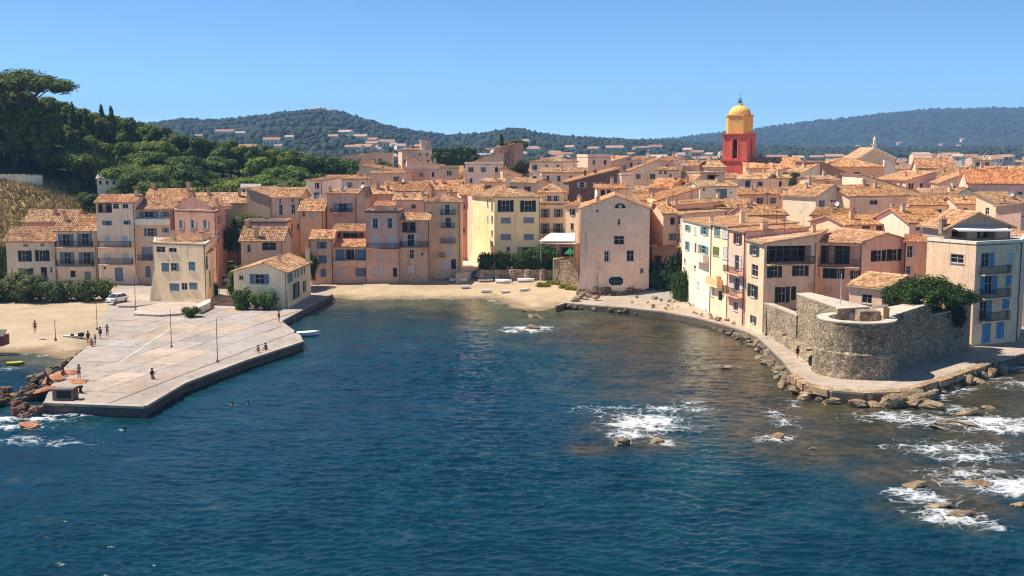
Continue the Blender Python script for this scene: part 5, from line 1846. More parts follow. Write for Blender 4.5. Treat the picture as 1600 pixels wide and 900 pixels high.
def square_wall_arch(mb, half, z0, z1, aw, az0, az1, th=1.0):
    """square tower storey with an arched opening on every face"""
    for k in range(4):
        Mx = Matrix.Rotation(k * math.pi / 2, 4, 'Z')
        q = lambda x, z, y=-half: tuple(Mx @ Vector((x, y, z)))
        mb.quad(q(-half, z0), q(-aw, z0), q(-aw, z1), q(-half, z1))
        mb.quad(q(aw, z0), q(half, z0), q(half, z1), q(aw, z1))
        mb.quad(q(-aw, z0), q(aw, z0), q(aw, az0), q(-aw, az0))
        N = 10
        zs = az1 - aw
        pr = [(aw * math.cos(math.pi * (1 - i / N)), zs + aw * math.sin(math.pi * (1 - i / N))) for i in range(N + 1)]
        for i in range(N):
            (xa, za), (xb, zb) = pr[i], pr[i + 1]
            mb.quad(q(xa, za), q(xb, zb), q(xb, z1), q(xa, z1))
            mb.quad(q(xa, za), q(xb, zb), q(xb, zb, -half + th), q(xa, za, -half + th))
        for x in (-aw, aw):
            mb.quad(q(x, az0), q(x, zs), q(x, zs, -half + th), q(x, az0, -half + th))
        mb.quad(q(-aw, az0), q(aw, az0), q(aw, az0, -half + th), q(-aw, az0, -half + th))


REDW, REDB, YEL = srgb(206, 84, 44), srgb(196, 78, 42), srgb(232, 172, 62)
mb = MB()
square_wall_arch(mb, sA / 2, zz(249), zz(210), .72, zz(247), zz(217))
BT_red = mb.build('belfry_stage', M['limewash'], BT, color=REDW)
mb = MB()
mb.box(-sA / 2 - .25, sA / 2 + .25, -sA / 2 - .25, sA / 2 + .25, -6, zz(251.5))
mb.box(-sA / 2 - .5, sA / 2 + .5, -sA / 2 - .5, sA / 2 + .5, zz(251.5), zz(249))
mb.build('base_stage', M['limewash'], BT, color=REDB)
mb = MB()
mb.box(-sA / 2 - .1, sA / 2 + .1, -sA / 2 - .1, sA / 2 + .1, zz(212), zz(210.5))
mb.box(-sA / 2 - .35, sA / 2 + .35, -sA / 2 - .35, sA / 2 + .35, zz(210.5), zz(208.5))
mb.build('cornice', M['limewash'], BT, color=srgb(186, 78, 46))
for k in range(4):
    mb = MB()
    Mx = Matrix.Rotation(k * math.pi / 2, 4, 'Z')
    N = 8
    zs = zz(217) - .72
    path = [(-1.0, zz(248.9)), (-1.0, zs)] + [(1.0 * math.cos(math.pi * (1 - i / N)), zs + 1.0 * math.sin(math.pi * (1 - i / N))) for i in range(1, N)] + [(1.0, zs), (1.0, zz(248.9))]
    n0 = len(mb.v)
    for i, (x, z) in enumerate(path):
        cx_, cz_ = (x, 0) if z < zs - .01 else (x, z - zs)
        ln = math.hypot(cx_, cz_)
        ux_, uz_ = cx_ / ln * .16, cz_ / ln * .16
        for (sx_, yy) in ((-1, .03), (-1, -.1), (1, -.1), (1, .03)):
            mb.v.append(tuple(Mx @ Vector((x + sx_ * ux_, -sA / 2 + yy, z + sx_ * uz_))))
    for i in range(len(path) - 1):
        for j in range(4):
            j2 = (j + 1) % 4
            mb.f.append((n0 + i * 4 + j, n0 + i * 4 + j2, n0 + i * 4 + 4 + j2, n0 + i * 4 + 4 + j))
            mb.c.append(None)
    mb.build('arch_surround', M['limewash'], BT, color=srgb(210, 104, 66))
mb = MB()   # near-black box standing in for the dark belfry behind the arches
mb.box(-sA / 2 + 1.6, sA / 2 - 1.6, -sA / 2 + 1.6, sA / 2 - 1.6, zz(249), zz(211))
mb.build('belfry_dark_box', M['paint'], BT, color=(.02, .018, .016, 1))
for k in range(4):
    Mx = Matrix.Rotation(k * math.pi / 2, 4, 'Z')
    mb = MB()
    p = Mx @ Vector((0, -sA / 2 + .7, 0))
    mb.lathe([(.05, zz(234)), (.25, zz(234.5)), (.32, zz(238)), (.55, zz(241)), (.55, zz(241.5))], 10, p.x, p.y)
    mb.build('bell', M['metal'], BT, color=(.12, .1, .07, 1))
mb = MB()   # chamfered yellow drum
hw, ch_ = 3.25, .95
octo = [(-hw, -hw + ch_), (-hw + ch_, -hw), (hw - ch_, -hw), (hw, -hw + ch_), (hw, hw - ch_), (hw - ch_, hw), (-hw + ch_, hw), (-hw, hw - ch_)]
mb.prism(octo, zz(208.5), zz(181.5))
mb.build('drum', M['limewash'], BT, color=YEL)
mb = MB()
sc_ = lambda k: [(x * k, y * k) for x, y in octo]
mb.prism(sc_(1.07), zz(181.5), zz(179.5))
mb.prism(sc_(1.02), zz(179.5), zz(178.8))
mb.build('drum_cornice', M['limewash'], BT, color=srgb(220, 150, 60))
mb = MB()
R0 = 3.25
mb.lathe([(R0, zz(178.8))] + [(R0 * math.cos(t * math.pi / 2 * .97), zz(178.8) + 2.75 * math.sin(t * math.pi / 2 * .97)) for t in [i / 10 for i in range(1, 11)]], 24)
mb.lathe([(.75, zz(178.8) + 2.65), (.75, zz(178.8) + 2.95), (.01, zz(178.8) + 2.96)], 12)
mb.build('dome', M['limewash'], BT, color=srgb(236, 184, 76), smooth=False)
mb = MB()   # wrought iron cage
zb0 = zz(178.8) + 2.9
for k in range(4):
    a = k * math.pi / 2 + .78
    prev = None
    for i in range(7):
        t = i / 6
        r = .78 * math.cos(t * math.pi / 2 * .92) ** .55
        p = Vector((r * math.cos(a), r * math.sin(a), zb0 + 1.9 * t))
        if prev is not None:
            mb.tube(prev, p, .07, .07, 5)
        prev = p
mb.tube((0, 0, zb0 + 1.8), (0, 0, zb0 + 3.4), .05, .03, 5)
mb.box(-.3, .3, -.03, .03, zb0 + 2.8, zb0 + 2.88)
mb.lathe([(.02, zb0 + 1.3), (.2, zb0 + 1.2), (.3, zb0 + .7), (.42, zb0 + .5)], 8)
mb.build('bell_cage', M['metal'], BT, color=(.03, .03, .03, 1))
for (x, side, pz, r) in ((0, 3, 187, .62), (0, 0, 187.5, .42)):
    mb = MB()
    Mx = Matrix.Rotation(side * math.pi / 2, 4, 'Z')
    N = 16
    c = [Mx @ Vector((r * math.cos(i * 2 * math.pi / N), -hw - .06, zz(pz) + r * math.sin(i * 2 * math.pi / N))) for i in range(N)]
    k0 = len(mb.v)
    mb.v += [tuple(q) for q in c]
    mb.f.append(tuple(range(k0, k0 + N)))
    mb.c.append(None)
    mb.build('clock_face', M['paint'], BT, color=srgb(205, 190, 160))
mb = MB()
mb.box(-.22, .22, -hw - .05, -hw + .1, zz(205), zz(198), Matrix.Rotation(3 * math.pi / 2, 4, 'Z'))
mb.build('slit_window', M['glass'], BT)

# chateau turret and ivy hall on the rise
tY = 432
mb = MB()
x0 = xat(662, tY, 27)
tw = empty('round_turret', (x0, tY, zat(662, 234, tY)))
tag(tw, 'round pink turret on top of the chateau block', 'turret')
mb.lathe([(1.5, -1), (1.5, 3.2), (1.7, 3.25), (1.7, 3.7), (1.35, 3.7), (1.35, 3.4), (.01, 3.4)], 16)
mb.box(1.2, 2.6, -.6, 1, -1, 3.4)
mb.build('tower_wall', M['plaster'], tw, color=srgb(205, 160, 145))
mb = MB()
mb.box(-2.2, 3.2, -2.0, 2.2, -1.2, .1)
mb.build('tower_base', M['plaster'], tw, color=srgb(226, 200, 190))
# ------------------------------------------------------------------ trees
def leaf_cloud(mb, lobes, n, size, rnd, flat=1.0, inner=.74):
    """leaf-clump faces spread through the shells of several lobes"""
    tot = sum(l[3] * l[4] for l in lobes)
    for (cx, cy, cz, rx, rz_) in lobes:
        m = int(n * rx * rz_ / tot)
        for _ in range(m):
            while True:
                v = Vector((rnd.gauss(0, 1), rnd.gauss(0, 1), rnd.gauss(0, 1)))
                if v.length > .01:
                    break
            v.normalize()
            if v.z < -.5 and rnd.random() < .6:
                v.z = -v.z
            rr = rnd.uniform(inner, 1.08)
            lump = 1 + .16 * math.sin(5 * v.x + cx * 3) * math.cos(4.3 * v.y + cy * 2) + .1 * math.sin(9 * v.z + cz)
            p = Vector((cx + v.x * rx * rr * lump, cy + v.y * rx * rr * lump, cz + v.z * rz_ * rr * lump))
            nrm = (v + Vector((rnd.uniform(-.5, .5), rnd.uniform(-.5, .5), rnd.uniform(-.2, .75)))).normalized()
            t = nrm.cross(Vector((rnd.uniform(-1, 1), rnd.uniform(-1, 1), rnd.uniform(-1, 1)))).normalized()
            b = nrm.cross(t)
            s = size * rnd.uniform(.6, 1.35)
            k = rnd.uniform(.7, 1.25)
            col = (k * rnd.uniform(.9, 1.1), k, k * rnd.uniform(.8, 1.1), 1)
            mb.quad(p - t * s * .9, p - b * s * .55 + nrm * s * .1, p + t * s * .9, p + b * s * .55, col)


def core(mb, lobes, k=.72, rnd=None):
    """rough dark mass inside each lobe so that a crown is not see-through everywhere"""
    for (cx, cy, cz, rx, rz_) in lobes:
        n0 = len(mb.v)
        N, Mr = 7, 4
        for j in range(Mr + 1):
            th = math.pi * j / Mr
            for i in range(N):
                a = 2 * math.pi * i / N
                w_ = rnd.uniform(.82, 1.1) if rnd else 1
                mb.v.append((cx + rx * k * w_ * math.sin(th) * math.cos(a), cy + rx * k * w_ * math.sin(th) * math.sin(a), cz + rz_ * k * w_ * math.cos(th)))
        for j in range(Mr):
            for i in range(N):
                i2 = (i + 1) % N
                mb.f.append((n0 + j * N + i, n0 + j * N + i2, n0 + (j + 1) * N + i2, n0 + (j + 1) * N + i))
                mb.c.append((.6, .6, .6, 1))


def trunk_mesh(h, r, limbs, rnd, spread):
    mb = MB()
    p = Vector((0, 0, -1.2))
    for i in range(3):
        q = Vector((rnd.uniform(-.15, .15) * (i + 1), rnd.uniform(-.15, .15) * (i + 1), h * (i + 1) / 3))
        mb.tube(p, q, r * (1 - .2 * i), r * (1 - .2 * (i + 1)), 6)
        p = q
    for i in range(limbs):
        a = 2 * math.pi * i / limbs + rnd.uniform(-.4, .4)
        s0 = Vector((0, 0, h * rnd.uniform(.55, .95)))
        e = Vector((math.cos(a) * spread * rnd.uniform(.5, .9), math.sin(a) * spread * rnd.uniform(.5, .9), h * rnd.uniform(1.1, 1.45)))
        m_ = (s0 + e) / 2 + Vector((0, 0, -.15 * h * .3))
        mb.tube(s0, m_, r * .45, r * .3, 5)
        mb.tube(m_, e, r * .3, r * .12, 5)
    return mb.mesh('trunk')


def proto(kind, seed):
    """returns crown mesh, trunk mesh; unit: metres, origin at the ground"""
    rnd = random.Random(seed)
    mb = MB()
    if kind == 'stone':       # umbrella pine
        lobes = [(0, 0, 6.6, 2.6, 1.2)]
        for i in range(8):
            a = i * .785 + rnd.uniform(-.3, .3)
            r = rnd.uniform(1.8, 3.0)
            lobes.append((r * math.cos(a), r * math.sin(a), 6.0 + rnd.uniform(-.5, .7), rnd.uniform(1.2, 1.8), rnd.uniform(.75, 1.15)))
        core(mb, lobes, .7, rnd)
        leaf_cloud(mb, lobes, 2200, .30, rnd)
        return mb.mesh('crown'), trunk_mesh(5.2, .32, 6, rnd, 2.6)
    if kind == 'round':       # broad leafy tree / Aleppo pine
        lobes = []
        for i in range(11):
            a = rnd.uniform(0, 6.28)
            r = rnd.uniform(.3, 2.3)
            z = rnd.uniform(2.6, 6.6)
            lobes.append((r * math.cos(a) * (1.15 - (z - 2.6) / 7), r * math.sin(a) * (1.15 - (z - 2.6) / 7), z, rnd.uniform(1.0, 1.75), rnd.uniform(.9, 1.4)))
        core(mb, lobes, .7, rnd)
        leaf_cloud(mb, lobes, 2400, .30, rnd)
        return mb.mesh('crown'), trunk_mesh(4.0, .26, 5, rnd, 1.8)
    if kind == 'dome':        # dense umbrella crown seen from afar
        lobes = [(0, 0, 6.9, 2.2, 1.3)]
        for ring, (r0, z0_, n_, sz_) in enumerate(((1.9, 6.5, 6, 1.35), (3.2, 5.6, 11, 1.15))):
            for i in range(n_):
                a = 6.283 * i / n_ + rnd.uniform(-.2, .2)
                r = r0 * rnd.uniform(.9, 1.12)
                lobes.append((r * math.cos(a), r * math.sin(a), z0_ + rnd.uniform(-.25, .3), sz_ * rnd.uniform(.85, 1.15), .85 * rnd.uniform(.85, 1.15)))
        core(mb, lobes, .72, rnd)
        leaf_cloud(mb, lobes, 6500, .17, rnd)
        return mb.mesh('crown'), trunk_mesh(4.8, .28, 7, rnd, 2.8)
    if kind == 'cypress':
        lobes = [(rnd.uniform(-.15, .15), rnd.uniform(-.15, .15), 1.2 + i * .95, .95 * (1 - (i / 8.5) ** 2) + .12, .95) for i in range(8)]
        core(mb, lobes, .75, rnd)
        leaf_cloud(mb, lobes, 1300, .22, rnd)
        return mb.mesh('crown'), trunk_mesh(3.0, .2, 0, rnd, .5)
    if kind == 'shrub':
        lobes = []
        for i in range(9):
            a, r = rnd.uniform(0, 6.28), rnd.uniform(0, 1.3)
            lobes.append((r * math.cos(a), r * math.sin(a), rnd.uniform(.5, 1.2), rnd.uniform(.5, .85), rnd.uniform(.5, .8)))
        core(mb, lobes, .75, rnd)
        leaf_cloud(mb, lobes, 1500, .13, rnd)
        return mb.mesh('crown'), trunk_mesh(.6, .09, 3, rnd, .5)


PROTO = {}
for k, n in (('stone', 4), ('dome', 2), ('round', 5), ('cypress', 2), ('shrub', 4)):
    PROTO[k] = [proto(k, 100 + 7 * i + len(k)) for i in range(n)]
for k in PROTO:
    for cm, tm_ in PROTO[k]:
        cm.materials.append(M['leaf' if k == 'shrub' else 'pine'])
        tm_.materials.append(M['bark'])


def ctop(kind, i):
    me = PROTO[kind][i][0]
    return max(v.co.z for v in me.vertices)


def tree(kind, x, y, sx, sz, name, label, cat='tree', group=None, tint=None, z=None, i=None, mat=None):
    rnd = random
    cm, tm_ = PROTO[kind][i if i is not None else rnd.randrange(len(PROTO[kind]))]
    r = empty(name, (x, y, tz(x, y) if z is None else z), rnd.uniform(0, 6.28))
    r.scale = (sx, sx, sz)
    tag(r, label, cat, group)
    k = rnd.uniform(.75, 1.2)
    tint = tint or (k * rnd.uniform(.85, 1.1), k, k * rnd.uniform(.85, 1.2), 1)
    c = obj('crown', cm, None, r, tint)
    if mat:
        c.material_slots[0].link = 'OBJECT'
        c.material_slots[0].material = M[mat]
    obj('trunk', tm_, None, r, (.10, .065, .045, 1))
    return r


def wpt(px, Y):
    return xat(px, Y, 12), Y


# big umbrella pine on the hill crest
x, y = wpt(42, 300)
tree('dome', x, y, 3.2, 1.8, 'stone_pine', 'huge umbrella pine crowning the hill at the left edge', tint=(.9, 1.0, .75, 1), i=0, z=zat(42, 106, 300) - ctop('dome', 0) * 1.8)
x, y = wpt(-40, 308)
tree('dome', x, y, 2.7, 1.9, 'stone_pine', 'umbrella pine cut by the left edge beside the huge one', tint=(.9, 1.0, .75, 1), i=1, z=zat(-40, 103, 308) - ctop('dome', 1) * 1.9)
for (px, py, Y, k, lab) in ((120, 158, 318, .8, 'small dark conifer on the skyline right of the huge umbrella pine'), (140, 168, 320, .55, 'tiny dark conifer tip on the skyline'), (165, 162, 322, .75, 'left of two pointed dark cypresses on the hill skyline'), (180, 164, 322, .8, 'right of two pointed dark cypresses on the hill skyline')):
    x, y = wpt(px, Y)
    tree('cypress', x, y, 1.5 * k, 1.35 * k, 'cypress', lab, tint=(.7, .8, .7, 1), i=0, z=zat(px, py, Y) - ctop('cypress', 0) * 1.35 * k)
for (px, py, Y, s, lab) in ((10, 152, 300, 1.5, 'round dark tree tucked under the huge umbrella pine'), (52, 156, 300, 1.4, 'second round tree under the huge umbrella pine'), (85, 168, 302, 1.4, 'round tree at the right end of the umbrella pine'), (-25, 156, 300, 1.5, 'round tree at the left edge below the umbrella pines'), (30, 180, 298, 1.4, 'green tree below the umbrella pine trunk'), (70, 188, 298, 1.4, 'green tree above the top of the dry slope')):
    x, y = wpt(px, Y)
    tree('round', x, y, s, s, 'pine_tree', lab, tint=(1.1, 1.2, .85, 1), z=zat(px, py, Y) - 8 * s)
# the wooded hill, tree by tree
placed = []
rt = random.Random(5)
tries = 0
SKY_PX = [-80, 0, 90, 115, 150, 200, 250, 300, 350, 400, 450, 500, 545]
SKY_PY = [122, 132, 158, 166, 178, 184, 200, 217, 222, 228, 236, 243, 252]
while len(placed) < 215 and tries < 6000:
    tries += 1
    px = rt.uniform(-60, 548)
    Y = 250 + 112 * rt.random() ** .9
    lim = 294 if px < 135 else np.interp(px, [135, 175, 220, 300, 400, 480, 548], [290, 262, 250, 252, 262, 268, 290])
    if Y < lim:
        continue
    x = xat(px, Y, 20)
    mind = 3.6 if Y < 300 else 4.4
    if any((x - a) ** 2 + (Y - b) ** 2 < mind ** 2 for a, b in placed):
        continue
    if 345 < px < 402 and 300 < Y < 352:
        continue
    if 155 < px < 200 and 245 < Y < 275:
        continue
    g = tz(x, Y)
    top_lim = zat(px, float(np.interp(px, SKY_PX, SKY_PY)) + rt.uniform(-5, 6), Y)
    kind = rt.choice(['round', 'round', 'round', 'stone', 'stone'])
    sc = rt.uniform(.95, 1.55)
    sz = sc * rt.uniform(.85, 1.05)
    tot = (8.0 if kind == 'round' else 7.8) * sz
    zb = min(g, top_lim - tot)
    if zb < g - 5:
        sz *= .7
        zb = max(zb, g - 5)
    hue = rt.choice([(1.0, 1.1, .8, 1), (1.35, 1.4, .9, 1), (.85, 1.0, .85, 1), (1.2, 1.3, .8, 1), (.85, .95, .7, 1), (1.6, 1.55, .95, 1)])
    if px > 380:
        hue = rt.choice([(1.3, 1.45, .9, 1), (1.6, 1.7, 1.0, 1), (1.1, 1.25, .85, 1)])
    placed.append((x, Y))
    front = 'front edge of the wood just behind the houses' if Y < 285 else ('middle of the wooded slope' if Y < 325 else 'upper part of the wooded hill')
    nm = {'round': 'pine_tree', 'stone': 'stone_pine'}[kind]
    lb = {'round': 'bushy green pine in the ', 'stone': 'flat-topped umbrella pine in the '}[kind] + front
    tree(kind, x, Y, sc, sz, nm, lb, group=lb.replace('pine', 'pines'), tint=hue, z=zb, i=rt.randrange(4))
for i, px in enumerate(range(-30, 548, 13)):
    if px < 96 and i % 2:
        continue
    Y = 318 + 22 * rt.random()
    py = float(np.interp(px, SKY_PX, SKY_PY)) + rt.uniform(-3, 4)
    s_c = rt.uniform(1.15, 1.5)
    lb = 'round-topped pine on the skyline of the wooded hill'
    hue = rt.choice([(1.0, 1.1, .8, 1), (1.3, 1.35, .9, 1), (.85, 1.0, .85, 1)])
    tree('round', xat(px, Y, 25), Y, s_c, s_c, 'pine_tree', lb, group='pines on the hill skyline', tint=hue, z=zat(px, py, Y) - ctop('round', i % 4) * s_c * .96, i=i % 4)
print('hill trees', len(placed))
# scattered bushes on and below the dry slope
for (px, Y, s, lab) in ((140, 276, 2.0, 'dark round bush at the right end of the dry slope'), (150, 256, 1.8, 'light green bush above the tall cream house'), (118, 288, 2.2, 'tall dark bush at the top of the dry slope'), (60, 262, 1.2, 'low bush in the middle of the dry slope'),
                         (95, 250, 1.5, 'small green bush low on the dry slope'), (197, 247, 2.6, 'bright green bush behind the high red roof'), (178, 256, 2.6, 'pale green bush left of the high red roof'), (163, 258, 2.4, 'green bush in front of the white bungalow'), (232, 250, 2.3, 'bush behind the high red roof chimney')):
    x, y = wpt(px, Y)
    tree('shrub', x, y, s, s * 1.1, 'bush', lab, 'bush', tint=(1.1, 1.1, .8, 1))
# town greenery
for (kind, px, py_top, Y, sx, sz, lab, tint) in (
        ('cypress', 784, 208, 388, 1.3, 1.25, 'tall dark cypress beside the brown tower house', (.5, .6, .55, 1)),
        ('stone', 806, 217, 400, 1.25, 1.05, 'round-headed pine right of the cypress in the town', (.7, .8, .55, 1)),
        ('round', 836, 242, 372, 1.2, .9, 'dark ivy-like tree right of the brown tower house', (.5, .6, .5, 1)), ('round', 812, 246, 362, 1.1, 1.0, 'dark tree against the brown tower house wall', (.5, .58, .5, 1)),
        ('round', 600, 250, 390, 1.2, 1.0, 'grey-green tree behind the white house with round windows', (1.2, 1.2, 1.1, 1)), ('round', 615, 254, 380, 1.1, .9, 'second grey-green tree left of the chateau', (1.2, 1.2, 1.1, 1)),
        ('round', 1241, 268, 268, .55, .55, 'small dark roof-garden tree in front of the church', (.7, .8, .6, 1)), ('round', 1561, 255, 420, .9, .8, 'green tree in the far right rooftops', (.8, .9, .6, 1)), ('round', 1440, 262, 330, .7, .7, 'little green tree among the right roofs', (.9, 1, .6, 1))):
    x, y = wpt(px, Y)
    tree(kind, x, y, sx, sz, {'cypress': 'cypress', 'stone': 'stone_pine', 'round': 'tree'}[kind], lab, tint=tint, z=zat(px, py_top, Y) - (8.8 if kind == 'cypress' else 8.0) * sz)
# ivy hall: a long building wholly covered with creeper
IV = H('long hall covered with dark green ivy on the rise', S3, (1150, 402), (1505, 402), 225, 190, 10, 'gx', (60, 70, 45), [('F', 1215, 228, 1232, 275, 'c', 'w'), ('F', 1258, 220, 1275, 275, 'c', 'w'), ('F', 1352, 215, 1372, 270, 'c', 'w'), ('F', 1400, 218, 1418, 270, 'c', 'w')], (.5, .55, .4, 1), fine=False, cat='building')
a, d, L, rz = IV.frame('F')
mb = MB()
rnd = random.Random(3)
for i in range(3600):
    u, zz_ = rnd.uniform(-.6, L + .6), rnd.uniform(IV.z1 - 7, IV.z1 + .4 + 1.6 * abs(math.sin(i * .37)))
    if any(r[0] - .1 < u < r[1] + .1 and r[2] - .1 < zz_ < r[3] + .1 for r in IV.rects['F']):
        continue
    p = a + d * u + Vector((0, -rnd.uniform(.05, .5) - (.8 if zz_ > IV.z1 - .6 else 0), zz_))
    s = rnd.uniform(.2, .5)
    k = rnd.uniform(.6, 1.2)
    mb.quad(p + Vector((-s, rnd.uniform(-.2, .2), 0)), p + Vector((0, rnd.uniform(-.2, .2), -s)), p + Vector((s, rnd.uniform(-.2, .2), 0)), p + Vector((0, rnd.uniform(-.2, .2), s)), (k * .6, k * .7, k * .6, 1))
tag(IV.part(mb, 'ivy', 'leaf', (1.3, 1.45, 1.0, 1)), kind='stuff')
for (px, py, s, lab) in ((682, 238, .9, 'dark tree at the left end of the ivy hall'), (716, 229, .8, 'dark tree rising behind the ivy hall'), (742, 242, .9, 'dark tree at the right end of the ivy hall'), (698, 236, .7, 'small tree against the ivy hall front')):
    tree('round', xat(px, 400, 22), 399 if px != 716 else 412, s, s * .8, 'tree', lab, tint=(.75, .9, .6, 1), z=zat(px, py, 400) - 7.6 * s * .8)


def shrub_px(px, py, w_px, h_px, lab, tint=(1, 1, 1, 1), z=1.2, name='shrub', kind='shrub', Y=None, depth=1.0, group=None):
    if Y is None:
        g = G(px, py, z)
        Y = g.y
    x = xat(px, Y, z)
    ppm = FPX / Y
    sx, sz = w_px / ppm / 3.3, h_px / ppm / 1.55
    o = tree(kind, x, Y, sx, sz * 1.15, name, lab, 'shrub', group, tint=tint, z=z - .1 - .32 * sz)
    return o


GREY = (1.45, 1.25, 1.35, 1)
shrub_px(8, 468, 70, 34, 'grey-green tamarisk bush at the far left of the hedge', GREY)
shrub_px(45, 469, 76, 40, 'big rounded tamarisk bush in front of the dark-shuttered house', GREY)
shrub_px(90, 469, 70, 34, 'rounded tamarisk bush between its two larger neighbours', GREY)
shrub_px(145, 468, 66, 30, 'low spreading tamarisk bush at the right end of the hedge', (1.2, 1.1, .9, 1))
shrub_px(20, 455, 80, 24, 'dark hedge bush close to the dark-shuttered house', (.8, .85, .7, 1), z=1.1)
shrub_px(115, 458, 60, 20, 'low dark bush under the two balconies', (.8, .85, .7, 1), z=1.1)
shrub_px(4, 436, 44, 60, 'dark tree mass at the left edge beside the low house', (.6, .7, .55, 1), z=1.3)
shrub_px(382, 474, 48, 30, 'green garden shrub in front of the gabled quay house', (1.0, 1.15, .75, 1), Y=182.2, z=1.2)
shrub_px(412, 475, 44, 24, 'second garden shrub in front of the gabled quay house', (1.1, 1.25, .8, 1), Y=182, z=1.2)
shrub_px(372, 440, 58, 40, 'large bright green bush above the alley car', (1.3, 1.45, .85, 1), Y=199, z=1.6)
shrub_px(396, 420, 46, 26, 'green bush right of the bright alley bush', (1.0, 1.15, .75, 1), Y=201, z=3.4)
shrub_px(366, 385, 44, 40, 'dark green bush beside the big orange house', (.7, .8, .55, 1), z=5)
shrub_px(372, 362, 40, 34, 'mid green creeper bush behind the alley bush', (.9, 1, .65, 1), Y=224, z=7.5)
shrub_px(385, 335, 56, 26, 'clipped green hedge block behind the orange house', (1.1, 1.25, .6, 1), Y=232, z=10.5)
shrub_px(297, 492, 34, 12, 'low green shrub at the forecourt edge', (.8, .95, .6, 1), z=1.40)
shrub_px(330, 462, 24, 22, 'small shrub at the corner of the cream house', (.8, .9, .6, 1))
shrub_px(495, 385, 30, 38, 'dark green bush left of the beach row', (.7, .85, .55, 1), Y=222, z=5.5)
shrub_px(484, 400, 26, 40, 'bush squeezed beside the narrow orange house', (.8, .95, .6, 1), Y=214, z=2.2)
shrub_px(672, 428, 26, 22, 'round dark bush at the foot of the brown house', (.5, .6, .45, 1), z=1.05)
shrub_px(682, 428, 22, 56, 'tall climbing bush between brown and ochre houses', (.6, .7, .5, 1), z=1.05)
shrub_px(735, 425, 18, 12, 'small bush beside the lane ramp', (.8, 1, .6, 1), z=1.3)
shrub_px(1034, 462, 72, 62, 'big dark round tree beside the rose house', (.42, .55, .38, 1), z=1.05)
shrub_px(1060, 470, 40, 50, 'dark green tree leaning over the shore ledge', (.6, .75, .5, 1), z=1.05)
shrub_px(1066, 470, 28, 30, 'bright green shrub at the foot of the white shore house', (1.1, 1.3, .8, 1), z=1.05)
shrub_px(1258, 468, 22, 12, 'small bush behind the fort wall by the dark door', (.8, .9, .6, 1), Y=152, z=4.2)
shrub_px(1300, 468, 50, 12, 'low hedge behind the fort wall walk', (.9, 1.1, .6, 1), Y=150, z=5.0)
# the clipped umbrella tree in the fort
x, y = xat(1452, 140, 10), 140
tree('dome', x, y, 1.36, 1.05, 'umbrella_tree', 'broad dark green umbrella tree behind the fort wall', tint=(.36, .54, .28, 1), i=1, z=zat(1452, 429, 140) - 8.2 * 1.05 - .1)
for (px, lab) in ((1405, 'leftmost'), (1435, 'second'), (1465, 'third'), (1495, 'rightmost')):
    shrub_px(px, 0, 52, 26, lab + ' dark shrub filling the shade under the umbrella tree', (.4, .55, .35, 1), Y=141.5, z=5.4)
# hedge on the garden wall under the cream house
for i, (px, lab) in enumerate(((757, 'leftmost'), (782, 'second'), (806, 'third'), (830, 'fourth'), (852, 'rightmost'))):
    shrub_px(px, 424 - i * .8, 44, 24 + 2 * i, lab + ' bush of the green hedge on the garden wall', (.65, .85, .5, 1), Y=222, z=3.6, group='hedge bushes on the garden wall')
# ------------------------------------------------------------------ the fort
FT = empty('fort', (40, 135, 1.5))
tag(FT, 'round-fronted stone fort with rubble ramparts beside the shore path', 'fort')
FO = Vector((40, 135, 1.5))
TC = Vector((xat(1338, 128.6, 7), 128.6, 0))
TR, TZ = 4.4, 7.6


def wallpoly(poly, z0, z1, name='rampart', cop=True, mat='stone', copcol=(.62, .53, .42, 1)):
    mb = MB()
    mb.prism(poly, z0, z1)
    o = mb.build(name, M[mat], FT, FO)
    if cop:
        c = Vector((sum(p[0] for p in poly) / len(poly), sum(p[1] for p in poly) / len(poly)))
        mb = MB()
        zt = z1 if isinstance(z1, (list, tuple)) else [z1] * len(poly)
        g = [(p[0] + (p[0] - c.x) * .012, p[1] + (p[1] - c.y) * .012) for p in poly]
        mb.prism(g, [z + .003 for z in zt], [z + .16 for z in zt])
        mb.build('coping', M['concrete'], o, FO, color=copcol)
    return o


# round tower: battered foot, shaft, wide coping and sunken platform
mb = MB()
K = 48
prof = [(TR + .6, .2), (TR + .42, 2.2), (TR + .34, 4.1), (TR + .06, 4.3), (TR + .02, 6.2), (TR, TZ)]
mb.lathe(prof, K, TC.x, TC.y)
# uneven masonry outline
for i, v in enumerate(mb.v):
    a = math.atan2(v[1] - TC.y, v[0] - TC.x)
    k = 1 + .008 * math.sin(a * 17 + v[2] * 5) + .006 * math.sin(a * 31)
    mb.v[i] = (TC.x + (v[0] - TC.x) * k, TC.y + (v[1] - TC.y) * k, v[2])
tw_ = mb.build('round_tower', M['stone'], FT, FO)
mb = MB()
mb.lathe([(TR + .06, TZ - .02), (TR + .08, TZ + .15), (TR - 1.25, TZ + .16), (TR - 1.3, TZ - .75), (.01, TZ - .76)], K, TC.x, TC.y)
mb.build('coping', M['concrete'], tw_, FO, color=(.62, .53, .42, 1))
mb = MB()
rnd = random.Random(8)
for i in range(26):
    a, r = rnd.uniform(0, 6.28), rnd.uniform(0, 2.6)
    s = rnd.uniform(.15, .5)
    mb.box(-s, s, -s * .7, s * .7, -.1, s * .9, Matrix.Translation((TC.x - .6 + r * math.cos(a), TC.y + r * math.sin(a), TZ - .72)) @ Matrix.Rotation(rnd.uniform(0, 3), 4, 'Z') @ Matrix.Rotation(rnd.uniform(-.3, .3), 4, 'Y'))
tag(mb.build('loose_stones', M['rock'], tw_, FO, color=(1.3, 1.25, 1.1, 1)), kind='stuff')
mb = MB()   # stone hut and yellow post on the platform
mb.box(TC.x + .6, TC.x + 3.0, TC.y + .6, TC.y + 2.6, TZ - .76, TZ + .75)
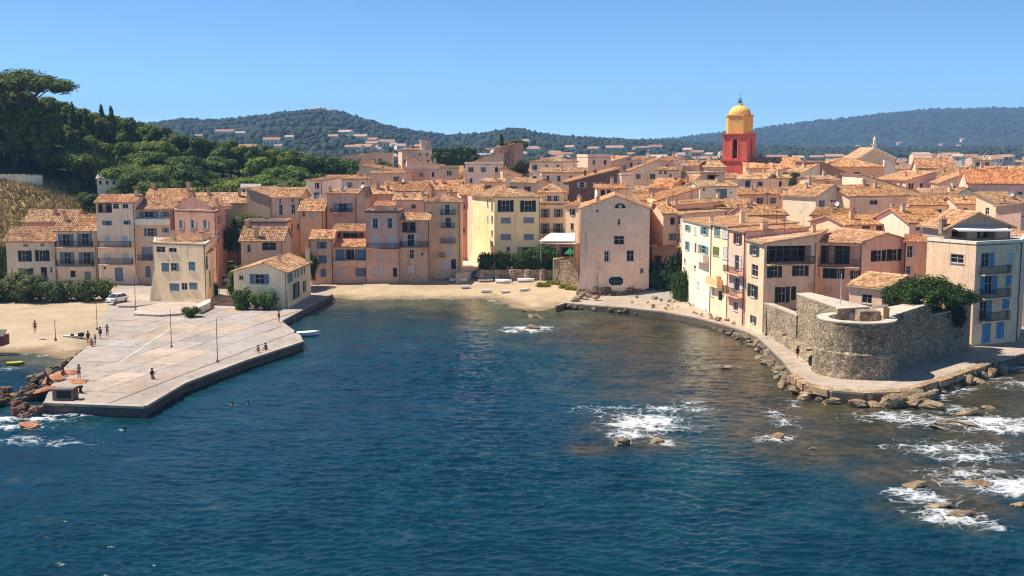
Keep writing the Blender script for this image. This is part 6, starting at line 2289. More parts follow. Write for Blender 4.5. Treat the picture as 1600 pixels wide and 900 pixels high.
mb.build('platform_block', M['stone'], tw_, FO)
mb = MB()
mb.box(TC.x + 3.1, TC.x + 3.6, TC.y - .6, TC.y + .2, TZ - .74, TZ + 1.35)
mb.build('signpost', M['paint'], tw_, FO, color=srgb(200, 150, 80))
mb = MB()
Mx = Matrix.Translation((TC.x + 2.6, TC.y - .4, TZ + 1.5)) @ Matrix.Rotation(R(-28), 4, 'X')
mb.box(-.95, .75, -.5, .5, -.04, .04, Mx)
mb.build('sign_board', M['paint'], tw_, FO, color=srgb(222, 220, 214))
# left high rampart with its wide walk, and the low wall towards the houses
hw0, hw1 = G(1245, 460, 8.3), G(1306, 479, 8.3)
wallpoly([(hw0.x, hw0.y), (hw1.x - .4, hw1.y - 1.0), (TC.x - 1.5, TC.y + 2.5), (TC.x + 2.8, TC.y + 4.2), (hw0.x + 2.0, hw0.y + .8)], .3, 8.3)
lw0 = G(1191, 474, 5.5)
wallpoly([(lw0.x, lw0.y + 1), (hw0.x - .1, hw0.y - .6), (hw0.x + 1.0, hw0.y - .3), (lw0.x + 1.1, lw0.y + 1)], .3, 5.5)
# rubble plinth along the foot of the left wall
p0, p1 = G(1196, 520, 1.55), G(1283, 578, 1.55)
mb = MB()
for i in range(7):
    q0, q1 = lerp(p0, p1, i / 7), lerp(p0, p1, (i + 1) / 7)
    mb.prism([(q0.x - .1, q0.y), (q1.x - .1, q1.y), (q1.x + 1.6, q1.y + .8), (q0.x + 1.6, q0.y + .8)], .5, 2.5 + .12 * math.sin(i * 2.1), poly_top=[(q0.x + .35, q0.y), (q1.x + .35, q1.y), (q1.x + 1.6, q1.y + .8), (q0.x + 1.6, q0.y + .8)])
mb.build('plinth', M['stone'], FT, FO)
for (px, py) in ((1205, 518), (1263, 567)):
    g = G(px, py, 2.0)
    mb = MB()
    mb.lathe([(.42, -.5), (.36, .1), (.01, .12)], 10)
    mb.v = [(x, -z, y * 1.7) for (x, y, z) in mb.v]
    o = mb.build('niche', M['paint'], FT, color=(.012, .01, .009, 1))
    o.location = Vector((g.x + .25, g.y, 2.25)) - FO
    o.rotation_euler = (0, 0, R(-75))
# right rampart, notch and tall end wall
rw0, rw1 = (TC.x + 4.1, TC.y + .5), (xat(1456, 137, 8), 137.0)
wallpoly([rw0, rw1, (rw1[0] - .9, rw1[1] + 1.7), (TC.x + 2.2, TC.y + 4.4)], .2, [TZ + .1, 8.15, 8.15, TZ + .1])
rw2 = (xat(1492, 141, 7), 141.0)
wallpoly([(rw1[0] + .02, rw1[1] + .02), rw2, (rw2[0] - .8, rw2[1] + 1.3), (rw1[0] - .8, rw1[1] + 1.5)], .2, 6.7)
rw3 = (xat(1517.5, 144.6, 7), 144.6)
wallpoly([(rw2[0] + .02, rw2[1] + .02), rw3, (rw3[0] - 1.0, rw3[1] + 1.3), (rw2[0] - .8, rw2[1] + 1.4)], .2, 7.7, cop=False)
mb = MB()
mb.prism([(lw0.x + 1.05, lw0.y), (hw0.x + 1.8, hw0.y), (TC.x + 1, TC.y + 4.4), (TC.x + 3, TC.y + 4.4), (rw1[0] - .9, rw1[1] + 1.7), (rw2[0] - .8, rw2[1] + 1.4), (rw3[0] - 1, rw3[1] + 1.4), (56.5, 153), (47, 160), (37, 159)], 0, 4.6)
mb.build('terrace', M['concrete'], FT, FO, color=(.36, .30, .25, 1))
# driftwood-like root on the path in front of the fort
# ------------------------------------------------------------------ rocks
def rock_mesh(seed):
    bm = bmesh.new()
    bmesh.ops.create_icosphere(bm, subdivisions=3, radius=1.0)
    r = random.Random(seed)
    ax = [Vector((r.gauss(0, 1), r.gauss(0, 1), r.gauss(0, 1))).normalized() for _ in range(15)]
    off = [r.uniform(.5, .92) for _ in range(15)]
    ph = [r.uniform(0, 6) for _ in range(6)]
    for v in bm.verts:
        d = v.co.normalized()
        rad = 1.1
        for a, o_ in zip(ax, off):
            c = d.dot(a)
            if c > .05:
                rad = min(rad, o_ / c)
        rad *= 1 + .05 * math.sin(7 * d.x + ph[0]) * math.sin(6 * d.y + ph[1]) + .05 * math.sin(11 * d.z + 5 * d.x + ph[2]) + .035 * math.sin(17 * d.x + ph[3]) * math.sin(19 * d.y + ph[4]) + r.uniform(-.02, .02)
        v.co = d * rad
        v.co.z *= .72
    me = bpy.data.meshes.new('rock')
    bm.to_mesh(me)
    bm.free()
    return me


ROCKS = [rock_mesh(40 + i) for i in range(7)]
ROCKS_R = [m.copy() for m in ROCKS]
for m in ROCKS:
    m.materials.append(M['rock'])
for m in ROCKS_R:
    m.materials.append(M['redrock'])
rr = random.Random(77)


def rock(x, y, z, s, lab, group=None, red=False, col=(1, 1, 1, 1), sx=1.0, sz=1.0, name='rock', rz=None):
    me = (ROCKS_R if red else ROCKS)[rr.randrange(7)]
    o = obj(name, me, None, None, col, (x, y, z))
    o.rotation_euler = (rr.uniform(-.25, .25), rr.uniform(-.25, .25), rz if rz is not None else rr.uniform(0, 6.28))
    o.scale = (s * sx, s, s * sz)
    return tag(o, lab, 'rock', group)


RIP = [G(a, b, .3) for a, b in ((893, 480), (960, 486), (1040, 492), (1100, 503), (1150, 518), (1192, 539), (1215, 566), (1238, 592), (1262, 608), (1300, 618), (1350, 622))]
cum = [0]
for a, b in zip(RIP[:-1], RIP[1:]):
    cum.append(cum[-1] + (b - a).length)
s_ = 0.0
while s_ < cum[-1]:
    i = max(k for k in range(len(cum) - 1) if cum[k] <= s_)
    t = (s_ - cum[i]) / (cum[i + 1] - cum[i])
    p = lerp(RIP[i], RIP[i + 1], t)
    far = i < 3
    lab = 'small brown rock lining the foot of the low ledge' if i < 3 else ('brown boulder of the breakwater below the pink houses' if i < 5 else 'brown boulder along the shore path left of the fort')
    for k in range(1 if far else 2):
        s = rr.uniform(.3, .7) if far else rr.choice([rr.uniform(.3, .6), rr.uniform(.5, .95), rr.uniform(.8, 1.3)])
        rock(p.x + rr.uniform(-.7, .4) - (.9 * k if i >= 4 else 0), p.y + rr.uniform(-.4, .3) - (.8 * k if i < 6 else .5 * k), .25 + rr.uniform(-.15, .25) - .25 * k, s, lab, lab.replace('rock', 'rocks').replace('boulder', 'boulders'), col=(rr.uniform(.75, 1.1),) * 3 + (1,))
    s_ += rr.uniform(1.0, 1.5) if not far else rr.uniform(1.1, 1.8)
# flat brown ledges below the fort and on the point
for (px, py, s, sx, sz, lab) in ((1385, 628, 2.2, 1.7, .55, 'large flat brown rock ledge below the fort'), (1420, 630, 2.0, 1.8, .6, 'second brown rock ledge right of the first'), (1455, 634, 1.5, 1.7, .5, 'brown ledge tip running into the foam'),
                                 (1495, 600, 1.2, 2.0, .5, 'dark rock under the shore path near the point'), (1525, 588, 1.3, 2.0, .55, 'brown rock beneath the path end'), (1565, 562, 1.6, 1.6, .8, 'sunlit orange rock at the end of the shore path'), (1590, 558, 1.0, 1.6, .6, 'low rock at the right end of the point'), (1340, 622, 1.6, 1.8, .45, 'flat rock in front of the round tower'),
                                 (1508, 645, .9, 2.0, .5, 'small brown rock in the foam right of the ledge'), (1480, 658, .9, 1.6, .45, 'foam-washed rock below the ledge'), (1515, 662, .8, 1.4, .5, 'round rock in the white water'), (1545, 636, .6, 1.5, .6, 'pointed rock among the breakers'), (1470, 668, .8, 1.9, .4, 'half sunken flat rock in the foam'),
                                 (1530, 756, 1.0, 1.6, .5, 'rock breaking the surface at the right'), (1500, 804, 1.0, 1.5, .7, 'golden brown boulder in the lower right foam'), (1462, 790, .8, 1.8, .4, 'slanting flat rock left of the golden boulder'), (1425, 758, .9, 1.5, .45, 'brown rock at the edge of the lower right foam'), (1590, 788, .6, 1.5, .5, 'rock at the lower right edge'),
                                 (972, 692, .82, 1.1, .9, 'left of two boulders in the central foam patch'), (1027, 689, .72, 1.0, .9, 'right of two boulders in the central foam patch'), (1214, 684, .8, 1.1, .7, 'lone rock with foam in the brown shallows'),
                                 (834, 513, 1.2, 1.3, .6, 'dark rock washed by foam off the beach'), (818, 516, .7, 1.3, .5, 'low rock left of the dark washed rock'), (832, 494, 1.0, 1.4, .6, 'brown rock at the end of the little spit'), (822, 486, .7, 1.6, .5, 'small rock on the sandy spit'), (846, 497, .6, 1.3, .5, 'small rock beside the spit end'),
                                 (1270, 700, .4, 1.2, .5, 'small rock tip in the brown shallows'), (1135, 575, .5, 2.0, .3, 'flat rock awash near the breakwater')):
    g = G(px, py, .1)
    rock(g.x, g.y, .05 if s < 1.5 else .25, s, lab, sx=sx, sz=sz, col=(1.15, 1.05, .95, 1), rz=rr.uniform(-.4, .4))
# path edge: long worn kerb stones around the fort
mbp = [G(a, b, 1.3) for a, b in ((1240, 586), (1262, 601), (1300, 609), (1350, 613), (1405, 611), (1440, 602), (1500, 582), (1558, 562))]
for (a, b) in zip(mbp[:-1], mbp[1:]):
    n_ = max(1, int((b - a).length / 2.6))
    for i in range(n_):
        p, q = lerp(a, b, (i + .04) / n_), lerp(a, b, (i + .96) / n_)
        d = (q - p).normalized()
        nn = Vector((d.y, -d.x, 0))
        mb = MB()
        mb.prism([(t.x, t.y) for t in (p + nn * rr.uniform(.3, .8), q + nn * rr.uniform(.3, .8), q - nn * .35, p - nn * .35)], .6, [1.34, 1.36, 1.46, 1.44])
        mb.build('kerb_stone', M['rock'], prom, color=(1.6, 1.4, 1.2, 1))
for i, (a, b) in enumerate(zip(mbp[:-1], mbp[1:])):
    n_ = max(1, int((b - a).length / 1.5))
    for k in range(n_):
        p = lerp(a, b, (k + rr.random()) / n_)
        d = (b - a).normalized()
        nn = Vector((d.y, -d.x, 0))
        p = p + nn * rr.uniform(.5, 1.5)
        rock(p.x, p.y, rr.uniform(0, .5), rr.choice([rr.uniform(.35, .7), rr.uniform(.6, 1.0), rr.uniform(.9, 1.6)]), 'golden brown rock buttressing the seaward edge of the shore path', 'golden rocks below the shore path', col=(1.2, 1.08, .95, 1), sx=1.3, rz=math.atan2(d.y, d.x) + rr.uniform(-.4, .4))
for i in range(16):
    g = G(1262 + 7.5 * i + rr.uniform(-3, 3), float(np.interp(i, [0, 5, 12, 16], [611, 619, 624, 622])) + rr.uniform(-1, 3), .2)
    rock(g.x, g.y, rr.uniform(.05, .5), rr.uniform(.5, 1.1), 'golden brown rock buttressing the seaward edge of the shore path', 'golden rocks below the shore path', col=(1.2, 1.08, .95, 1), sx=1.3)
# red rocks at the root of the pier
for i in range(92):
    px, py = rr.uniform(-30, 135), rr.uniform(588, 652)
    lim = np.interp(px, [-30, 60, 95, 135], [655, 650, 615, 585])
    top = np.interp(px, [-30, 40, 90, 135], [606, 600, 585, 570])
    if py > lim or py < top:
        continue
    g = G(px, py, .6)
    s = rr.uniform(.4, .95)
    lab = 'reddish boulder in the heap left of the pier tip'
    rock(g.x, g.y, .25 + rr.uniform(-.2, .5), s, lab, 'red boulders left of the pier', True, (rr.uniform(.75, 1.1), rr.uniform(.85, 1.15), rr.uniform(.85, 1.15), 1), sz=rr.uniform(.8, 1.2))
for (px, py, s, lab) in ((105, 582, 1.6, 'broad flat orange rock slab beside the sitting red-clad person'), (88, 592, 1.5, 'orange rock slab nearer the water'), (70, 606, 1.3, 'orange slab above the boulder heap'), (118, 596, 1.2, 'orange slab touching the pier deck'), (48, 650, 1.0, 'single pale rock in the surf at the pier foot')):
    g = G(px, py, 1.2)
    rock(g.x, g.y, .9 if py < 640 else .2, s, lab, None, True, (1.9, 1.6, 1.35, 1), sx=1.5, sz=.6)
for i in range(26):
    t = i / 25
    g = G(50 + 95 * t, 592 - 48 * t, .6)
    rock(g.x + rr.uniform(-.5, .5), g.y + rr.uniform(-.4, .4), .5, rr.uniform(.35, .75), 'grey rock in the row beside the cove beach and pier', 'grey rocks beside the pier root', False, (.8, .75, .7, 1))
# pale rubble on the ledge and beside the rose house
for i in range(42):
    px = rr.uniform(985, 1150)
    py = np.interp(px, [985, 1060, 1150], [470, 474, 500]) + rr.uniform(-9, 9)
    g = G(px, py, 1.3)
    rock(g.x, g.y, 1.35, rr.uniform(.18, .5), 'pale broken stone strewn on the shore ledge', 'pale stones on the shore ledge', False, (1.5, 1.45, 1.35, 1))
for (px, py, s, sx, lab) in ((908, 465, .9, 1.6, 'pale upended rock at the left foot of the rose house'), (918, 462, .9, 1.2, 'tall pale rock beside the rose house door'), (930, 467, .7, 1.3, 'round pale rock right of the upended one'), (900, 469, .7, 1.6, 'low pale rock at the start of the ledge'), (1092, 470, 1.2, 1.0, 'big grey rock under the white shore house'), (1103, 478, 1.4, 1.0, 'rock outcrop below the yellow balcony'), (1117, 484, 1.2, 1.1, 'rock outcrop beside the rose shore house'), (1127, 488, .9, 1.1, 'small outcrop at the corner of the rose shore house')):
    g = G(px, py, 1.3)
    rock(g.x, g.y, 1.6, s, lab, None, False, (1.4, 1.35, 1.25, 1), sx=sx, sz=1.1)
# sandy spit with weed mound at right of the beach
for i, (px, py) in enumerate(((850, 442), (866, 440), (880, 444), (893, 447))):
    shrub_px(px, py + 6, 26, 8, ['leftmost', 'second', 'third', 'rightmost'][i] + ' of the dry scrub mounds at the right end of the beach', (2.2, 1.7, .9, 1), z=1.0, name='scrub')

# ------------------------------------------------------------------ garden walls and terraces
def thing_box(name, lab, cat, px_poly, z0, z1, mat, color, zref=None):
    P = [G(a, b, zref if zref is not None else z1) for a, b in px_poly]
    mb = MB()
    mb.prism([(p.x, p.y) for p in P], z0, z1)
    o = mb.build(name, M[mat], color=color)
    return tag(o, lab, cat)


gy0 = 219.5
GW = empty('garden_wall', (xat(800, gy0), gy0, 1.5))
tag(GW, 'rough stone garden wall with piers under the green hedge', 'wall')
go = Vector(GW.location)
mb = MB()
xa, xb = xat(744, gy0, 3), xat(866, gy0, 3)
mb.prism([(xa, gy0), (xb, gy0), (xb, gy0 + 6), (xa, gy0 + 6)], .5, 3.55)
mb.build('wall', M['stone'], GW, go)
for px in (752, 776, 800, 824, 848):
    mb = MB()
    x = xat(px, gy0, 3)
    mb.lathe([(.75, .6), (.7, 2.6), (.55, 3.7), (.01, 3.75)], 9, x, gy0 - .05)
    mb.build('pier_stone', M['stone'], GW, go)
RW = empty('retaining_wall', (xat(884, 216, 3), 216, 1.5))
tag(RW, 'tall mossy stone retaining wall left of the rose house', 'wall')
mb = MB()
xa, xb = xat(864, 216, 3), xat(903, 214, 3)
mb.prism([(xa, 216), (xb, 213.5), (xb, 222), (xa, 222)], .5, 5.9, poly_top=[(xa + .15, 216.4), (xb, 214), (xb, 222), (xa + .15, 222)])
mb.build('wall', M['stone'], RW, Vector(RW.location), color=None)
# restaurant awnings and parasol
aw = empty('awning', (xat(870, 219), 219, 7.2))
tag(aw, 'white awning stretched over the restaurant terrace', 'awning')
z_ = zat(860, 372, 221)
mb = MB()
slab_quad(mb, (xat(860, 223, 7), 223, z_ + .9), (xat(898, 222, 7), 222, z_ + .9), (xat(898, 216, 7), 216.5, z_ - .25), (xat(842, 216, 7), 216.5, z_ - .25), .05)
mb.build('canvas', M['cloth'], aw, Vector(aw.location), srgb(232, 226, 218))
mb = MB()
for px in (845, 870, 896):
    x = xat(px, 216.6, 5)
    mb.tube((x, 216.6, 5.8), (x, 216.6, z_ - .2), .04, .04, 5)
mb.build('post', M['metal'], aw, Vector(aw.location), srgb(200, 200, 200))
ps = empty('parasol', (xat(891, 215, 6), 215.2, 5.9))
tag(ps, 'folded green parasol at the corner of the restaurant', 'parasol')
mb = MB()
mb.lathe([(.02, 2.5), (.5, 2.0), (1.1, 1.45), (1.15, 1.3)], 8)
mb.build('canopy', M['cloth'], ps, color=srgb(34, 112, 66))
mb = MB()
mb.tube((0, 0, 0), (0, 0, 2.4), .03, .03, 6)
mb.build('pole', M['metal'], ps, color=srgb(220, 220, 215))
# buttress of the cream corner house is a part of it
c0, c1 = G(235, 468, 1.5), G(249, 468, 1.5)
mb = MB()
mb.prism([(c0.x, c0.y - .6), (c1.x, c1.y - .6), (c1.x, c1.y + 1), (c0.x, c0.y + 1)], 1, zat(240, 425, c0.y), poly_top=[(c0.x + .7, c0.y - .1), (c1.x - .1, c1.y - .1), (c1.x - .1, c1.y + 1), (c0.x + .7, c0.y + 1)])
mb.build('buttress', M['plaster'], h6.root, h6.org, h6.color)
# forecourt platform, low planters
thing_box('terrace_kerb', 'rounded raised pavement in front of the cream corner house', 'kerb', [(209, 490), (250, 492), (290, 489), (328, 478), (328, 470), (245, 474), (214, 480)], 1.0, 1.42, 'concrete', (.55, .46, .38, 1))
thing_box('low_wall', 'low white wall at the forecourt corner', 'wall', [(311, 489), (329, 480), (329, 474), (309, 484)], 0.9, 2.2, 'plaster', srgb(224, 206, 186), 1.3)
thing_box('planter', 'long low planter in front of the gabled quay house', 'planter', [(367, 479), (438, 479), (438, 475), (367, 475)], 0.9, 1.7, 'plaster', srgb(220, 205, 185), 1.3)
# bunker on the pier tip
bk = empty('concrete_bunker', G(100, 626, DECK))
tag(bk, 'grey concrete box with dark slot on the pier tip', 'bunker')
mb = MB()
mb.box(-1.75, 1.55, 0, 1.5, 0, .28)
mb.box(-1.75, 1.55, 0, 1.5, 1.2, 1.42)
mb.box(-1.75, -1.2, 0, 1.5, .28, 1.2)
mb.box(1.15, 1.55, 0, 1.5, .28, 1.2)
mb.box(-1.2, 1.15, 1.2, 1.5, .28, 1.2)
mb.build('shell', M['concrete'], bk, color=(.22, .195, .17, 1))
bk.scale = (.68, .7, .85)
mb = MB()
mb.box(-1.2, 1.15, .5, .6, .28, 1.2)  # plain near-black sheet across the opening, standing in for its dark inside
mb.build('slot_dark_sheet', M['paint'], bk, color=(.03, .028, .026, 1))
mb = MB()
mb.box(1.58, 1.75, -.05, 1.3, .02, 1.6)
mb.build('door', M['paint'], bk, color=srgb(92, 50, 40))
bo = empty('mooring_bollard', G(126, 614, DECK))
tag(bo, 'black mooring bollard beside the concrete box', 'bollard')
mb = MB()
mb.lathe([(.3, 0), (.3, .08), (.17, .12), (.15, .55), (.3, .62), (.28, .78), (.01, .82)], 10)
mb.build('bollard_post', M['metal'], bo, color=(.02, .02, .02, 1))
lg = empty('driftwood', G(76, 600, 1.0))
tag(lg, 'dark upright driftwood stump among the red boulders', 'driftwood')
mb = MB()
mb.tube((-.3, 0, -.5), (0, 0, 1.5), .35, .22, 7)
mb.tube((0, 0, 1.2), (-.7, .1, 2.3), .2, .1, 6)
mb.tube((0, 0, 1.0), (.9, -.1, .3), .25, .18, 6)
mb.build('stump', M['bark'], lg, color=(.09, .06, .045, 1))
lg.scale = (.6, .6, .6)

# ------------------------------------------------------------------ poles and lamps
def pole(px, py0, py1, z, lab, lamp=False, col=(96, 90, 86), r=.06):
    g = G(px, py1, z)
    h = zat(px, py0, g.y) - z
    o = empty('lamp_post' if lamp else 'pole', g)
    tag(o, lab, 'lamp post' if lamp else 'pole')
    mb = MB()
    mb.tube((0, 0, 0), (0, 0, h), r, r * .6, 8)
    mb.build('shaft', M['metal'], o, color=srgb(*col))
    mb = MB()
    mb.lathe([(.22, 0), (.2, .12), (.1, .3), (.06, .32)], 8)
    mb.build('base', M['metal'], o, color=srgb(*col))
    if lamp:
        mb = MB()
        mb.box(-.5, -.1, -.12, .12, h - .05, h + .07)
        mb.box(.1, .5, -.12, .12, h - .05, h + .07)
        mb.tube((-.2, 0, h - .02), (.2, 0, h - .02), .03, .03, 5)
        mb.build('lamp_head', M['metal'], o, color=srgb(200, 200, 200))
    else:
        mb = MB()
        mb.lathe([(.01, h + .14), (.07, h + .07), (.01, h)], 8)
        mb.build('finial', M['metal'], o, color=srgb(*col))
    return o


pole(268, 484, 543, DECK, 'tall thin pole in the middle of the pier')
pole(340, 498, 566, DECK, 'tall thin pole nearest the seaward pier edge')
pole(212, 428, 485, 1.3, 'pole in front of the terrace house by the white car')
pole(152, 478, 515, DECK, 'short pole beside the group at the pier root')
pole(87, 502, 532, 1.6, 'thin pole standing in the cove beach sand')
pole(449, 455, 483, DECK, 'thin pole at the corner of the gabled quay house')
pole(461, 495, 520, DECK, 'mooring pole beside the white dinghy')
g = G(1256, 468, 4.7)
pole(1256, 393, 470, 5.0, 'tall lamp post with two heads behind the fort wall', True, (190, 186, 180), .09)
pole(1313, 430, 480, 8.2, 'white flagpole on the fort rampart', False, (226, 222, 216), .07)
pole(1197, 478, 524, 1.6, 'dark rainwater pipe post at the corner of the low fort wall', False, (60, 50, 44), .07)
cr = empty('mast', (xat(1062, 300, 22), 300, zat(1062, 275, 300)))
tag(cr, 'white cross-shaped mast among the upper roofs', 'mast')
mb = MB()
hh = zat(1062, 250, 300) - cr.location.z
mb.tube((0, 0, -3), (0, 0, hh), .12, .1, 6)
mb.box(-1.6, 1.6, -.1, .1, hh - .9, hh - .5)
mb.build('mast_shaft', M['metal'], cr, color=srgb(235, 232, 228))

# ------------------------------------------------------------------ vehicles and boats
def car(loc, rz, lab, col=(236, 236, 236), s=1.0):
    o = empty('car', loc, rz)
    o.scale = (s, s, s)
    tag(o, lab, 'car')
    sec = [(-2.05, .55, .78, .45), (-1.9, .82, .84, .30), (-1.0, .95, .86, .26), (.9, .95, .86, .26), (1.85, .86, .84, .28), (2.05, .6, .78, .42)]
    mb = MB()
    rings = []
    for (x, zt, hw_, zb_) in sec:
        k = len(mb.v)
        mb.v += [(x, -hw_, zb_), (x, -hw_ - .02, (zt + zb_) / 2), (x, -hw_ + .06, zt), (x, hw_ - .06, zt), (x, hw_ + .02, (zt + zb_) / 2), (x, hw_, zb_)]
        rings.append(k)
    for a, b in zip(rings[:-1], rings[1:]):
        for i in range(6):
            j = (i + 1) % 6
            mb.f.append((a + i, a + j, b + j, b + i))
            mb.c.append(None)
    for k in (rings[0], rings[-1]):
        mb.f.append(tuple(k + i for i in range(6)))
        mb.c.append(None)
    # cabin
    cab = [(-1.35, .93, .74), (-.55, 1.45, .62), (1.1, 1.50, .62), (1.75, .95, .72)]
    lo = MB()
    top = [(-.45, 1.46), (1.1, 1.50)]
    k = len(mb.v)
    mb.v += [(-.55, -.6, 1.45), (1.15, -.6, 1.48), (1.15, .6, 1.48), (-.55, .6, 1.45), (-.5, -.62, 1.40), (1.2, -.62, 1.43), (1.2, .62, 1.43), (-.5, .62, 1.40)]
    for f in ((0, 1, 2, 3), (0, 4, 5, 1), (1, 5, 6, 2), (2, 6, 7, 3), (3, 7, 4, 0)):
        mb.f.append(tuple(k + i for i in f))
        mb.c.append(None)
    for (x0, z0_, x1, z1_) in ((-1.35, .92, -.52, 1.42), (.2, .94, .25, 1.43), (1.2, 1.43, 1.8, .92)):
        for sg in (-1, 1):
            mb.tube((x0, sg * .73 if z0_ < 1 else sg * .6, z0_), (x1, sg * .73 if z1_ < 1 else sg * .6, z1_), .045, .045, 4)
    mb.build('body', M['carpaint'], o, color=srgb(*col))
    mb = MB()
    g_ = [(-1.32, -.71, .92), (1.72, -.71, .93), (1.72, .71, .93), (-1.32, .71, .92), (-.52, -.6, 1.41), (1.18, -.6, 1.43), (1.18, .6, 1.43), (-.52, .6, 1.41)]
    k = len(mb.v)
    mb.v += g_
    for f in ((0, 1, 5, 4), (1, 2, 6, 5), (2, 3, 7, 6), (3, 0, 4, 7)):
        mb.f.append(tuple(k + i for i in f))
        mb.c.append(None)
    mb.build('windows', M['glass'], o)
    for x in (-1.25, 1.25):
        for y in (-.8, .8):
            mb = MB()
            mb.tube((x, y - .1, .32), (x, y + .1, .32), .32, .32, 14)
            wl_ = mb.build('wheel', M['paint'], o, color=(.02, .02, .02, 1))
            mb = MB()
            yy = y + (.11 if y > 0 else -.11)
            mb.tube((x, yy - .01, .32), (x, yy + .01, .32), .18, .18, 10)
            mb.build('rim', M['metal'], wl_, color=(.5, .5, .5, 1))
    for y in (-.6, .6):
        mb = MB()
        mb.box(-2.06, -1.98, y - .18, y + .18, .62, .76)
        mb.build('headlight', M['glass'], o)
        mb = MB()
        mb.box(1.98, 2.06, y - .16, y + .16, .66, .8)
        mb.build('tail_light', M['paint'], o, color=srgb(150, 20, 20))
    return o


g = G(183, 472, 1.35)
car((g.x, g.y, 1.33), R(70), 'white car parked at the end of the left houses')
g = G(349, 442, 1.33)
car((g.x, g.y, 1.33), R(86), 'white car parked in the alley beside the orange house', s=.95)
g = G(354, 416, 3.2)
car((g.x, g.y + 2, tz(g.x, g.y + 2) + .05), R(80), 'pale car half hidden by bushes up the alley', (205, 212, 208))
g = G(753, 402, 3.3)
car((g.x, g.y, 3.22), R(95), 'white car parked in the lane beside the cream house', s=1.1)


def hull(L, W, Hh, col, name, lab, cat, loc, rz, over=False, seat=True):
    o = empty(name, loc, rz)
    tag(o, lab, cat)
    mb = MB()
    N = 10
    st = []
    for i in range(N + 1):
        t = i / N
        x = (t - .5) * L
        wv = W / 2 * (1 - max(0, (t - .45) / .55) ** 2.2) * (.85 + .15 * min(1, t * 4))
        zt = Hh * (1 + .25 * max(0, t - .5))
        st.append((x, max(wv, .02), zt, .12 * max(0, t - .7) * 3))
    k = len(mb.v)
    for (x, wv, zt, zk) in st:
        mb.v += [(x, -wv, zt), (x, -wv * .8, Hh * .35 + zk), (x, 0, zk), (x, wv * .8, Hh * .35 + zk), (x, wv, zt), (x, wv * .86, zt - .02), (x, 0, Hh * .5 if not over else zt), (x, -wv * .86, zt - .02)]
    for i in range(N):
        for j in range(8):
            j2 = (j + 1) % 8
            mb.f.append((k + i * 8 + j, k + i * 8 + j2, k + (i + 1) * 8 + j2, k + (i + 1) * 8 + j))
            mb.c.append(None)
    for i in (0, N):
        mb.f.append(tuple(k + i * 8 + j for j in range(8)))
        mb.c.append(None)
    if over:
        mb.v = [(x, y, Hh * 1.25 - z) for x, y, z in mb.v]
    mb.build('hull', M['carpaint'], o, color=srgb(*col))
    if seat and not over:
        mb = MB()
        mb.box(-L * .3, -L * .2, -W * .36, W * .36, Hh * .6, Hh * .68)
        mb.box(L * .02, L * .12, -W * .36, W * .36, Hh * .6, Hh * .68)
        mb.build('bench', M['paint'], o, color=srgb(150, 120, 90))
    if over:
        mb = MB()
        mb.box(-L * .45, L * .2, -.04, .04, Hh * 1.2, Hh * 1.33)
        mb.build('keel', M['paint'], o, color=srgb(190, 186, 180))
    return o


for (px, py, L, W, rz, lab, over) in ((759, 440, 2.9, 1.4, 8, 'white boat pulled up beside the left garden pier', False), (787, 441, 3.2, 1.5, -5, 'upturned white boat in the middle of the beach row', True), (822, 440, 3.4, 1.5, 5, 'upturned white boat at the right of the beach row', True),
                                      (705, 437, 3.0, 1.3, 30, 'pale boat tilted at the left of the beach', False), (716, 440, 3.4, 1.3, 10, 'white upturned boat beside the pale tilted one', True), (731, 436, 3.6, 1.8, -10, 'larger white boat hull by the garden wall corner', True),
                                      (728, 446, 1.8, .8, 0, 'small dark-rimmed dinghy lying on the sand', False), (760, 449, 2.0, .7, 4, 'thin dinghy lying low on the beach', False), (790, 450, 1.7, .7, -4, 'thin dark-shadowed dinghy right of the thin one', False), (820, 450, 2.2, .8, 12, 'slanting white dinghy nearest the water', False)):
    g = G(px, py, 1.5)
    z = tz(g.x, g.y) + .15
    hull(L, W, .55 if over else .45, (232, 228, 222), 'boat', lab, 'boat', (g.x, g.y, z), R(rz), over)
g = G(474, 524, .1)
d_ = hull(3.6, 1.7, .75, (236, 234, 230), 'dinghy', 'white dinghy moored at the pier head', 'boat', (g.x + .6, g.y, -.1), R(20))
mb = MB()
mb.box(-2.0, -1.75, -.2, .2, .1, 1.1)
mb.build('outboard_motor', M['metal'], d_, color=(.05, .05, .05, 1))
g = G(24, 570, 0)
hull(2.2, 1.1, .4, (205, 185, 60), 'dinghy', 'yellow inflatable dinghy floating in the left cove', 'boat', (g.x, g.y, -.05), R(15))
g = G(113, 516, 1.75)
sb = empty('sun_shelter', (g.x, g.y, tz(g.x, g.y) + .12))
tag(sb, 'low white beach mat and shelter with dark ends on the cove sand', 'beach mat')
mb = MB()
mb.box(-1.6, 1.4, -.5, .5, 0, .12)
mb.box(-1.2, .8, -.5, .4, .12, .28)
mb.build('mat', M['cloth'], sb, color=srgb(226, 215, 200))
mb = MB()
mb.box(.9, 1.5, -.35, .4, .14, .6)
mb.box(-.1, .3, -.55, -.2, .28, .5)
mb.build('bag', M['cloth'], sb, color=(.03, .028, .03, 1))
ht = empty('beach_hut', G(-6, 541, 1.2))
tag(ht, 'corner of a small red-walled hut at the left edge', 'hut')
mb = MB()
mb.box(-2, .9, -.2, 2, 0, 1.4)
mb.build('wall', M['plaster'], ht, color=srgb(130, 50, 40))
mb = MB()
slab_quad(mb, (-2.2, -.5, 1.4), (1.2, -.5, 1.4), (1.1, 1, 2.1), (-2.2, 1, 2.1), .1)
mb.build('roof', M['paint'], ht, color=srgb(60, 50, 46))

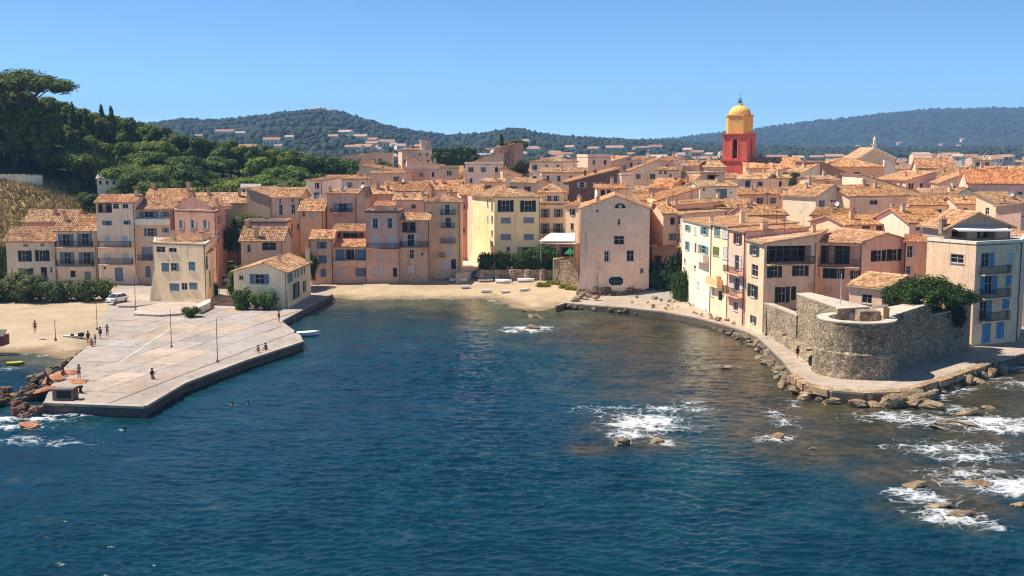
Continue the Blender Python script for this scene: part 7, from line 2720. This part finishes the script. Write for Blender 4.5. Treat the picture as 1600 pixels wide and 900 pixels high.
# ------------------------------------------------------------------ people
def person(px, py, z, lab, pose='stand', rz=0, top=None, bottom=(30, 40, 70), hair=(40, 28, 20), skin=(178, 122, 92), h=1.72, loc=None, zoff=0.0):
    g = G(px, py, z) if loc is None else Vector(loc)
    o = empty('person', (g.x, g.y, z + zoff), R(rz))
    s = h / 1.72
    o.scale = (s, s, s)
    tag(o, lab, 'person')
    V, E_, Rd = [], [], []

    def add(p, r, par=None):
        V.append(Vector(p))
        Rd.append(r)
        if par is not None:
            E_.append((par, len(V) - 1))
        return len(V) - 1
    lie = pose == 'lie'
    sit = pose in ('sit', 'swim')
    hz = .92 if pose in ('stand', 'walk', 'photo') else (.16 if sit else .14)
    pel = add((0, 0, hz), .145)
    lean = -.06 if pose == 'sit' else 0
    if pose == 'kneel':
        V[0].z = .42
        hz = .42
    ch = add((0, .02 + lean, hz + .26), .135, pel)
    sh = add((0, .01 + lean * 2, hz + .47), .13, ch)
    nk = add((0, 0 + lean * 2, hz + .57), .06, sh)
    hd = add((0, -.02 + lean * 2, hz + .68), .095, nk)
    ht_ = add((0, -.01 + lean * 2, hz + .80), .085, hd)
    for sg in (-1, 1):
        so = add((sg * .19, .01 + lean * 2, hz + .45), .062, sh)
        if pose == 'photo':
            el = add((sg * .27, -.16, hz + .34), .045, so)
            wr = add((sg * .10, -.26, hz + .58), .033, el)
            ha = add((sg * .06, -.27, hz + .66), .036, wr)
        elif pose == 'sit' or pose == 'kneel':
            el = add((sg * .27, -.04, hz + .2), .045, so)
            wr = add((sg * .22, -.24, hz + .12), .033, el)
            ha = add((sg * .20, -.32, hz + .10), .036, wr)
        else:
            el = add((sg * .26, .04, hz + .18), .045, so)
            wr = add((sg * .27, -.04, hz - .06), .033, el)
            ha = add((sg * .265, -.06, hz - .14), .036, wr)
        hp = add((sg * .095, 0, hz - .06), .095, pel)
        if pose in ('stand', 'photo', 'walk'):
            st = (.16 * sg if pose == 'walk' else .02 * sg)
            kn = add((sg * .105, -.03 - st * .6, .48), .062, hp)
            an = add((sg * .11, .03 - st, .09), .042, kn)
            ft = add((sg * .12, -.12 - st, .035), .04, an)
        elif pose == 'kneel':
            kn = add((sg * .12, -.36, .08), .065, hp)
            an = add((sg * .11, .05, .07), .045, kn)
            ft = add((sg * .11, .16, .05), .04, an)
        else:
            kn = add((sg * .13, -.36, .42), .065, hp)
            an = add((sg * .12, -.62, .09), .045, kn)
            ft = add((sg * .12, -.76, .05), .04, an)
    if lie:
        V = [Vector((v.x, v.z - .5, .16 - (v.y) * .7)) for v in V] if False else V
    me = bpy.data.meshes.new('body')
    me.from_pydata([tuple(v) for v in V], E_, [])
    b = obj('body', me, M['skin'], o, srgb(*skin))
    b.modifiers.new('skin', 'SKIN')
    for i, sv in enumerate(me.skin_vertices[0].data):
        sv.radius = (Rd[i], Rd[i])
        sv.use_root = (i == 0)
    b.modifiers.new('sub', 'SUBSURF').levels = 1
    b.modifiers['sub'].render_levels = 1
    hdv = V[hd]
    mb = MB()
    mb.lathe([(.115, -.02), (.128, .06), (.11, .13), (.06, .165), (.005, .175)], 10)
    mb.v = [(x + hdv.x, y * 1.1 + hdv.y + .025, z + hdv.z) for x, y, z in mb.v]
    mb.build('hair', M['cloth'], o, color=srgb(*hair), smooth=True)
    mb = MB()
    mb.lathe([(.165, hz - .16), (.185, hz - .02), (.168, hz + .1)], 10, 0, V[pel].y)
    mb.build('shorts', M['cloth'], o, color=srgb(*bottom), smooth=True)
    if top:
        mb = MB()
        mb.lathe([(.175, hz + .09), (.17, hz + .25), (.19, hz + .42), (.12, hz + .53), (.085, hz + .55)], 12, 0, V[ch].y)
        mb.v = [(x * 1.1, y * .9, z) for x, y, z in mb.v]
        mb.build('shirt', M['cloth'], o, color=srgb(*top), smooth=True)
    return o


person(124, 593, DECK + .06, 'bather standing with raised hands near the pier tip', 'photo', 10, None, (90, 100, 90))
person(98, 588, DECK + .06, 'person in red sitting at the left pier edge', 'sit', 60, (140, 36, 40), (90, 120, 150), skin=(150, 90, 70))
person(238, 592, DECK + .06, 'person in dark red kneeling in the middle of the pier', 'kneel', 40, (120, 34, 30), (90, 130, 165), skin=(120, 70, 55))
person(138, 537, DECK + .06, 'leftmost of the group at the pier root, in olive', 'stand', 20, (80, 80, 50), (60, 60, 50))
person(143, 540, DECK + .06, 'bare-shouldered person sitting low in the pier-root group', 'sit', 30, None, (60, 40, 30))
person(149, 539, DECK + .06, 'person in blue shirt in the pier-root group', 'stand', -30, (60, 90, 160), (220, 220, 215), h=1.4)
person(157, 530, DECK + .06, 'person with dark red top right of the pier-root group', 'walk', -20, (120, 50, 60), (40, 40, 60))
person(168, 526, DECK + .06, 'rightmost standing bather of the pier-root group', 'photo', 0, None, (60, 90, 70))
person(55, 520, 1.6, 'person standing alone on the cove beach sand', 'stand', 40, None, (50, 40, 40))
person(436, 503, DECK + .06, 'dark-clad person standing at the quay corner', 'stand', 90, (30, 30, 34), (20, 20, 24))
person(404, 549, DECK + .2, 'person sitting low at the pier edge, left of two', 'sit', -20, None, (30, 30, 30), h=1.5)
person(416, 547, DECK + .2, 'person sitting at the pier edge, right of two', 'sit', -30, (40, 34, 34), (30, 30, 30))
person(1246, 561, 1.6, 'dark-clad walker on the shore path left of the fort', 'walk', 150, (28, 22, 20), (22, 18, 18), h=1.6)
for (px, py, lab) in ((363, 633, 'left of two swimmers off the pier'), (388, 631, 'right of two swimmers off the pier'), (195, 673, 'lone swimmer nearest the camera off the pier tip')):
    person(px, py, 0, lab, 'swim', random.uniform(0, 360), None, (30, 30, 40), h=1.7, zoff=-.62)
# ------------------------------------------------------------------ far plain, hills, woods and villas
H1X = [-600, 0, 200, 250, 290, 345, 400, 450, 490, 530, 560, 600, 650, 700, 760, 800, 830, 870, 950, 1000, 1060, 1100, 1160, 1260, 1400, 1600, 2000]
H1Y = [190, 192, 193, 190, 184, 186, 181, 172, 169, 171, 181, 192, 202, 208, 206, 198, 203, 210, 215, 216, 219, 223, 224, 226, 227, 226, 226]
H2X = [-600, 900, 1000, 1060, 1100, 1140, 1200, 1260, 1330, 1400, 1450, 1500, 1600, 1800, 2200]
H2Y = [232, 228, 218, 213, 208, 206, 196, 188, 181, 174, 169, 168, 167, 164, 166]


def farland(x, y):
    px = 800 + FPX * x / y
    n1 = vnoise(x / 210, y / 210, 51, 5)
    n2 = vnoise(x / 60, y / 60, 53, 4)
    d1 = 2300.0
    z1 = CAMZ + (235 - np.interp(px, H1X, H1Y)) * d1 / FPX - 7
    s1 = np.interp(y, [700, 1000, 1350, 1800, d1, 2900, 3600], [0, .10, .34, .72, 1, .75, .2])
    z2 = CAMZ + (235 - np.interp(px, H2X, H2Y)) * 4800 / FPX - 8
    s2 = np.interp(y, [2600, 3300, 4200, 4800, 5600], [0, .3, .8, 1, .7])
    h1 = 6 + (z1 - 6) * s1 * (1 + .16 * n1 * (1 - s1))
    h2 = 6 + (z2 - 6) * s2 * (1 + .14 * n1 * (1 - s2))
    return np.maximum(h1, h2) + n2 * 2.5 * sstep(800, 1100, y) + 3.0 * n1 * sstep(1200, 1800, y)


xs = np.linspace(-2600, 3000, 300)
ys = np.concatenate([np.arange(800, 3000, 22.0), np.arange(3000, 5700, 60.0)])
o, X, Y, Z = grid_obj('hills', xs, ys, farland, M['far'])
tag(o, 'wooded hills rising behind the town', kind='structure')

# villas on the hillsides and in the plain
vill_a, vill_b = [], []


def villa_meshes(w, d, h, rh):
    mb = MB()
    mb.box(-w / 2, w / 2, -d / 2, d / 2, -4, h)
    k = len(mb.v)
    mb.v += [(-w / 2, -d / 2, h), (-w / 2, d / 2, h), (-w / 2, 0, h + rh), (w / 2, -d / 2, h), (w / 2, d / 2, h), (w / 2, 0, h + rh)]
    mb.f += [(k, k + 1, k + 2), (k + 3, k + 5, k + 4)]
    mb.c += [None, None]
    a = mb.mesh('wall')
    mb = MB()
    slab_quad(mb, (-w / 2 - .5, -d / 2 - .6, h - .2), (w / 2 + .5, -d / 2 - .6, h - .2), (w / 2 + .5, 0, h + rh + .15), (-w / 2 - .5, 0, h + rh + .15), .3)
    slab_quad(mb, (w / 2 + .5, d / 2 + .6, h - .2), (-w / 2 - .5, d / 2 + .6, h - .2), (-w / 2 - .5, 0, h + rh + .15), (w / 2 + .5, 0, h + rh + .15), .3)
    b = mb.mesh('roof')
    mb = MB()
    for i in range(int(w / 3.2)):
        x = -w / 2 + 1.6 + i * 3.2
        mb.box(x - .6, x + .6, -d / 2 - .05, -d / 2 + .1, h * .3, h * .7)
    c = mb.mesh('window')
    a.materials.append(M['plaster'])
    b.materials.append(M['fartile'])
    c.materials.append(M['glass'])
    return a, b, c


VM = [villa_meshes(11, 8, 4.5, 1.8), villa_meshes(15, 9, 6.5, 2.0), villa_meshes(20, 10, 4.8, 2.2), villa_meshes(9, 8, 6, 1.8)]
rv = random.Random(9)
villas = []


def villa(px, Y, lab, grp, s=1.0, k=None, white=.5, z=None):
    x = (px - 800) / FPX * Y
    z = float(farland(np.array([x]), np.array([float(Y)]))[0]) if z is None else z
    r = empty('villa', (x, Y, z), rv.uniform(-.6, .6))
    r.scale = (s, s, s)
    tag(r, lab, 'house', grp)
    a, b, c = VM[rv.randrange(4) if k is None else k]
    wc = srgb(*rv.choice([(238, 226, 214), (232, 205, 180), (226, 180, 150), (240, 236, 230), (224, 190, 160)]))
    obj('wall', a, None, r, wc)
    obj('roof', b, None, r, rv.choice([(.5, .3, .19, 1), (.56, .36, .25, 1), (.46, .25, .15, 1), (.62, .45, .34, 1)]))
    tag(obj('windows', c, None, r), kind='stuff')
    villas.append((x, Y))


zones = [  # px range, Y range, count, label
    (560, 760, 950, 1400, 34, 'small villa among the woods on the left hillside', 'villas on the left hillside'),
    (420, 560, 1150, 1500, 6, 'lone villa on the wooded flank below the left summit', 'villas below the left summit'),
    (760, 1130, 900, 1550, 50, 'small villa scattered in the woods of the central hillside', 'villas on the central hillside'),
    (1190, 1400, 820, 1300, 26, 'villa in the wooded plain behind the church', 'villas behind the church'),
    (1400, 1640, 820, 1250, 40, 'villa in the wooded plain at the right', 'villas in the right plain'),
    (1230, 1620, 2300, 3300, 8, 'lone pale house on the far right hills', 'houses on the far right hills'),
    (290, 420, 1300, 1700, 3, 'lone villa on the far slope above the pines', 'villas above the pines')]
for (a, b, y0, y1, n, lab, grp) in zones:
    for i in range(n):
        villa(rv.uniform(a, b), rv.uniform(y0, y1), lab, grp, rv.uniform(.8, 1.25))
for i in range(22):      # the pale terrace estate at right
    villa(1425 + 6.8 * i + rv.uniform(-2, 2), 900 + rv.uniform(-25, 25) + i * 2, 'row house of the pale estate below the right hills', 'row houses of the pale estate', rv.uniform(.75, 1.0), rv.choice([0, 1, 3]), z=zat(1500, 247, 900) - 5 + rv.uniform(-1, 2))
for i in range(3):
    villa(485 + 13 * (i % 3) + rv.uniform(-6, 6), 2180 + 30 * i, 'pale house near the left summit', 'houses near the left summit', rv.uniform(.8, 1.2), 3)
# the near villas on the wooded hill
for (px, py, Y, s, k, lab) in ((376, 229, 340, .62, 1, 'villa with red pyramid-like roof rising from the pines'), (172, 274, 280, .5, 0, 'white bungalow with dark windows at the foot of the wood'), (392, 288, 268, .4, 0, 'pale sloping roof half hidden by the wood')):
    x = xat(px, Y, 20)
    a, b, c = VM[k]
    r = empty('villa', (x, Y, zat(px, py, Y) - (4.6 if k == 0 else 6.6) * s - .6), .15)
    r.scale = (s, s, s)
    tag(r, lab, 'house')
    obj('wall', a, None, r, srgb(228, 216, 204))
    obj('roof', b, None, r, (.56, .34, .22, 1) if k else (.5, .45, .4, 1))
    tag(obj('windows', c, None, r), kind='stuff')
wl0 = [(px, Y) for px, Y in ((-80, 292), (70, 288))]
mb = MB()
xa, xb = xat(-80, 291, 20), xat(66, 289, 20)
zt = zat(20, 274, 290)
mb.prism([(xa, 291), (xb, 289), (xb, 289.5), (xa, 291.5)], zt - 3, zt)
for i in range(14):
    x = lerp(xa, xb, i / 14)
    mb.box(x, x + .4, 288.7, 291.6, zt, zt + .25)
tag(mb.build('boundary_wall', M['plaster'], color=srgb(222, 214, 206)), 'long white boundary wall along the top of the dry slope', 'wall')

# the far woods read as one mass of crowns
def canopy():
    t = (1 + 5 ** .5) / 2
    bm = bmesh.new()
    bmesh.ops.create_icosphere(bm, subdivisions=1, radius=1.0)
    v = np.array([tuple(x.co) for x in bm.verts])
    f = np.array([[x.index for x in fc.verts] for fc in bm.faces])
    bm.free()
    keep = v[f].mean(1)[:, 2] > -.35
    f = f[keep]
    r = np.random.default_rng(4)
    n = 21000
    u = r.random(n)
    Yt = 760 + (2500 - 760) * u ** 1.25
    pxt = r.uniform(-160, 1760, n)
    xt = (pxt - 800) / FPX * Yt
    dens = vnoise(xt / 130, Yt / 130, 71, 4)
    ok = dens > -.30 + .1 * r.random(n)
    va = np.array(villas)
    # a clear patch in front of each villa
    for (vx, vy) in villas:
        ok &= ~((np.abs(xt - vx * Yt / vy) < 9) & (Yt < vy + 8) & (Yt > vy - 45))
    xt, Yt = xt[ok], Yt[ok]
    # ridge-line crowns on the farther hills
    x2 = r.uniform(-300, 2600, 5200)
    y2 = r.uniform(3300, 4900, 5200)
    sc = np.concatenate([r.uniform(2.6, 5.6, len(xt)), r.uniform(3.0, 6.5, len(x2))])
    xt, Yt = np.concatenate([xt, x2]), np.concatenate([Yt, y2])
    zt = farland(xt, Yt)
    m = len(xt)
    jit = 1 + .22 * r.standard_normal((m, len(v), 1))
    ex = np.stack([sc, sc, sc * r.uniform(.65, 1.1, m)], -1)
    V = v[None] * jit * ex[:, None, :] + np.stack([xt, Yt, zt + sc * .45], -1)[:, None, :]
    F = f[None] + (np.arange(m) * len(v))[:, None, None]
    me = npmesh('far_woods', V.reshape(-1, 3), F.reshape(-1, 3))
    cc = np.repeat(r.uniform(.72, 1.2, m), len(v))
    vattr(me, 'shade', cc)
    t_ = NT('far_crowns')
    c = t_.mix(1.0, t_.ramp(t_.noise(t_.pos(), .15, 4, .7), [(.3, (.022, .036, .022, 1)), (.7, (.066, .084, .048, 1))]), t_.attr('shade', 'Fac'), 'MULTIPLY')
    me.materials.append(t_.done(c, .9, .1))
    tag(obj('far_woods', me, None), 'far woods covering plain and hills', kind='stuff')
    print('far crowns', m)


canopy()

# ------------------------------------------------------------------ the air
mb = MB()
mb.box(-4200, 4200, -60, 5900, -6, 262)
hz_ = mb.mesh('haze')
tv = bpy.data.materials.new('haze_air')
tv.use_nodes = True
nn_ = tv.node_tree.nodes
nn_.remove(nn_['Principled BSDF'])
pv = nn_.new('ShaderNodeVolumePrincipled')
pv.inputs['Color'].default_value = (.36, .60, .98, 1)
pv.inputs['Density'].default_value = .00014
tv.node_tree.links.new(pv.outputs[0], nn_['Material Output'].inputs['Volume'])
hz_.materials.append(tv)
tag(obj('haze', hz_, None), 'thin blue haze over the far hills', kind='stuff')
